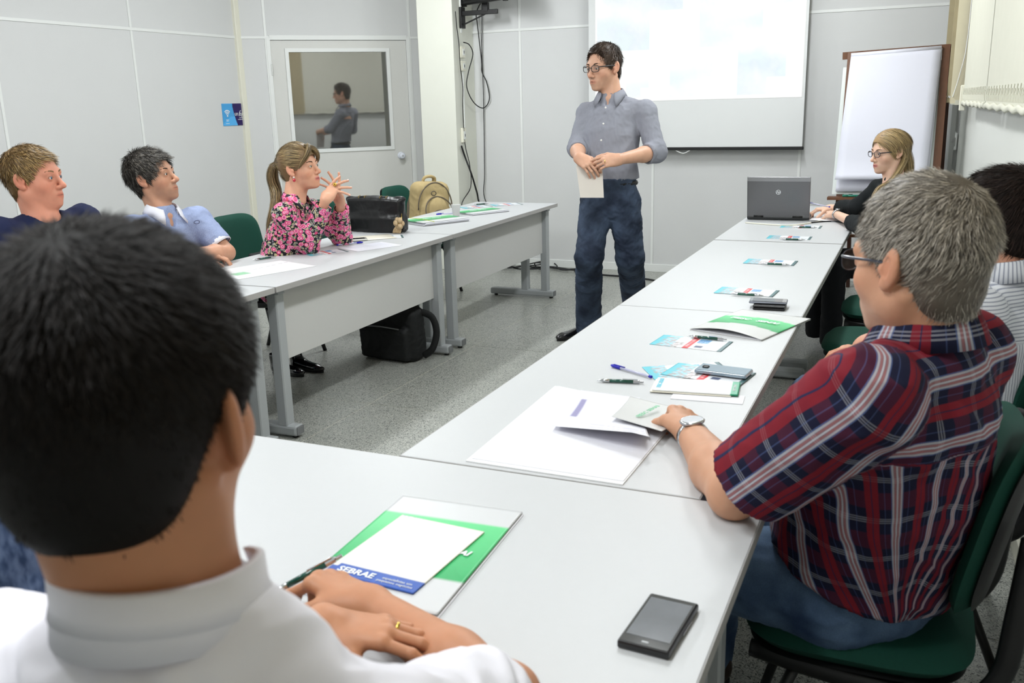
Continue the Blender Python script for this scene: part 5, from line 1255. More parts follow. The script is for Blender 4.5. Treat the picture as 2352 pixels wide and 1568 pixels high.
def trousers(par,mt,xa,fa,hipc,knees,ankles,r=(.092,.070,.055),res=.007,wr=.005,seed=4,name='trousers',waist=.14,rise=.0,seated=True,depth=.11,cuff=.060):
    xa=nrm(xa); hipc=np.array(hipc,float); pts=[hipc]+[np.array(k,float) for k in knees]+[np.array(a,float) for a in ankles]
    lo=np.min(pts,0)-.17; hi=np.max(pts,0)+.17
    up=V(0,0,1)
    def bld(v):
        v.add(loft([(hipc-up*.05,waist*1.05,depth),(hipc+up*(.10+rise),waist,depth*.92)],xa),.03)
        v.add(ell(hipc+up*(.10+rise)+up*.06,(.3,.3,.05)),.004,True)
        for s_,kn,an in zip((-1,1),knees,ankles):
            kn=np.array(kn,float);an=np.array(an,float); h0=hipc+xa*s_*waist*.55-up*.03
            v.add(cone(h0,kn,r[0],r[1]),.03); v.add(inter(cone(kn,an,r[1],cuff),halfspace(an,an-kn,kn,an)),.03)
    return garment(par,name,mt,lo,hi,res,bld,wrinkle=(wr,16,1),seed=seed)
def shoe(par,heel,toe,mt,w_=.045,h_=.06,name='shoe'):
    heel=np.array(heel,float);toe=np.array(toe,float);d=nrm((toe-heel)*V(1,1,0)); L=np.linalg.norm((toe-heel)[:2]); lo=np.minimum(heel,toe)-.08;hi=np.maximum(heel,toe)+.12
    z0=min(heel[2],toe[2])
    def bld(v):
        v.add(ell(heel+d*.04+V(0,0,.040),(w_*.85,.05,.050),basis(d,(0,0,1))),.02); v.add(cone(heel+d*.05+V(0,0,.04),toe-d*.05+V(0,0,.022),.034,.024,(np.cross(d,V(0,0,1)),1.3)),.03)
        v.add(ell(toe-d*.045+V(0,0,.022),(w_*.80,.055,.022),basis(d,(0,0,1))),.02)
        v.add(ell(heel+d*.03+V(0,0,.10),(.036,.04,.05),basis(d,(0,0,1))),.02)
        v.add(halfspace((0,0,z0+.012),(0,0,1),lo,hi),.0,True) if False else None
    o=garment(par,name,mt,lo,hi,.005,bld,wrinkle=(0,1,0))
    q=MB(); c=(heel+toe)/2; sx=nrm(np.cross(d,V(0,0,1))); pts=[]
    for a in np.linspace(0,2*PI,20,endpoint=False): pts.append(c+d*math.cos(a)*L*.52+sx*math.sin(a)*w_*(.9 if math.cos(a)>0 else .8)+V(0,0,z0-c[2]))
    n=len(pts); q.add([p for p in pts]+[p+V(0,0,.014) for p in pts],[tuple(range(n))[::-1],tuple(range(n,2*n))]+[(i,(i+1)%n,n+(i+1)%n,n+i) for i in range(n)])
    vs=np.concatenate(q.v)-np.array(par.location); s_=meshobj('sole',vs,q.f,M['blackplastic'],o,False)
    return o
# fabric materials
def fabric(name,col,rough=.85,weave=.25,var=.05,sc=900): 
    m=mat(name,col,rough,bump=weave,bscale=sc,var=var,vscale=25,spec=.25); return m
def heather(name,c1,c2,sc=260,rough=.9,stretch=(1,1,.25)):
    m,nt,b=nmat(name); tc=nt.nodes.new('ShaderNodeTexCoord'); mp=nt.nodes.new('ShaderNodeMapping'); mp.inputs['Scale'].default_value=stretch; nt.links.new(tc.outputs['Object'],mp.inputs[0])
    n=nt.nodes.new('ShaderNodeTexNoise'); n.inputs['Scale'].default_value=sc; n.inputs['Detail'].default_value=3; nt.links.new(mp.outputs[0],n.inputs['Vector'])
    r=nt.nodes.new('ShaderNodeValToRGB'); r.color_ramp.elements[0].position=.35; r.color_ramp.elements[0].color=(*c1,1); r.color_ramp.elements[1].position=.65; r.color_ramp.elements[1].color=(*c2,1)
    nt.links.new(n.outputs['Fac'],r.inputs[0]); nt.links.new(r.outputs[0],b.inputs['Base Color']); b.inputs['Roughness'].default_value=rough; b.inputs['Specular IOR Level'].default_value=.2; return m
def stripes(name,axis,period,bands,base,rough=.85,second=None,src='pat'):
    """bands: list of (centre 0..1, half width, colour, strength) along one pattern axis; second = same for the other axis"""
    m,nt,b=nmat(name); at=nt.nodes.new('ShaderNodeAttribute'); at.attribute_name='pat'; sep=nt.nodes.new('ShaderNodeSeparateXYZ'); nt.links.new(at.outputs['Vector'],sep.inputs[0])
    def M_(op,a,b_=None,c=None):
        n=nt.nodes.new('ShaderNodeMath'); n.operation=op
        for i,x in enumerate((a,b_,c)):
            if x is None: continue
            if isinstance(x,(int,float)): n.inputs[i].default_value=x
            else: nt.links.new(x,n.inputs[i])
        return n.outputs[0]
    cur=nt.nodes.new('ShaderNodeRGB'); cur.outputs[0].default_value=(*base,1); cur=cur.outputs[0]
    sets=[(axis,period,bands)]+([second] if second else [])
    for ax,per,bs in sets:
        fr=M_('FRACT',M_('DIVIDE',sep.outputs[ax],per)); 
        for ce,hw,co,st in bs:
            dist=M_('ABSOLUTE',M_('SUBTRACT',fr,ce)); msk=M_('MULTIPLY',M_('LESS_THAN',dist,hw),st)
            mx=nt.nodes.new('ShaderNodeMix'); mx.data_type='RGBA'; nt.links.new(msk,mx.inputs[0]); nt.links.new(cur,mx.inputs[6]); mx.inputs[7].default_value=(*co,1); cur=mx.outputs[2]
    nt.links.new(cur,b.inputs['Base Color']); b.inputs['Roughness'].default_value=rough; b.inputs['Specular IOR Level'].default_value=.2
    tc=nt.nodes.new('ShaderNodeTexCoord'); n=nt.nodes.new('ShaderNodeTexNoise'); n.inputs['Scale'].default_value=900; nt.links.new(tc.outputs['Object'],n.inputs['Vector'])
    bp=nt.nodes.new('ShaderNodeBump'); bp.inputs['Strength'].default_value=.2; bp.inputs['Distance'].default_value=.001; nt.links.new(n.outputs['Fac'],bp.inputs['Height']); nt.links.new(bp.outputs[0],b.inputs['Normal'])
    return m
def denim(name,c1,c2,sc=9):
    m,nt,b=nmat(name); tc=nt.nodes.new('ShaderNodeTexCoord'); n=nt.nodes.new('ShaderNodeTexNoise'); n.inputs['Scale'].default_value=sc; n.inputs['Detail'].default_value=5; nt.links.new(tc.outputs['Object'],n.inputs['Vector'])
    r=nt.nodes.new('ShaderNodeValToRGB'); r.color_ramp.elements[0].position=.35; r.color_ramp.elements[0].color=(*c1,1); r.color_ramp.elements[1].position=.72; r.color_ramp.elements[1].color=(*c2,1)
    nt.links.new(n.outputs['Fac'],r.inputs[0]); n2=nt.nodes.new('ShaderNodeTexNoise'); n2.inputs['Scale'].default_value=700; nt.links.new(tc.outputs['Object'],n2.inputs['Vector'])
    mx=nt.nodes.new('ShaderNodeMix'); mx.data_type='RGBA'; mx.blend_type='OVERLAY'; mx.inputs[0].default_value=.5; nt.links.new(r.outputs[0],mx.inputs[6]); nt.links.new(n2.outputs['Fac'],mx.inputs[7]); nt.links.new(mx.outputs[2],b.inputs['Base Color'])
    b.inputs['Roughness'].default_value=.85; b.inputs['Specular IOR Level'].default_value=.2; return m
def floral(name):
    """small pink roses with cream and grey leaves on near-black"""
    m,nt,b=nmat(name); at=nt.nodes.new('ShaderNodeAttribute'); at.attribute_name='pat'
    tc=at.outputs['Vector']
    def vor(sc,off): 
        mp=nt.nodes.new('ShaderNodeMapping'); mp.inputs['Location'].default_value=off; nt.links.new(tc,mp.inputs[0]); v=nt.nodes.new('ShaderNodeTexVoronoi'); v.inputs['Scale'].default_value=sc; nt.links.new(mp.outputs[0],v.inputs['Vector']); return v
    cur=nt.nodes.new('ShaderNodeRGB'); cur.outputs[0].default_value=(*lin(26,24,34),1); cur=cur.outputs[0]
    for sc,thr,off,cols in ((70,.46,(.3,.7,.1),[lin(214,200,130),lin(150,150,160),lin(206,196,140)]),(60,.42,(1.3,.2,.5),[lin(140,140,152),lin(60,80,70),lin(180,176,150)]),(40,.56,(0,0,0),[lin(206,64,128),lin(226,120,170),lin(238,170,196),lin(214,84,110)])):
        v=vor(sc,off); lt_=nt.nodes.new('ShaderNodeMath'); lt_.operation='LESS_THAN'; nt.links.new(v.outputs['Distance'],lt_.inputs[0]); lt_.inputs[1].default_value=thr
        sp=nt.nodes.new('ShaderNodeSeparateColor'); nt.links.new(v.outputs['Color'],sp.inputs[0])
        gt_=nt.nodes.new('ShaderNodeMath'); gt_.operation='GREATER_THAN'; nt.links.new(sp.outputs[1],gt_.inputs[0]); gt_.inputs[1].default_value=.25
        ml=nt.nodes.new('ShaderNodeMath'); ml.operation='MULTIPLY'; nt.links.new(lt_.outputs[0],ml.inputs[0]); nt.links.new(gt_.outputs[0],ml.inputs[1])
        # petals: mix of tone by distance rings
        ad=nt.nodes.new('ShaderNodeMath'); ad.operation='MULTIPLY_ADD'; nt.links.new(v.outputs['Distance'],ad.inputs[0]); ad.inputs[1].default_value=2.6; nt.links.new(sp.outputs[0],ad.inputs[2])
        fr=nt.nodes.new('ShaderNodeMath'); fr.operation='FRACT'; nt.links.new(ad.outputs[0],fr.inputs[0])
        r=nt.nodes.new('ShaderNodeValToRGB'); r.color_ramp.interpolation='CONSTANT'
        e=r.color_ramp.elements; e[0].color=(*cols[0],1); e[1].position=1/len(cols); e[1].color=(*cols[1],1)
        for i in range(2,len(cols)): x=e.new(i/len(cols)); x.color=(*cols[i],1)
        nt.links.new(fr.outputs[0],r.inputs[0]); mx=nt.nodes.new('ShaderNodeMix'); mx.data_type='RGBA'; nt.links.new(ml.outputs[0],mx.inputs[0]); nt.links.new(cur,mx.inputs[6]); nt.links.new(r.outputs[0],mx.inputs[7]); cur=mx.outputs[2]
    nt.links.new(cur,b.inputs['Base Color']); b.inputs['Roughness'].default_value=.6; b.inputs['Specular IOR Level'].default_value=.3; return m
# ------------------------------------------------------------------ bags
def sdfobj(name,mt,lo,hi,res,build,par,wr=(0,1,0),seed=1,colfn=None):
    v=Vol(lo,hi,res); build(v); P,F=v.mesh(); N=vnormals(P,F)
    if wr[0]:
        w_=wnoise(P,wr[1],seed,3); w_=-np.abs(w_)*1.2+.5 if wr[2] else w_; P=P+N*(w_*wr[0])[:,None]
    return meshobj(name,P,F,mt,par,True,False,cols=colfn(P) if colfn else None)
def rbox(c,hs,r,R=None):
    c=np.array(c,float);hs=np.array(hs,float)-r; R=np.eye(3) if R is None else np.array(R)
    def fn(P):
        x,y,z=P[0]-c[0],P[1]-c[1],P[2]-c[2]; q=[np.abs(x*R[i][0]+y*R[i][1]+z*R[i][2])-hs[i] for i in range(3)]
        return np.sqrt(sum(np.maximum(a,0)**2 for a in q))+np.minimum(np.maximum(np.maximum(q[0],q[1]),q[2]),0)-r
    e=(np.abs(R)*(hs+r)[:,None]).sum(0); return fn,c-e,c+e
# handbag : bottom edge runs from px (808,532) to (930,535) on the left row
a_,b_=Zp(808,531,TT),Zp(928,536,TT)
hb=thing('handbag','black leather handbag with gold fittings standing on the left row','handbag',((a_[0]+b_[0])/2-.03,(a_[1]+b_[1])/2+.05,TT),ang_of(a_,b_))
wb=float(np.linalg.norm((b_-a_)[:2])); lea=mat('handbag_leather',lin(13,13,15),.36,bump=.2,bscale=160,var=.1)
def hbb(v):
    v.add(loft([(V(0,0,.03),wb*.50,.075),(V(0,0,.10),wb*.49,.065),(V(0,0,.19),wb*.50,.035),(V(0,0,.205),wb*.50,.014)],(1,0,0)),.01)
    v.add(rbox((0,0,.05),(wb*.50,.07,.05),.02),.02); v.add(rbox((0,0,.12),(wb*.50,.045,.085),.015),.03)
    v.add(ell((-wb*.5,0,.195),(.03,.012,.02)),.02); v.add(ell((wb*.46,0,.205),(.04,.012,.018)),.02)
sdfobj('bag_body',lea,(-wb*.62,-.10,0.001),(wb*.62,.10,.24),.005,hbb,hb,(.0022,14,1),3)
for i,x in enumerate((-.085,.075)):
    q=MB(); q.box((x-.018,-.028,.185),(x+.018,-.008,.222),.004); q.build('strap_loop',lea,hb); q=MB(); q.tube([(x-.022,-.032,.19),(x-.022,-.032,.222),(x-.022,-.01,.225)],.0022,5); q.tube([(x+.022,-.032,.19),(x+.022,-.032,.222),(x+.022,-.01,.225)],.0022,5); q.build('gold_loop',M['gold'],hb)
q=MB(); q.tube([(-wb*.48,0,.208),(0,-.0,.212),(wb*.48,0,.216)],.003,5,samples=3); q.build('zipper',mat('zip_dark',lin(60,58,54),.4,.5),hb)
q=MB(); q.box((wb*.5-.002,-.008,.155),(wb*.5+.006,.004,.205),.002); q.box((wb*.5-.004,-.012,.11),(wb*.5+.002,-.004,.14),.002); q.build('gold_clasp',M['gold'],hb)
q=MB(); q.tube([(wb*.5,-.01,.14),(wb*.52,-.03,.10),(wb*.55,-.045,.075)],.0015,5,samples=3); q.build('charm_chain',M['gold'],hb)
bg=mat('beige_leather_flower',lin(196,170,132),.6,bump=.3,var=.1)
fc=V(wb*.54,-.075,.066); q=MB()
for k in range(6):
    a=k*PI/3; M6=Matrix.Translation(Vector(fc)+Vector((.022*math.cos(a),-.004*(k%2),.022*math.sin(a))))@Matrix.Rotation(-a,4,'Y')
    vs=[];
    q.lathe([(0,-.0015),(.017,-.001),(.019,.002),(0,.0025)],M6.translation,9,axis=(0.15*math.cos(a),-1,.15*math.sin(a)),caps=False)
q.build('charm_flower',bg,hb,smooth=True)
q=MB(); q.lathe([(0,-.006),(.006,0),(0,.004)],fc+V(0,-.006,0),10,axis=(0,-1,0),caps=False); q.build('charm_bead',M['gold'],hb,smooth=True)
q=MB()
rs=np.random.RandomState(5)
for k in range(8): x=wb*.53-.03+.008*k*.9; q.tube([fc+V(-.012,0,-.01),V(x-.008,-.07,.028),V(x-.014,-.075,.004)],.003,5,samples=3)
q.build('charm_tassel',bg,hb,smooth=True)
q=MB(); q.lathe([(.001,-.016),(.012,-.011),(.016,0),(.012,.011),(.001,.016)],(wb*.53+.022,-.05,.022),14,caps=False); q.build('charm_pompom',M['blackplastic'],hb,smooth=True)
# backpack leaning on the chair at the end of the left row
bc=Xp(985,470,-3.50); bp=thing('backpack','tan canvas backpack with brown piping leaning on the chair by the column','backpack',(bc[0],bc[1],.47),0)
can=mat('tan_canvas',lin(176,156,112),.85,bump=.5,bscale=220,var=.08,vscale=14); pip=mat('brown_piping',lin(98,88,72),.7)
Rb=basis(V(.83,-.45,0),nrm(V(-.30,.25,1))) # forward face looks at the table
def bpb(v):
    C0=V(0,0,.25)
    v.add(rbox((0,0,.23),(.16,.085,.235),.07,Rb),.01); v.add(ell(V(0,0,.24)+Rb[1]*.09-Rb[2]*.05,(.14,.07,.17),Rb),.03); v.add(ell(V(0,0,.14)+Rb[1]*.135,(.115,.06,.10),Rb),.02)
sdfobj('bag_body',can,(-.35,-.30,0),(.35,.30,.56),.007,bpb,bp,(.004,18,1),7)
def onbp(x,z,y): return V(0,0,.23)+Rb[0]*x+Rb[1]*y+Rb[2]*z
def arc(w_,h_,z0,y,n=14): return [onbp(w_*math.cos(a),z0+h_*math.sin(a),y(math.sin(a))) for a in np.linspace(-.1,PI+.1,n)]
q=MB(); q.tube(arc(.155,.19,.04,lambda s:.088-.012*s),.006,6,samples=2); q.build('piping',pip,bp,smooth=True)
q=MB(); q.tube(arc(.130,.125,-.0,lambda s:.160-.05*s),.006,6,samples=2); q.build('piping',pip,bp,smooth=True)
q=MB(); q.tube(arc(.100,.085,-.06,lambda s:.192-.03*s),.006,6,samples=2); q.build('piping',pip,bp,smooth=True)
q=MB(); q.box((-.05,-.006,-.006),(.05,.006,.006),.003,M=Matrix(((Rb[0][0],Rb[1][0],Rb[2][0],onbp(0,-.05,.20)[0]),(Rb[0][1],Rb[1][1],Rb[2][1],onbp(0,-.05,.20)[1]),(Rb[0][2],Rb[1][2],Rb[2][2],onbp(0,-.05,.20)[2]),(0,0,0,1)))); q.build('pocket_zip',pip,bp)
q=MB(); q.tube([onbp(-.05,.225,-.02),onbp(-.045,.262,-.01),onbp(0,.275,-.0),onbp(.045,.262,-.01),onbp(.05,.225,-.02)],.012,8,samples=3,flat=1.6); q.build('top_handle',can,bp,smooth=True)
for s in (-1,1): q=MB(); q.tube([onbp(s*.06,.20,-.09),onbp(s*.10,.05,-.125),onbp(s*.11,-.14,-.09)],.014,8,samples=3,flat=1.7); q.build('shoulder_strap',pip,bp,smooth=True)
q=MB(); q.tube([onbp(.03+.022*math.cos(a),.15+.016*math.sin(a),.105) for a in np.linspace(0,2*PI,14,endpoint=False)],.004,6,closed=True); q.build('emblem_ring',pip,bp,smooth=True)
# laptop bag under the left row
l0,l1=Zp(830,822,0),Zp(945,838,0); lb=thing('laptop_bag','black fabric laptop bag standing on the floor under the left row','bag',((l0[0]+l1[0])/2+.0,(l0[1]+l1[1])/2+.10,0),ang_of(l0,l1))
nyl=mat('black_nylon',lin(15,17,18),.75,bump=.5,bscale=260)
def lbb(v):
    Rr=rotm((1,0,0),.08).T
    v.add(rbox((0,0,.165),(.205,.075,.160),.035,Rr),.01); v.add(rbox((0,-.085,.115),(.175,.03,.10),.02,Rr),.02)
    v.add(rbox((.0,.03,.33),(.16,.04,.03),.02),.03)
sdfobj('bag_body',nyl,(-.26,-.16,0.001),(.26,.16,.40),.006,lbb,lb,(.004,18,1),9)
q=MB(); q.tube([(-.13,-.115,.215),(0,-.12,.222),(.13,-.115,.215)],.004,6,samples=3); q.build('pocket_zip',M['steeld'],lb)
q=MB(); q.tube([(-.06,0,.345),(-.05,0,.385),(.05,0,.385),(.06,0,.345)],.010,8,samples=4); q.build('carry_handle',nyl,lb,smooth=True)
q=MB(); q.tube([(.19,.03,.30),(.26,.05,.27),(.29,.05,.18),(.27,.03,.08),(.21,.02,.03)],.010,8,samples=5,flat=2.2); q.build('shoulder_strap',nyl,lb,smooth=True)
# ------------------------------------------------------------------ people
CRh=nrm(CR*V(1,1,0)); CFh=nrm(CF*V(1,1,0)); UP=V(0,0,1)
def face_dir(deg,down=0): # 0 = towards the camera, positive = turning to the picture's left
    a=math.radians(deg); return nrm(-CFh*math.cos(a)-CRh*math.sin(a)-UP*down)
def person(name,label,loc): return thing('person',label,'person',loc)
SK1=lin(206,160,134); SK2=lin(214,150,122); SK3=lin(196,142,112); SKW=lin(222,178,152); SKD=lin(176,118,84); SKP=lin(202,150,116)
POLY=[(.125,.076),(.070,.070),(.054,.040),(.040,.010),(.030,-.004),(.026,-.030),(.008,-.032),(.004,.004),(-.034,.004),(-.034,-.040),(-.046,-.080),(-.16,-.085),(-.18,.0),(-.16,.18),(.125,.18)]
def radial(cy=-.055,fwd=0.,dn=0.):
    def f(L):
        d=L-np.array([0,cy,.125]); d=d/(np.linalg.norm(d,axis=1)[:,None]+1e-6); d=d+np.array([0,fwd,-dn]); return d/(np.linalg.norm(d,axis=1)[:,None]+1e-6)
    return f
def frontup(f,amt,d,y0=.035):
    def g(L):
        m=np.clip((L[:,1]-y0)/.04,0,1)[:,None]*np.clip((L[:,2]-.045)/.02,0,1)[:,None]*amt*2
        return f(L)*(1-np.clip(m,0,.95))+np.array(d)*m
    return g
# ---- standing presenter
def presenter():
    D0=5.52
    T=person('p','standing man in a grey shirt, jeans and glasses, holding a blank card',Zp(1395,745,0))
    h=Head(Dp(1387,155,D0),face_dir(50,.10),(0,0,1),1.10,{'open':.95})
    fa=face_dir(24); xa=nrm(np.cross(fa,UP)); N=Dp(1404,226,D0+.03)
    SR_,SL_=Dp(1349,262,5.66),Dp(1482,258,5.48)
    ER,EL=Dp(1326,340,5.56),Dp(1507,349,5.42); WR,WL=Dp(1330,362,5.27),Dp(1421,366,5.20)
    arms=[dict(S=SR_,E=ER,W=WR,d=Dp(1362,386,5.19)-WR,n=CF-UP*.2,l=UP*.8+CR*.6,curl=(.55,.6,.6,.6),thumb=(.6,.2),hs=1.03,r=(.052,.047,.043,.042,.028)),
          dict(S=SL_,E=EL,W=WL,d=Dp(1376,372,5.17)-WL,n=CF-UP*.3,l=UP*.7-CR*.5,curl=(.45,.6,.65,.7),thumb=(.6,.2),hs=1.03,r=(.054,.049,.045,.044,.029))]
    make_body(T,h,N,xa,fa,SK1,arms,beard=(lin(150,120,100),.35),neck=(.056,.060))
    eyes(h,T,look=h.d(-.1,1,-.1)); brows(h,T,lin(52,38,28)); glasses(h,T,'rect',z=.002)
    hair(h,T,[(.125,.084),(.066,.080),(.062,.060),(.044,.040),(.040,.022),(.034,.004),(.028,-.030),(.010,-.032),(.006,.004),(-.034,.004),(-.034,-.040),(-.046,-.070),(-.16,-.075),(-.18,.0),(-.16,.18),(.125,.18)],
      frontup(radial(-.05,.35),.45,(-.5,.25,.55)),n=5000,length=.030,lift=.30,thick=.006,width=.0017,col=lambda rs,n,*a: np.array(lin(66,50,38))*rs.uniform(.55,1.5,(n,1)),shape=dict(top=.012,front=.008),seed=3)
    shirt=fabric('grey_shirt_cotton',lin(140,142,152),.85,.25,.06)
    st=[(Dp(1404,420,D0+.02),.172,.122),(Dp(1400,375,D0+.02),.165,.122),(Dp(1404,315,D0+.03),.172,.128),(Dp(1409,275,D0+.03),.165,.112),(Dp(1410,250,D0+.04),.11,.085)]
    hem=Dp(1405,412,D0)
    def bld(v):
        v.add(loft(st,xa),.03,tag=0)
        v.add(cone(N-UP*.042+xa*.03,SR_+UP*.008,.052,.058),.04,tag=0); v.add(cone(N-UP*.042-xa*.03,SL_+UP*.008,.052,.060),.04,tag=0)
        sleeve(v,SR_,ER,WR,(.062,.056,.053),.62,1,.03); sleeve(v,SL_,EL,WL,(.064,.058,.058),.58,2,.03)
        v.add(cone(N-UP*.06,N+UP*.012,.078,.063),.02,tag=0)
        lo,hi=v.lo,v.lo+v.n*v.h; v.add(halfspace(hem,UP-CR*.04,lo,hi),.002,True)
        v.add(cone(N+UP*.02,N+UP*.10,.056,.07),.004,True); v.add(cone(N+fa*.075-UP*.035,N+fa*.10+UP*.03,.012,.045),.006,True)
    lo=np.min([hem,ER,SR_,SL_,EL,WL],0)-.22; hi=np.max([N,ER,SR_,SL_,EL],0)+.16
    garment(T,'shirt',shirt,lo,hi,.006,bld,wrinkle=(.008,15,1),wst=(1,1,.6),seed=8)
    collar(T,'collar',shirt,N+UP*.022+fa*.004,xa,fa,.068,.028,.044,gap=.42,point=.036,flare=.030,ry=1.02,open_w=.010)
    # placket and buttons
    pk=[Dp(1398,246,D0-.115),Dp(1391,265,D0-.125),Dp(1385,300,D0-.125),Dp(1380,340,D0-.118),Dp(1378,372,D0-.115)]
    buttons(T,[Dp(1391,247,D0-.115),Dp(1386,284,D0-.137),Dp(1381,322,D0-.135)],fa,.006)
    # rolled cuffs
    for (E_,W_,fr,r) in ((ER,WR,.0,.058),(EL,WL,.0,.064)): pass
    jeans=denim('jeans_dark',lin(34,42,58),lin(76,90,112),7)
    hipc=Dp(1402,452,D0+.03); kL,kR=Dp(1447,592,5.60),Dp(1353,588,5.52); aL,aR=Zp(1458,705,.05),Zp(1352,757,.05)
    trousers(T,jeans,xa,fa,hipc,(kL,kR),(aL,aR),(.100,.082,.070),.006,.007,seed=9,waist=.158,depth=.118,cuff=.082)
    # belt
    q=MB(); c=Dp(1404,419,D0+.02); pts=[c+xa*.148*math.cos(a)+fa*.108*math.sin(a) for a in np.linspace(0,2*PI,40,endpoint=False)]; q.tube(pts,.016,8,closed=True,flat=1,up=UP); q.build('belt',M['blackplastic'],T,smooth=True,world=True)
    sm=mat('black_shoe_leather',lin(18,17,18),.25,coat=.4)
    shoe(T,Zp(1352,765,0)+V(.03,.03,0),Zp(1281,783,0),sm); shoe(T,Zp(1462,722,0)+V(.0,.1,0),Zp(1440,745,0),sm)
    band(T,'ring',M['gold'],Dp(1389,371,5.165),CR,.0088,.004,.0012)
    # card held in both hands
    a,b,c_,d=Dp(1323,380,5.262),Dp(1383,371,5.232),Dp(1387,454,5.235),Dp(1333,454,5.262)
    ct=(a+b+c_+d)/4; K=thing('blank_card','blank beige card held by the standing man','card',ct); n=nrm(np.cross(b-a,d-a))*.0008
    P=[a-n,b-n,c_-n,d-n,a+n,b+n,c_+n,d+n]; meshobj('card',P,[(0,1,2,3),(7,6,5,4),(0,4,5,1),(1,5,6,2),(2,6,7,3),(3,7,4,0)],mat('beige_card',lin(212,205,196),.6),K,False,True)
presenter()
COLH=lambda c,a=.55,b=1.5: (lambda rs,n,*x: np.array(c)*rs.uniform(a,b,(n,1)))
# ---- grey-haired man in the plaid shirt (nearest on the right)
def plaidmat():
    R_=lin(128,28,38); Wt=lin(205,206,214); P_=lin(200,140,140); Nv=lin(34,38,72); B_=lin(90,110,160)
    bands=[(.25,.20,R_,.22),(.75,.012,Wt,.30),(.80,.012,Wt,.28),(.70,.012,Wt,.25)]
    bands_old=[(.10,.05,R_,.62),(.16,.012,Nv,.9),(.22,.05,R_,.62),(.50,.012,Wt,.6),(.545,.022,P_,.6),(.60,.018,Wt,.8),(.655,.022,P_,.6),(.70,.012,Wt,.6),(.47,.008,B_,.7),(.73,.008,B_,.7)]
    b2=[(.11,.055,R_,.80),(.17,.008,Nv,.9),(.235,.055,R_,.80),(.56,.018,Wt,.62),(.60,.020,P_,.50),(.64,.016,Wt,.75),(.68,.020,P_,.50),(.72,.018,Wt,.62),(.53,.008,B_,.7),(.75,.008,B_,.7),(.40,.008,B_,.3),(.88,.008,B_,.3)]
    return stripes('plaid_cotton',1,.085,bands,lin(24,26,50),second=(0,.105,b2))
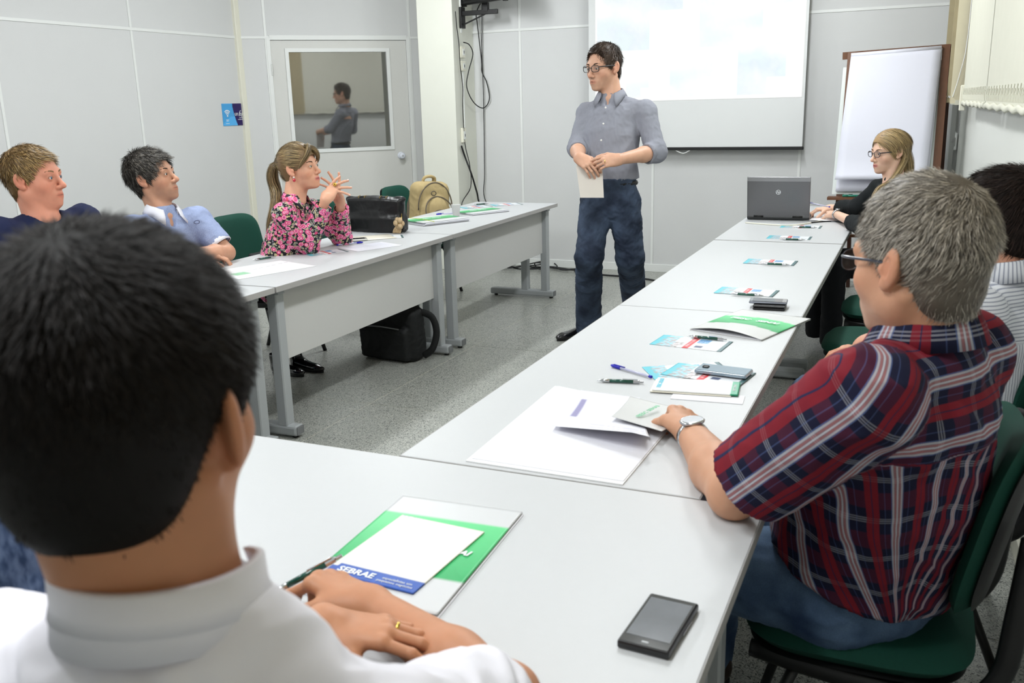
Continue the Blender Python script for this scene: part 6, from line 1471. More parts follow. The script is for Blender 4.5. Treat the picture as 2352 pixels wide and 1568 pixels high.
def man_plaid():
    T=person('p','grey-haired man in a red and navy plaid shirt and glasses sitting at the right row',(-.05,1.88,0))
    D=1.58; h=Head(Dp(2112,602,D),nrm(-CRh*.47+CFh*.88-UP*.08),nrm(UP+CRh*.02),1.12,{'jaw':1.08,'fat':.004})
    fa=nrm(V(-.90,.40,0)); xa=nrm(np.cross(fa,UP)); N=Dp(2118,795,1.62)
    # person's left shoulder is the near one (picture left-below), right one is far
    SLn=Dp(1890,960,1.29); 
    SLn=N-xa*.20-UP*.05; SRf=N+xa*.19-UP*.05; ln=V(-.08,.17,0)
    EL_=Dp(1712,1128,1.18); WL_=Dp(1580,985,1.535)
    WL_=Zp(1583,990,TT+.030); EL_=Zp(1665,1120,TT+.045)+V(.02,-.02,0)
    hd=nrm(Zp(1560,935,TT+.04)-WL_)
    arms=[dict(S=SLn,E=EL_,W=WL_,d=nrm(V(-.35,.9,.12)),n=V(-.35,-.10,-1),l=V(-1,-.4,0),curl=(1.25,1.3,1.35,1.35),thumb=(.7,.2),hs=1.06,r=(.056,.052,.046,.050,.031),res=.0024,thick=1.08),
          dict(S=SRf,E=SRf+fa*.10-UP*.26,W=Zp(1880,850,TT-.03)+V(.05,0,0),n=-UP,l=V(0,-1,0),curl=(.5,.5,.5,.5),res=.004)]
    make_body(T,h,N,xa,fa,lin(196,146,116),arms,hres=.0024,neck=(.060,.066),beard=(lin(178,160,146),.25),chest=(.17,.11))
    eyes(h,T); brows(h,T,lin(150,140,128))
    glasses(h,T,'rimless',lin(24,28,48),z=.002)
    greys=lambda rs,n,*a: (np.array(lin(120,112,100))*(1-rs.rand(n,1))+np.array(lin(200,192,180))*rs.rand(n,1))*rs.uniform(.55,1.35,(n,1))
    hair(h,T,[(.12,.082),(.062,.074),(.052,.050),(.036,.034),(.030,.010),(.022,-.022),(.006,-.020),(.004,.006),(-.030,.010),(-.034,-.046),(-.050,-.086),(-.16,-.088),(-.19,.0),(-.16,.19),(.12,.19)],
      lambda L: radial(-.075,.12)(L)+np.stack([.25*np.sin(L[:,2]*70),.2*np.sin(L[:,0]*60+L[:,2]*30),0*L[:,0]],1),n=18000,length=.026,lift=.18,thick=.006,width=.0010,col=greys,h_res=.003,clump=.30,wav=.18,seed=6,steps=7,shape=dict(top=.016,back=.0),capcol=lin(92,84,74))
    st=[(N-UP*.62+ln*1.1,.215,.175),(N-UP*.46+ln*.9,.220,.188),(N-UP*.28+ln*.5,.220,.170),(N-UP*.13+ln*.15,.205,.140),(N-UP*.055,.14,.10)]
    up=UP
    def uv(P,v):
        ix,tg=tagof(P,v); u=np.zeros((len(P),2)); q=P-N
        x_=q@xa; f_=q@fa; th=np.arctan2(x_,-f_)   # 0 at the back
        u[:,0]=th*.19; u[:,1]=q[:,2]+.01*np.sin(th*3)
        yoke=(q[:,2]>-.165)
        # yoke: the pattern runs sideways
        u[yoke,0]=(q[yoke,2]*1.0+.1*f_[yoke]); u[yoke,1]=x_[yoke]
        for i,t in enumerate(tg):
            if t in (1,):
                m=ix==i; a,b=SLn,EL_; ax=nrm(b-a); q2=P-a; s_=q2@ax; r0=nrm(np.cross(ax,UP)); r1=np.cross(ax,r0); ph=np.arctan2(q2@r1,q2@r0); u[m,0]=(q2@r1*.9+q2@r0*.55)[m]; u[m,1]=s_[m]
        return u[:, :2]
    def bld(v):
        v.add(loft(st,xa),.03,tag=0)
        for s_,S_ in ((-1,SLn),(1,SRf)): v.add(cone(N-UP*.045+xa*s_*.04,S_,.060,.072),.05,tag=0)
        sleeve(v,SLn,EL_,WL_,(.088,.080,.084),.40,1,.035); 
        sleeve(v,SRf,SRf+fa*.10-UP*.26,arms[1]['W'],(.080,.074,.074),.50,2,.035)
        v.add(cone(N-UP*.06,N+UP*.014,.084,.070),.02,tag=0); v.add(cone(N+UP*.085,N+UP*.17,.060,.08),.004,True)
        lo,hi=v.lo,v.lo+v.n*v.h; v.add(halfspace(N-UP*.475+ln,UP-fa*.42,lo,hi),.004,True)
    lo=np.min([N-UP*.66,EL_,SRf,SLn,WL_],0)-.2; hi=np.max([N,SLn,SRf,EL_],0)+.17
    garment(T,'shirt',M['plaid'],lo,hi,.0065,bld,uvfn=uv,wrinkle=(.007,11,1),wst=(1,1,1.3),seed=12)
    cl=collar(T,'collar',M['plaid'],N+UP*.026-fa*.002,xa,fa,.076,.034,.052,gap=.5,point=.02,flare=.026,ry=1.05)
    jeans=denim('jeans_blue',lin(44,64,96),lin(108,134,164),6)
    hip=N-UP*.66+ln*1.0; hip[2]=.56
    kL=hip+V(-.46,.02,.0)-xa*.12*1; kR=hip+fa*.42+xa*.13
    trousers(T,jeans,xa,fa,hip,(kL,kR),(V(kL[0]-.02,kL[1]-.02,.06),V(kR[0]-.05,kR[1],.06)),(.105,.080,.065),.007,.006,seed=14,waist=.19,depth=.15,cuff=.075,rise=.02)
    sm=mat('brown_shoe',lin(50,36,28),.4)
    for k in (kL,kR): shoe(T,V(k[0]+.02,k[1],0),V(k[0]-.24,k[1]+.03,0),sm)
    d=nrm(EL_-WL_); watch(T,WL_+d*.045,d,nrm(UP*1+CF*-.55-CR*.1),.0335,.027)
M['plaid']=plaidmat()
man_plaid()
# ---- dark-haired man seen from behind in the foreground
def man_front():
    T=person('p','dark-haired man in a white polo shirt seen from behind in the foreground',(-.62,.45,0))
    D=.70; h=Head(Dp(298,948,D),nrm(CFh*.97+CRh*.19-UP*.06),nrm(UP+CRh*.02),1.04,{'ear':.007})
    fa=nrm(CFh*.96+CRh*.25); xa=nrm(np.cross(fa,UP)); N=h.c-UP*.166-fa*.020+CRh*.024
    SRn=N+xa*.165-UP*.118; SLn=N-xa*.175-UP*.085
    WR_=Zp(850,1420,TT+.035); ER_=Zp(1180,1620,TT+.03)+V(.02,-.12,0)
    # right forearm lies along the table, hand crossing to hold the pen ; left hand rests over the right wrist
    ER_=Zp(1165,1600,TT+.040); WR_=Zp(852,1392,TT+.042)
    EL_=SLn+fa*.16-UP*.24; EL_[2]=TT+.05
    WL_=Zp(742,1440,TT+.086)
    arms=[dict(S=SRn,E=ER_,W=WR_,d=nrm(Zp(655,1278,TT+.075)-WR_),n=nrm(-UP*1.0-CR*.25-CFh*.1),l=nrm(-CFh*.9-CRh*.6),curl=((.75,.7,.4),(.85,.8,.6),(.95,.9,.7),(1.0,.9,.7)),thumb=(.45,.25),hs=1.10,res=.002,r=(.050,.045,.040,.041,.029)),
          dict(S=SLn,E=EL_,W=WL_,d=nrm(CRh*1.0-CFh*.10-UP*.04),n=nrm(-UP-CF*.0),l=nrm(-CFh),curl=((.25,.35,.3),(.22,.35,.3),(.25,.35,.3),(.28,.35,.3)),thumb=(.4,.6),hs=1.0,res=.002,r=(.050,.045,.040,.041,.028))]
    body,info=make_body(T,h,N,xa,fa,lin(186,130,96),arms,hres=.0024,neck=(.060,.064))
    dk=lambda rs,n,*a: np.array(lin(30,26,24))*rs.uniform(.35,1.6,(n,1))
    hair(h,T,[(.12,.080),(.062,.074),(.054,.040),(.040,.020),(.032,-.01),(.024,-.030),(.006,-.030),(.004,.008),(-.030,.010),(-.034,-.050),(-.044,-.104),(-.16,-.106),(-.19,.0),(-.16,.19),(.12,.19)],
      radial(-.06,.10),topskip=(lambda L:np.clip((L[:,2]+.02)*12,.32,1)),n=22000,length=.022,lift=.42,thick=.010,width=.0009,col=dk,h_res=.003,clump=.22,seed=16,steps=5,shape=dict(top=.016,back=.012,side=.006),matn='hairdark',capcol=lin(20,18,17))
    polo=fabric('white_polo',lin(236,235,243),.9,.2,.03)
    st=[(N-UP*.48+fa*.0,.165,.12),(N-UP*.30+fa*.0,.180,.125),(N-UP*.13,.178,.122),(N-UP*.055,.125,.100)]
    def bld(v):
        v.add(loft(st,xa),.03,tag=0)
        for s_,S_ in ((1,SRn),(-1,SLn)): v.add(cone(N-UP*.050+xa*s_*.03,S_,.052,.062),.05,tag=0)
        sleeve(v,SRn,ER_,WR_,(.074,.072,.074),.42,1,.035); sleeve(v,SLn,EL_,WL_,(.076,.074,.072),.50,2,.035)
        v.add(cone(N-UP*.06,N+UP*.006,.082,.066),.02,tag=0); v.add(cone(N+UP*.085,N+UP*.17,.058,.08),.004,True)
    lo=np.min([N-UP*.50,SLn,SRn,EL_,ER_],0)-.14; hi=np.max([N,SLn,SRn,ER_,EL_],0)+.15
    garment(T,'polo_shirt',polo,lo,hi,.0055,bld,wrinkle=(.008,12,1),wst=(1,1,1.2),seed=22)
    collar(T,'collar',polo,N+UP*.024-fa*.004,xa,fa,.071,.032,.050,gap=.45,point=.02,flare=.009,ry=1.08)
    jn=denim('jeans_grey',lin(40,46,60),lin(80,90,110),6); hip=N+V(0,0,0)+fa*.02; hip[2]=.55
    trousers(T,jn,xa,fa,hip,(hip+fa*.42-xa*.1,hip+fa*.42+xa*.1),(hip+fa*.42-xa*.1-UP*.48,hip+fa*.42+xa*.1-UP*.48),(.085,.070,.06),.009,.005)
    # ring and pen
    (tR,thR),(tL,thL)=info
    a_=arms[1]; d_=nrm(a_['d']); n_=nrm(a_['n']-d_*(a_['n']@d_)); l_=np.cross(d_,n_); l_=l_ if l_@a_['l']>0 else -l_
    dd_=nrm(d_+l_*(-.010/.027)*.06*1.6); rp=a_['W']+d_*.083-l_*.010-n_*.002+rotm(np.cross(dd_,n_),.25)@dd_*.016; band(T,'ring',M['gold'],rp,rotm(np.cross(dd_,n_),.25)@dd_,.0088,.005,.0014)
    a,b=Zp(616,1368,TT+.030),Zp(700,1322,TT+.052); d=nrm(b-a); pc=a+d*.068; 
    pn=pen('dark green pen held in the hand of the man in the white polo',pc,math.atan2(d[1],d[0]),'green',z=pc[2],pitch=math.asin(max(-1,min(1,d[2]))))
    return info,arms
INF=man_front()
def sitter(label,loc,hc,fwd,hup,hs,N,fa,skin,arms,hairf,shirt,st,slv,hk=None,name='shirt',neck=(.050,.056),res=.0065,bres=.0028,wr=(.006,13,1),seed=30,extra=None,uvfn=None,beard=None,lip=None,legs=None,chest=(.165,.105),shw=.060,cut=.065,stub=True,brow=None,eye=lin(70,48,30),ares=.003,vneck=None):
    """a seated person; st = list of (drop below the neck, forward, half width, half depth)"""
    T=person('p',label,loc); h=Head(hc,fwd,hup,hs,hk or {}); fa=nrm(fa); xa=nrm(np.cross(fa,UP)); N=np.array(N,float)
    body,info=make_body(T,h,N,xa,fa,skin,arms,hres=bres,ares=ares,neck=neck,beard=beard,lip=lip,chest=chest)
    eyes(h,T,iris=eye)
    if brow is not None: brows(h,T,brow)
    hairf(h,T)
    S_=[(N-UP*a+fa*b,c,d) for a,b,c,d in st]
    def bld(v):
        v.add(loft(S_,xa),.03,tag=0)
        for a in arms: 
            side=1 if (a['S']-N)@xa>0 else -1
            v.add(cone(N-UP*.048+xa*side*.03,a['S'],shw*.85,shw),.05,tag=0)
        for i,(a,sl) in enumerate(zip(arms,slv)): sleeve(v,a['S'],a['E'],a['W'],sl[:3],sl[3],1+i,.03)
        if stub: v.add(cone(N-UP*.06,N+UP*.010,(neck[1]+.016),(neck[1]+.006)),.02,tag=0)
        else: v.add(cone(N+UP*.02+fa*.02,N+UP*.10+fa*.03,neck[1]+.004,neck[1]+.03),.008,True)
        v.add(cone(N+UP*.085,N+UP*.17,.058,.08),.004,True)
        if vneck: v.add(cone(N+fa*.078-UP*vneck,N+fa*.10+UP*.03,.012,.048),.006,True)
        if extra: extra(v,N,xa,fa)
    P=[S_[0][0],N]+[a['S'] for a in arms]+[a['E'] for a in arms]+[a['W'] for a,s_ in zip(arms,slv) if s_[3]>.6]
    lo=np.min(P,0)-.20; hi=np.max(P,0)+.17
    garment(T,name,shirt,lo,hi,res,bld,uvfn=uvfn,wrinkle=wr,seed=seed)
    if legs:
        hip,kn,an,mt,w_=legs; trousers(T,mt,xa,fa,hip,kn,an,(.085,.068,.058),.010,.005,waist=w_)
    return T,h,N,xa,fa,info
def cyl_uv(N,xa,fa,arms,R=.17):
    def uv(P,v):
        ix,tg=tagof(P,v); q=P-N; u=np.zeros((len(P),3)); u[:]=q
        return u
    return uv
def fold_arm(S,E,W,d,n,l,**k): return dict(S=S,E=E,W=W,d=d,n=n,l=l,**k)
DJ=denim('jeans_plain',lin(40,52,76),lin(84,100,130),6)
def legs_for(N,fa,hipback=.02,dz=.56,mt=None,w_=.15):
    fa=nrm(fa); xa=nrm(np.cross(fa,UP)); hip=np.array(N)-fa*hipback; hip[2]=.55
    kl=hip+fa*.40-xa*.10-UP*.02; kr=hip+fa*.40+xa*.10-UP*.02
    return (hip,(kl,kr),(V(kl[0],kl[1],.06),V(kr[0],kr[1],.06)),mt or DJ,w_)
# ---- navy shirt, far left
def man_navy():
    D=3.95; fa=nrm(CRh*.85-CFh*.5); xa=nrm(np.cross(fa,UP)); N=Dp(96,498,D+.02)
    SR_=N+xa*.19-UP*.06; SL_=N-xa*.19-UP*.045; ER=SR_+fa*.12-UP*.26; EL=SL_+fa*.16-UP*.24
    WR_=V(ER[0]+.24,ER[1],.79); WL_=V(EL[0]+.22,EL[1]-.05,.79); ER[2]=max(ER[2],.80)
    arms=[fold_arm(SR_,ER,WR_,WR_-ER,-UP,-xa,res=.005),fold_arm(SL_,EL,WL_,WL_-EL,-UP,xa,res=.005)]
    hf=lambda h,T: hair(h,T,[(.125,.070),(.066,.072),(.050,.052),(.034,.036),(.026,.008),(.018,-.012),(.004,-.012),(.004,.006),(-.032,.008),(-.034,-.040),(-.048,-.086),(-.16,-.09),(-.18,.0),(-.16,.18),(.125,.18)],
        frontup(radial(-.06,.3),.3,(-.5,.5,.2)),n=5500,length=.034,lift=.25,thick=.008,width=.0016,col=lambda rs,n,*a:(np.array(lin(128,98,56))*(1-rs.rand(n,1))+np.array(lin(176,148,98))*rs.rand(n,1))*rs.uniform(.6,1.3,(n,1)),shape=dict(top=.010,back=.008),seed=33,capcol=lin(104,80,48))
    sitter('fair-haired man in a navy t-shirt sitting at the far left of the left row',(-3.8,2.72,0),Dp(80,411,D),nrm(CRh*.96-CFh*.10+UP*.05),nrm(UP-CRh*.06),1.10,N,fa,lin(214,146,120),arms,hf,fabric('navy_jersey',lin(30,36,66),.9),
      [(.50,.05,.19,.15),(.30,.06,.195,.15),(.14,.02,.185,.125),(.055,0,.12,.09)],[(.082,.078,.074,.48)]*2,hk={'jaw':1.1,'fat':.008,'nose':1.3},name='t_shirt',stub=False,neck=(.062,.068),brow=lin(150,118,84),eye=lin(90,110,130),legs=legs_for(N,fa,.05),bres=.003,chest=(.17,.11),seed=31)
man_navy()
# ---- light blue polo
def man_polo():
    D=4.70; fa=nrm(CRh*.80-CFh*.60); xa=nrm(np.cross(fa,UP)); N=Dp(374,494,D+.02)
    SR_=N+xa*.175-UP*.055; SL_=Dp(452,504,D+.10); EL=Dp(520,580,D+.10); WL_=Dp(440,584,D-.18); ER=SR_+fa*.14-UP*.22; ER[2]=TT+.05; WR_=ER+fa*.10-xa*.20
    arms=[fold_arm(SL_,EL,WL_,WL_-EL,-UP-fa*.3,fa,curl=(.8,.8,.8,.8),r=(.052,.048,.043,.043,.028),res=.003),fold_arm(SR_,ER,WR_,WR_-ER,-UP,fa,res=.005)]
    hf=lambda h,T: hair(h,T,[(.125,.068),(.072,.070),(.058,.046),(.046,.030),(.036,.004),(.030,-.022),(.006,-.022),(.004,.006),(-.032,.006),(-.034,-.044),(-.046,-.098),(-.16,-.10),(-.18,.0),(-.16,.18),(.125,.18)],
        frontup(radial(-.06,.2),.35,(-.4,.6,.25)),n=6500,length=.042,lift=.25,thick=.010,width=.0015,col=lambda rs,n,*a:(np.array(lin(46,42,38))*(1-.5*rs.rand(n,1))+np.array(lin(140,134,124))*rs.rand(n,1)**3)*rs.uniform(.6,1.4,(n,1)),shape=dict(top=.014,back=.014,front=.006,lump=.002),wav=.22,seed=34,capcol=lin(44,40,36))
    sh=heather('light_blue_pique',lin(136,150,186),lin(160,172,204),500)
    T,h,N,xa,fa,info=sitter('dark-haired man in a light blue polo shirt with white collar at the left row',(-3.78,3.58,0),Dp(352,408,D),nrm(CRh*.92-CFh*.16+UP*.20),nrm(UP-CRh*.22),1.10,N,fa,lin(200,150,122),arms,hf,sh,
      [(.48,.03,.175,.13),(.30,.04,.180,.135),(.14,.01,.175,.118),(.055,0,.115,.085)],[(.070,.062,.066,.34),(.074,.066,.066,.44)],hk={'jaw':1.02,'nose':1.2},name='polo_shirt',neck=(.054,.060),brow=lin(56,46,40),beard=(lin(120,96,84),.5),legs=legs_for(N,fa,.05),chest=(.165,.10),seed=32,vneck=.05)
    wc=fabric('white_collar_knit',lin(228,228,236),.9)
    collar(T,'collar',wc,N+UP*.026+fa*.004,xa,fa,.069,.028,.046,gap=.36,point=.03,flare=.030,open_w=.012)
    a=arms[0]; L=a['E']-a['S']; Lt=np.linalg.norm(L)+np.linalg.norm(a['W']-a['E']); e=a['S']+nrm(L)*(.34*Lt); band(T,'sleeve_cuff',wc,e-nrm(L)*.008,nrm(L),.064,.026,.004)
    p=Dp(452,510,D-.14); q=MB(); q.tube([p+xa*-.016*math.cos(a)+UP*.008*math.sin(a) for a in np.linspace(0,2*PI,16,endpoint=False)],.0016,5,closed=True)
    q.build('chest_emblem',mat('navy_thread',lin(50,56,90),.6),T,world=True)
man_polo()
# ---- woman in floral
M['floral']=floral('floral_cotton')
def woman_floral():
    D=4.98; fa=nrm(CRh*.93-CFh*.36); xa=nrm(np.cross(fa,UP)); N=Dp(677,462,D+.02)
    SR_=Dp(652,492,D-.10); SL_=Dp(716,482,D+.14); ER=Zp(708,563,TT+.045); EL=Zp(785,543,TT+.045)
    WR_=Dp(748,459,D-.12+.02); WL_=Dp(782,466,D+.08)
    mid=(WR_+WL_)/2
    def fd(x,y,dd=0): return nrm(Dp(x,y,D+dd)-Dp(768,438,D))
    arms=[fold_arm(SR_,ER,WR_,nrm(Dp(766,432,D-.05)-WR_),nrm(CFh*.8+CRh*.3),nrm(-CRh+UP*.6),curl=(.18,.25,.2,.2),spread=.16,hs=.98,thumb=(.4,.3),r=(.042,.038,.034,.034,.023),res=.0026,dirs=[fd(792,398,-.02),fd(800,408,-.02),fd(806,424,-.02),fd(806,440,-.02)]),
          fold_arm(SL_,EL,WL_,nrm(Dp(768,430,D+.03)-WL_),nrm(-CFh*.7-CRh*.5),nrm(CRh*.2+UP),curl=(.2,.25,.3,.3),spread=.14,hs=.98,thumb=(.4,.3),r=(.042,.038,.034,.034,.023),res=.0026,dirs=[fd(780,396,.02),fd(764,400,.02),fd(752,404,.02),fd(746,412,.02)])]
    cw=lambda rs,n,*a:(np.array(lin(92,70,46))*(1-rs.rand(n,1))+np.array(lin(200,174,124))*rs.rand(n,1)**1.3)*rs.uniform(.6,1.25,(n,1))
    def hf(h,T):
        hair(h,T,[(.125,.058),(.080,.060),(.060,.030),(.044,.012),(.030,.0),(.020,-.010),(.004,-.004),(.004,.010),(-.030,.010),(-.034,-.038),(-.052,-.070),(-.16,-.075),(-.18,.0),(-.16,.18),(.125,.18)],
          lambda L: np.stack([-L[:,0]*2,-np.ones(len(L))*1.0,.25-L[:,2]*3.],1),n=8500,length=.085,lift=.03,thick=.010,width=.0015,col=cw,shape=dict(top=.014,back=.012,front=.006),seed=36,clump=.08,fray=.05,capcol=lin(120,96,66),wt=lambda L:1+5*np.clip(L[:,1]*12+L[:,2]*8-.2,0,2))
        g=[h.w(0,-.118,.030),h.w(0,-.160,.035),h.w(0,-.192,-.02),h.w(0,-.190,-.10),Dp(634,470,D+.03),Dp(622,510,D+.04),Dp(615,545,D+.04)]
        guided(T,g,900,.0016,[.018,.026,.034,.034,.032,.026,.010],cw,name='ponytail',seed=37)
        band(T,'hair_tie',M['blackplastic'],h.w(0,-.126,.034),h.d(0,1,0),.018,.020,.004)
        # swept fringe
        g=[h.w(.02,.066,.112),h.w(-.005,.100,.092),h.w(-.03,.104,.062),h.w(-.060,.082,.030),h.w(-.076,.050,.006)]
        g2=[h.w(-.02,.066,.112),h.w(.03,.098,.090),h.w(.052,.092,.060),h.w(.070,.066,.030),h.w(.078,.040,.002)]
        for gg,s_ in ((g,38),(g2,39)): guided(T,gg,260,.0014,[.012,.017,.015,.011,.005],cw,name='fringe',seed=s_,k=10)
    def uv(P,v): return P-N
    T,h,N,xa,fa,info=sitter('woman with a blond ponytail in a pink floral blouse, hands clasped, at the left row',(-3.55,4.6,0),Dp(690,386,D),nrm(CRh*.88-CFh*.34+UP*.13),nrm(UP-CRh*.15+CFh*.0),1.0,N,fa,lin(216,164,136),arms,hf,M['floral'],
      [(.47,-.13,.155,.125),(.30,-.10,.150,.120),(.15,-.03,.150,.108),(.06,-.01,.10,.075)],[(.062,.056,.042,.93),(.062,.056,.042,.93)],hk={'fem':1,'jaw':.9,'nose':.9},name='blouse',neck=(.044,.048),bres=.0026,res=.0055,lip=lin(190,92,96),brow=lin(90,66,46),eye=lin(90,100,90),legs=(V(-3.60,4.50,.55),(V(-3.30,4.40,.53),V(-3.30,4.24,.53)),(V(-3.33,4.36,.14),V(-3.34,4.22,.14)),mat('black_trousers',lin(18,18,22),.8),.14),chest=(.14,.09),shw=.050,wr=(.006,15,1),seed=35,uvfn=uv,vneck=.07)
    collar(T,'collar',M['floral'],N+UP*.020+fa*.006,xa,fa,.058,.020,.040,gap=.45,point=.03,flare=.022,open_w=.014)
    for x in (1,):
        q=MB(); q.lathe([(0,-.005),(.005,-.003),(.005,.003),(0,.005)],h.w(.080,.000,-.040),10,caps=False); e=q.build('earring',mat('pearl',lin(240,238,236),.15,coat=1),T,smooth=True,world=True)
        q=MB(); q.lathe([(0,-.009),(.008,-.004),(.009,.003),(.003,.009),(0,.009)],h.w(.082,.0,-.055),12,caps=False); q.build('earring_drop',mat('red_bead',lin(190,40,60),.2,coat=1),T,smooth=True,world=True)
    q=MB(); 
    for a in range(6): q.lathe([(0,-.004),(.006,-.002),(.006,.003),(0,.006)],Dp(769,424,D-.07)+V(.006*math.cos(a),0,.006*math.sin(a)),8,caps=False)
    q.build('gold_ring',M['gold'],T,smooth=True,world=True)
    sm=mat('black_patent',lin(14,14,16),.15,coat=1)
    shoe(T,V(-3.36,4.33,0),V(-3.13,4.31,0),sm,w_=.036); shoe(T,V(-3.42,4.22,0),V(-3.19,4.20,0),sm,w_=.036)
woman_floral()
# ---- striped shirt man behind the plaid one
M['pin']=stripes('pinstripe_cotton',0,.0085,[(.5,.16,lin(120,126,146),.75)],lin(222,224,230))
def man_striped():
    D=2.36; fa=nrm(V(-.93,.35,0)); xa=nrm(np.cross(fa,UP)); N=Dp(2292,650,D)
    SL_=N-xa*.19-UP*.05; SR_=N+xa*.18-UP*.05
    EL=Dp(1998,806,2.32); WL_=EL+V(-.10,.02,-.22); ER=SR_+fa*.16-UP*.24; WR_=ER+fa*.22
    arms=[fold_arm(SL_,EL,WL_,WL_-EL,-UP,CFh,res=.004),fold_arm(SR_,ER,WR_,WR_-ER,-UP,-CFh,res=.005)]
    hf=lambda h,T: hair(h,T,[(.125,.076),(.070,.070),(.056,.044),(.046,.024),(.034,.0),(.028,-.028),(.006,-.030),(.004,.006),(-.032,.008),(-.034,-.048),(-.046,-.104),(-.16,-.106),(-.19,.0),(-.16,.19),(.125,.19)],
        frontup(radial(-.06,.2),.5,(-.6,.2,.4)),n=14000,length=.034,lift=.22,thick=.010,width=.0011,col=lambda rs,n,*a: np.array(lin(44,34,30))*rs.uniform(.35,1.6,(n,1)),shape=dict(top=.020,back=.010,front=.010),seed=41,matn='hairdark',capcol=lin(24,19,17))
    def uv(P,v):
        ix,tg=tagof(P,v); q=P-N; u=np.stack([q[:,2],q@xa,q@fa],1); m=q[:,2]<-.12; u[m,0]=np.arctan2((q@xa)[m],-(q@fa)[m])*.18
        return u
    T,h,N,xa,fa,info=sitter('dark-haired man in a white pinstriped shirt sitting behind the plaid-shirted man',(.08,2.62,0),Dp(2300,520,D),nrm(CFh*.84-CRh*.54-UP*.04),UP,1.06,N,fa,lin(196,140,112),arms,hf,M['pin'],
      [(.54,.02,.19,.15),(.32,.03,.19,.15),(.14,.0,.185,.125),(.055,0,.12,.09)],[(.082,.074,.074,.46),(.08,.07,.07,.48)],name='shirt',neck=(.058,.064),brow=lin(44,34,30),res=.006,uvfn=uv,chest=(.17,.10),seed=40)
    collar(T,'collar',M['pin'],N+UP*.026,xa,fa,.074,.034,.050,gap=.5,point=.02,flare=.02)
    hip=N-UP*.0; hip=V(N[0]-.02,N[1]+.02,.56); kl=Dp(1862,812,2.62); kl[2]=.58; kr=kl+V(.0,.24,0)
    trousers(T,denim('jeans_mid',lin(52,66,90),lin(112,130,156),7),xa,fa,hip,(kl,kr),(V(kl[0]-.02,kl[1],.06),V(kr[0],kr[1],.06)),(.095,.078,.062),.008,.006,waist=.17)
man_striped()
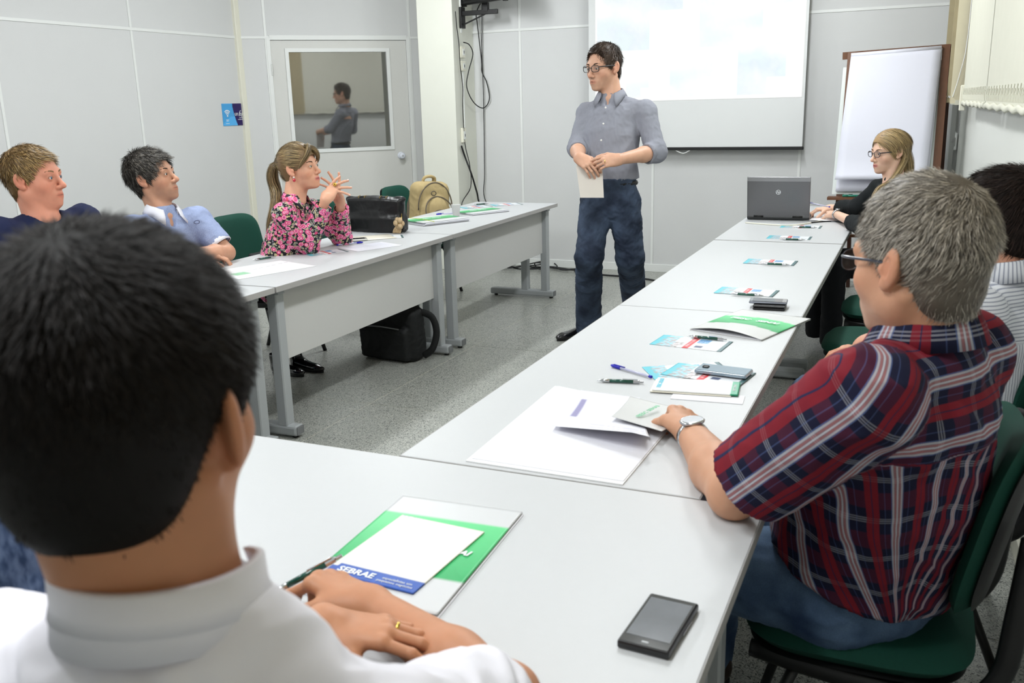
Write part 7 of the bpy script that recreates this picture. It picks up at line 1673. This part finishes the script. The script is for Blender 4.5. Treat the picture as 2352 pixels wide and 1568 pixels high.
# ---- woman at the laptop
def woman_black():
    D=5.42; fa=nrm(-CRh*.97-CFh*.12+UP*0); xa=nrm(np.cross(fa,UP)); N=Dp(2052,420,D+.01)
    SL_=N-xa*.155-UP*.05; SR_=N+xa*.155-UP*.05
    WL_=Zp(1921,492,TT+.045); EL=Zp(1985,528,TT+.05)+V(.03,0,0); WR_=Zp(1893,482,TT+.06)+V(.03,.10,0); ER=Dp(1972,478,D+.25)
    arms=[fold_arm(SL_,EL,WL_,nrm(Zp(1880,476,TT+.05)-WL_),-UP-CFh*.2,nrm(CFh),curl=(.55,.6,.65,.7),r=(.040,.036,.032,.033,.023),hs=.95,res=.0028),
          fold_arm(SR_,ER,WR_,nrm(Zp(1868,482,TT+.05)-WR_),-UP,-CFh,curl=(.5,.5,.6,.6),r=(.040,.036,.032,.033,.023),hs=.95,res=.0028)]
    cb=lambda rs,n,*a:(np.array(lin(120,94,62))*(1-rs.rand(n,1))+np.array(lin(214,188,136))*rs.rand(n,1))*rs.uniform(.6,1.2,(n,1))
    def hf(h,T):
        hair(h,T,[(.125,.070),(.084,.066),(.062,.046),(.050,.026),(.040,.010),(.028,.004),(.004,.006),(-.002,-.004),(-.014,-.050),(-.030,-.110),(-.16,-.11),(-.18,.0),(-.16,.18),(.125,.18)],
          lambda L: np.stack([np.sign(L[:,0])*np.clip((L[:,2]-.05)*16,0,1)*1.2,-.55-.8*np.clip((L[:,1]-.02)*20,0,1),-1.0+0*L[:,0]],1),n=9000,length=.100,lift=.0,thick=.010,width=.0015,col=cb,shape=dict(top=.008,back=.010,side=.004),seed=51,clump=.05,fray=.035,capcol=lin(150,122,84),wt=lambda L:1+9*np.clip((L[:,2]-.085)*40,0,1))
        g=[h.w(-.030,-.070,.02),h.w(-.045,-.082,-.05),h.w(-.05,-.085,-.12),Dp(2088,408,D-.02),Dp(2098,432,D-.04)]
        guided(T,g,700,.0015,[.038,.042,.040,.032,.012],cb,name='hair_length',seed=52)
        g=[h.w(-.070,-.045,.03),h.w(-.080,-.048,-.05),Dp(2047,418,D-.12),Dp(2020,432,D-.16),Dp(2006,452,D-.17),Dp(1998,476,D-.17)]
        guided(T,g,320,.0014,[.020,.022,.020,.016,.012,.004],cb,name='hair_length',seed=53)
    T,h,N,xa,fa,info=sitter('blond woman in glasses and a black jacket writing beside the laptop',(.0,5.98,0),Dp(2042,349,D),nrm(-CRh*.96-CFh*.22-UP*.10),UP,1.0,N,fa,lin(224,184,160),arms,hf,fabric('black_jersey',lin(20,24,26),.85),
      [(.50,-.02,.16,.12),(.30,.02,.155,.125),(.15,.01,.155,.115),(.06,0,.10,.08)],[(.062,.056,.048,.70),(.062,.056,.050,.78)],hk={'fem':1,'jaw':.92,'nose':.9},name='jacket',neck=(.043,.047),bres=.0026,res=.006,lip=lin(196,104,104),brow=lin(110,84,60),legs=legs_for(N,fa,.02,mt=mat('dark_trousers',lin(20,22,28),.8)),chest=(.14,.09),shw=.050,seed=50,vneck=.06)
    glasses(h,T,'oval',lin(30,28,40))
    q=MB(); pts=spline([Dp(2050,412,D-.09),Dp(2030,432,D-.13),Dp(2018,452,D-.15),Dp(2010,470,D-.15)],9)
    for p in pts: q.lathe([(0,-.004),(.0045,-.001),(.0045,.001),(0,.004)],p,7,caps=False)
    o=q.build('bead_necklace',mat('amber_beads',lin(190,130,80),.3),T,smooth=True,world=True); o['kind']='stuff'
    d=nrm(EL-WL_); watch(T,WL_+d*.02,d,nrm(-CF+UP*.6),.027,.015)
    p=Zp(1880,470,TT+.10); pen('blue pen held by the blond woman at the laptop',p,PI+.15,'blue',z=p[2],pitch=.2)
woman_black()
# ---- man in heathered blue at the left edge
def man_blue():
    D=1.12; fa=nrm(CFh*.92+CRh*.39); xa=nrm(np.cross(fa,UP)); N=Dp(-65,965,D)
    SR_=Dp(58,1085,D-.02); SL_=N-xa*.19-UP*.06; ER=SR_+fa*.14-UP*.24; EL=SL_+fa*.14-UP*.24; ER[2]=.80; EL[2]=.80
    arms=[fold_arm(SR_,ER,ER+fa*.12-UP*.2,fa-UP,-fa,-xa,res=.005),fold_arm(SL_,EL,EL+fa*.12-UP*.2,fa-UP,-fa,xa,res=.005)]
    hf=lambda h,T: hair(h,T,POLY,radial(-.06,.1),n=3000,length=.03,lift=.2,thick=.008,width=.002,col=lambda rs,n,*a: np.array(lin(60,46,38))*rs.uniform(.5,1.5,(n,1)),seed=61)
    hc=N+UP*.155+fa*.03-CRh*.12
    sitter('man in a heathered blue t-shirt at the left edge, mostly hidden by the dark-haired man',(-1.35,.7,0),hc,fa,UP,1.04,N,fa,lin(196,128,96),arms,hf,heather('heathered_blue_jersey',lin(54,72,104),lin(112,130,164),130,stretch=(1,1,.35)),
      [(.45,.0,.18,.13),(.28,.0,.185,.13),(.13,.0,.18,.115),(.055,0,.12,.09)],[(.078,.07,.07,.5)]*2,name='t_shirt',stub=False,neck=(.058,.064),seed=60,bres=.004,wr=(.009,11,1),legs=legs_for(N,fa,.02))
man_blue()
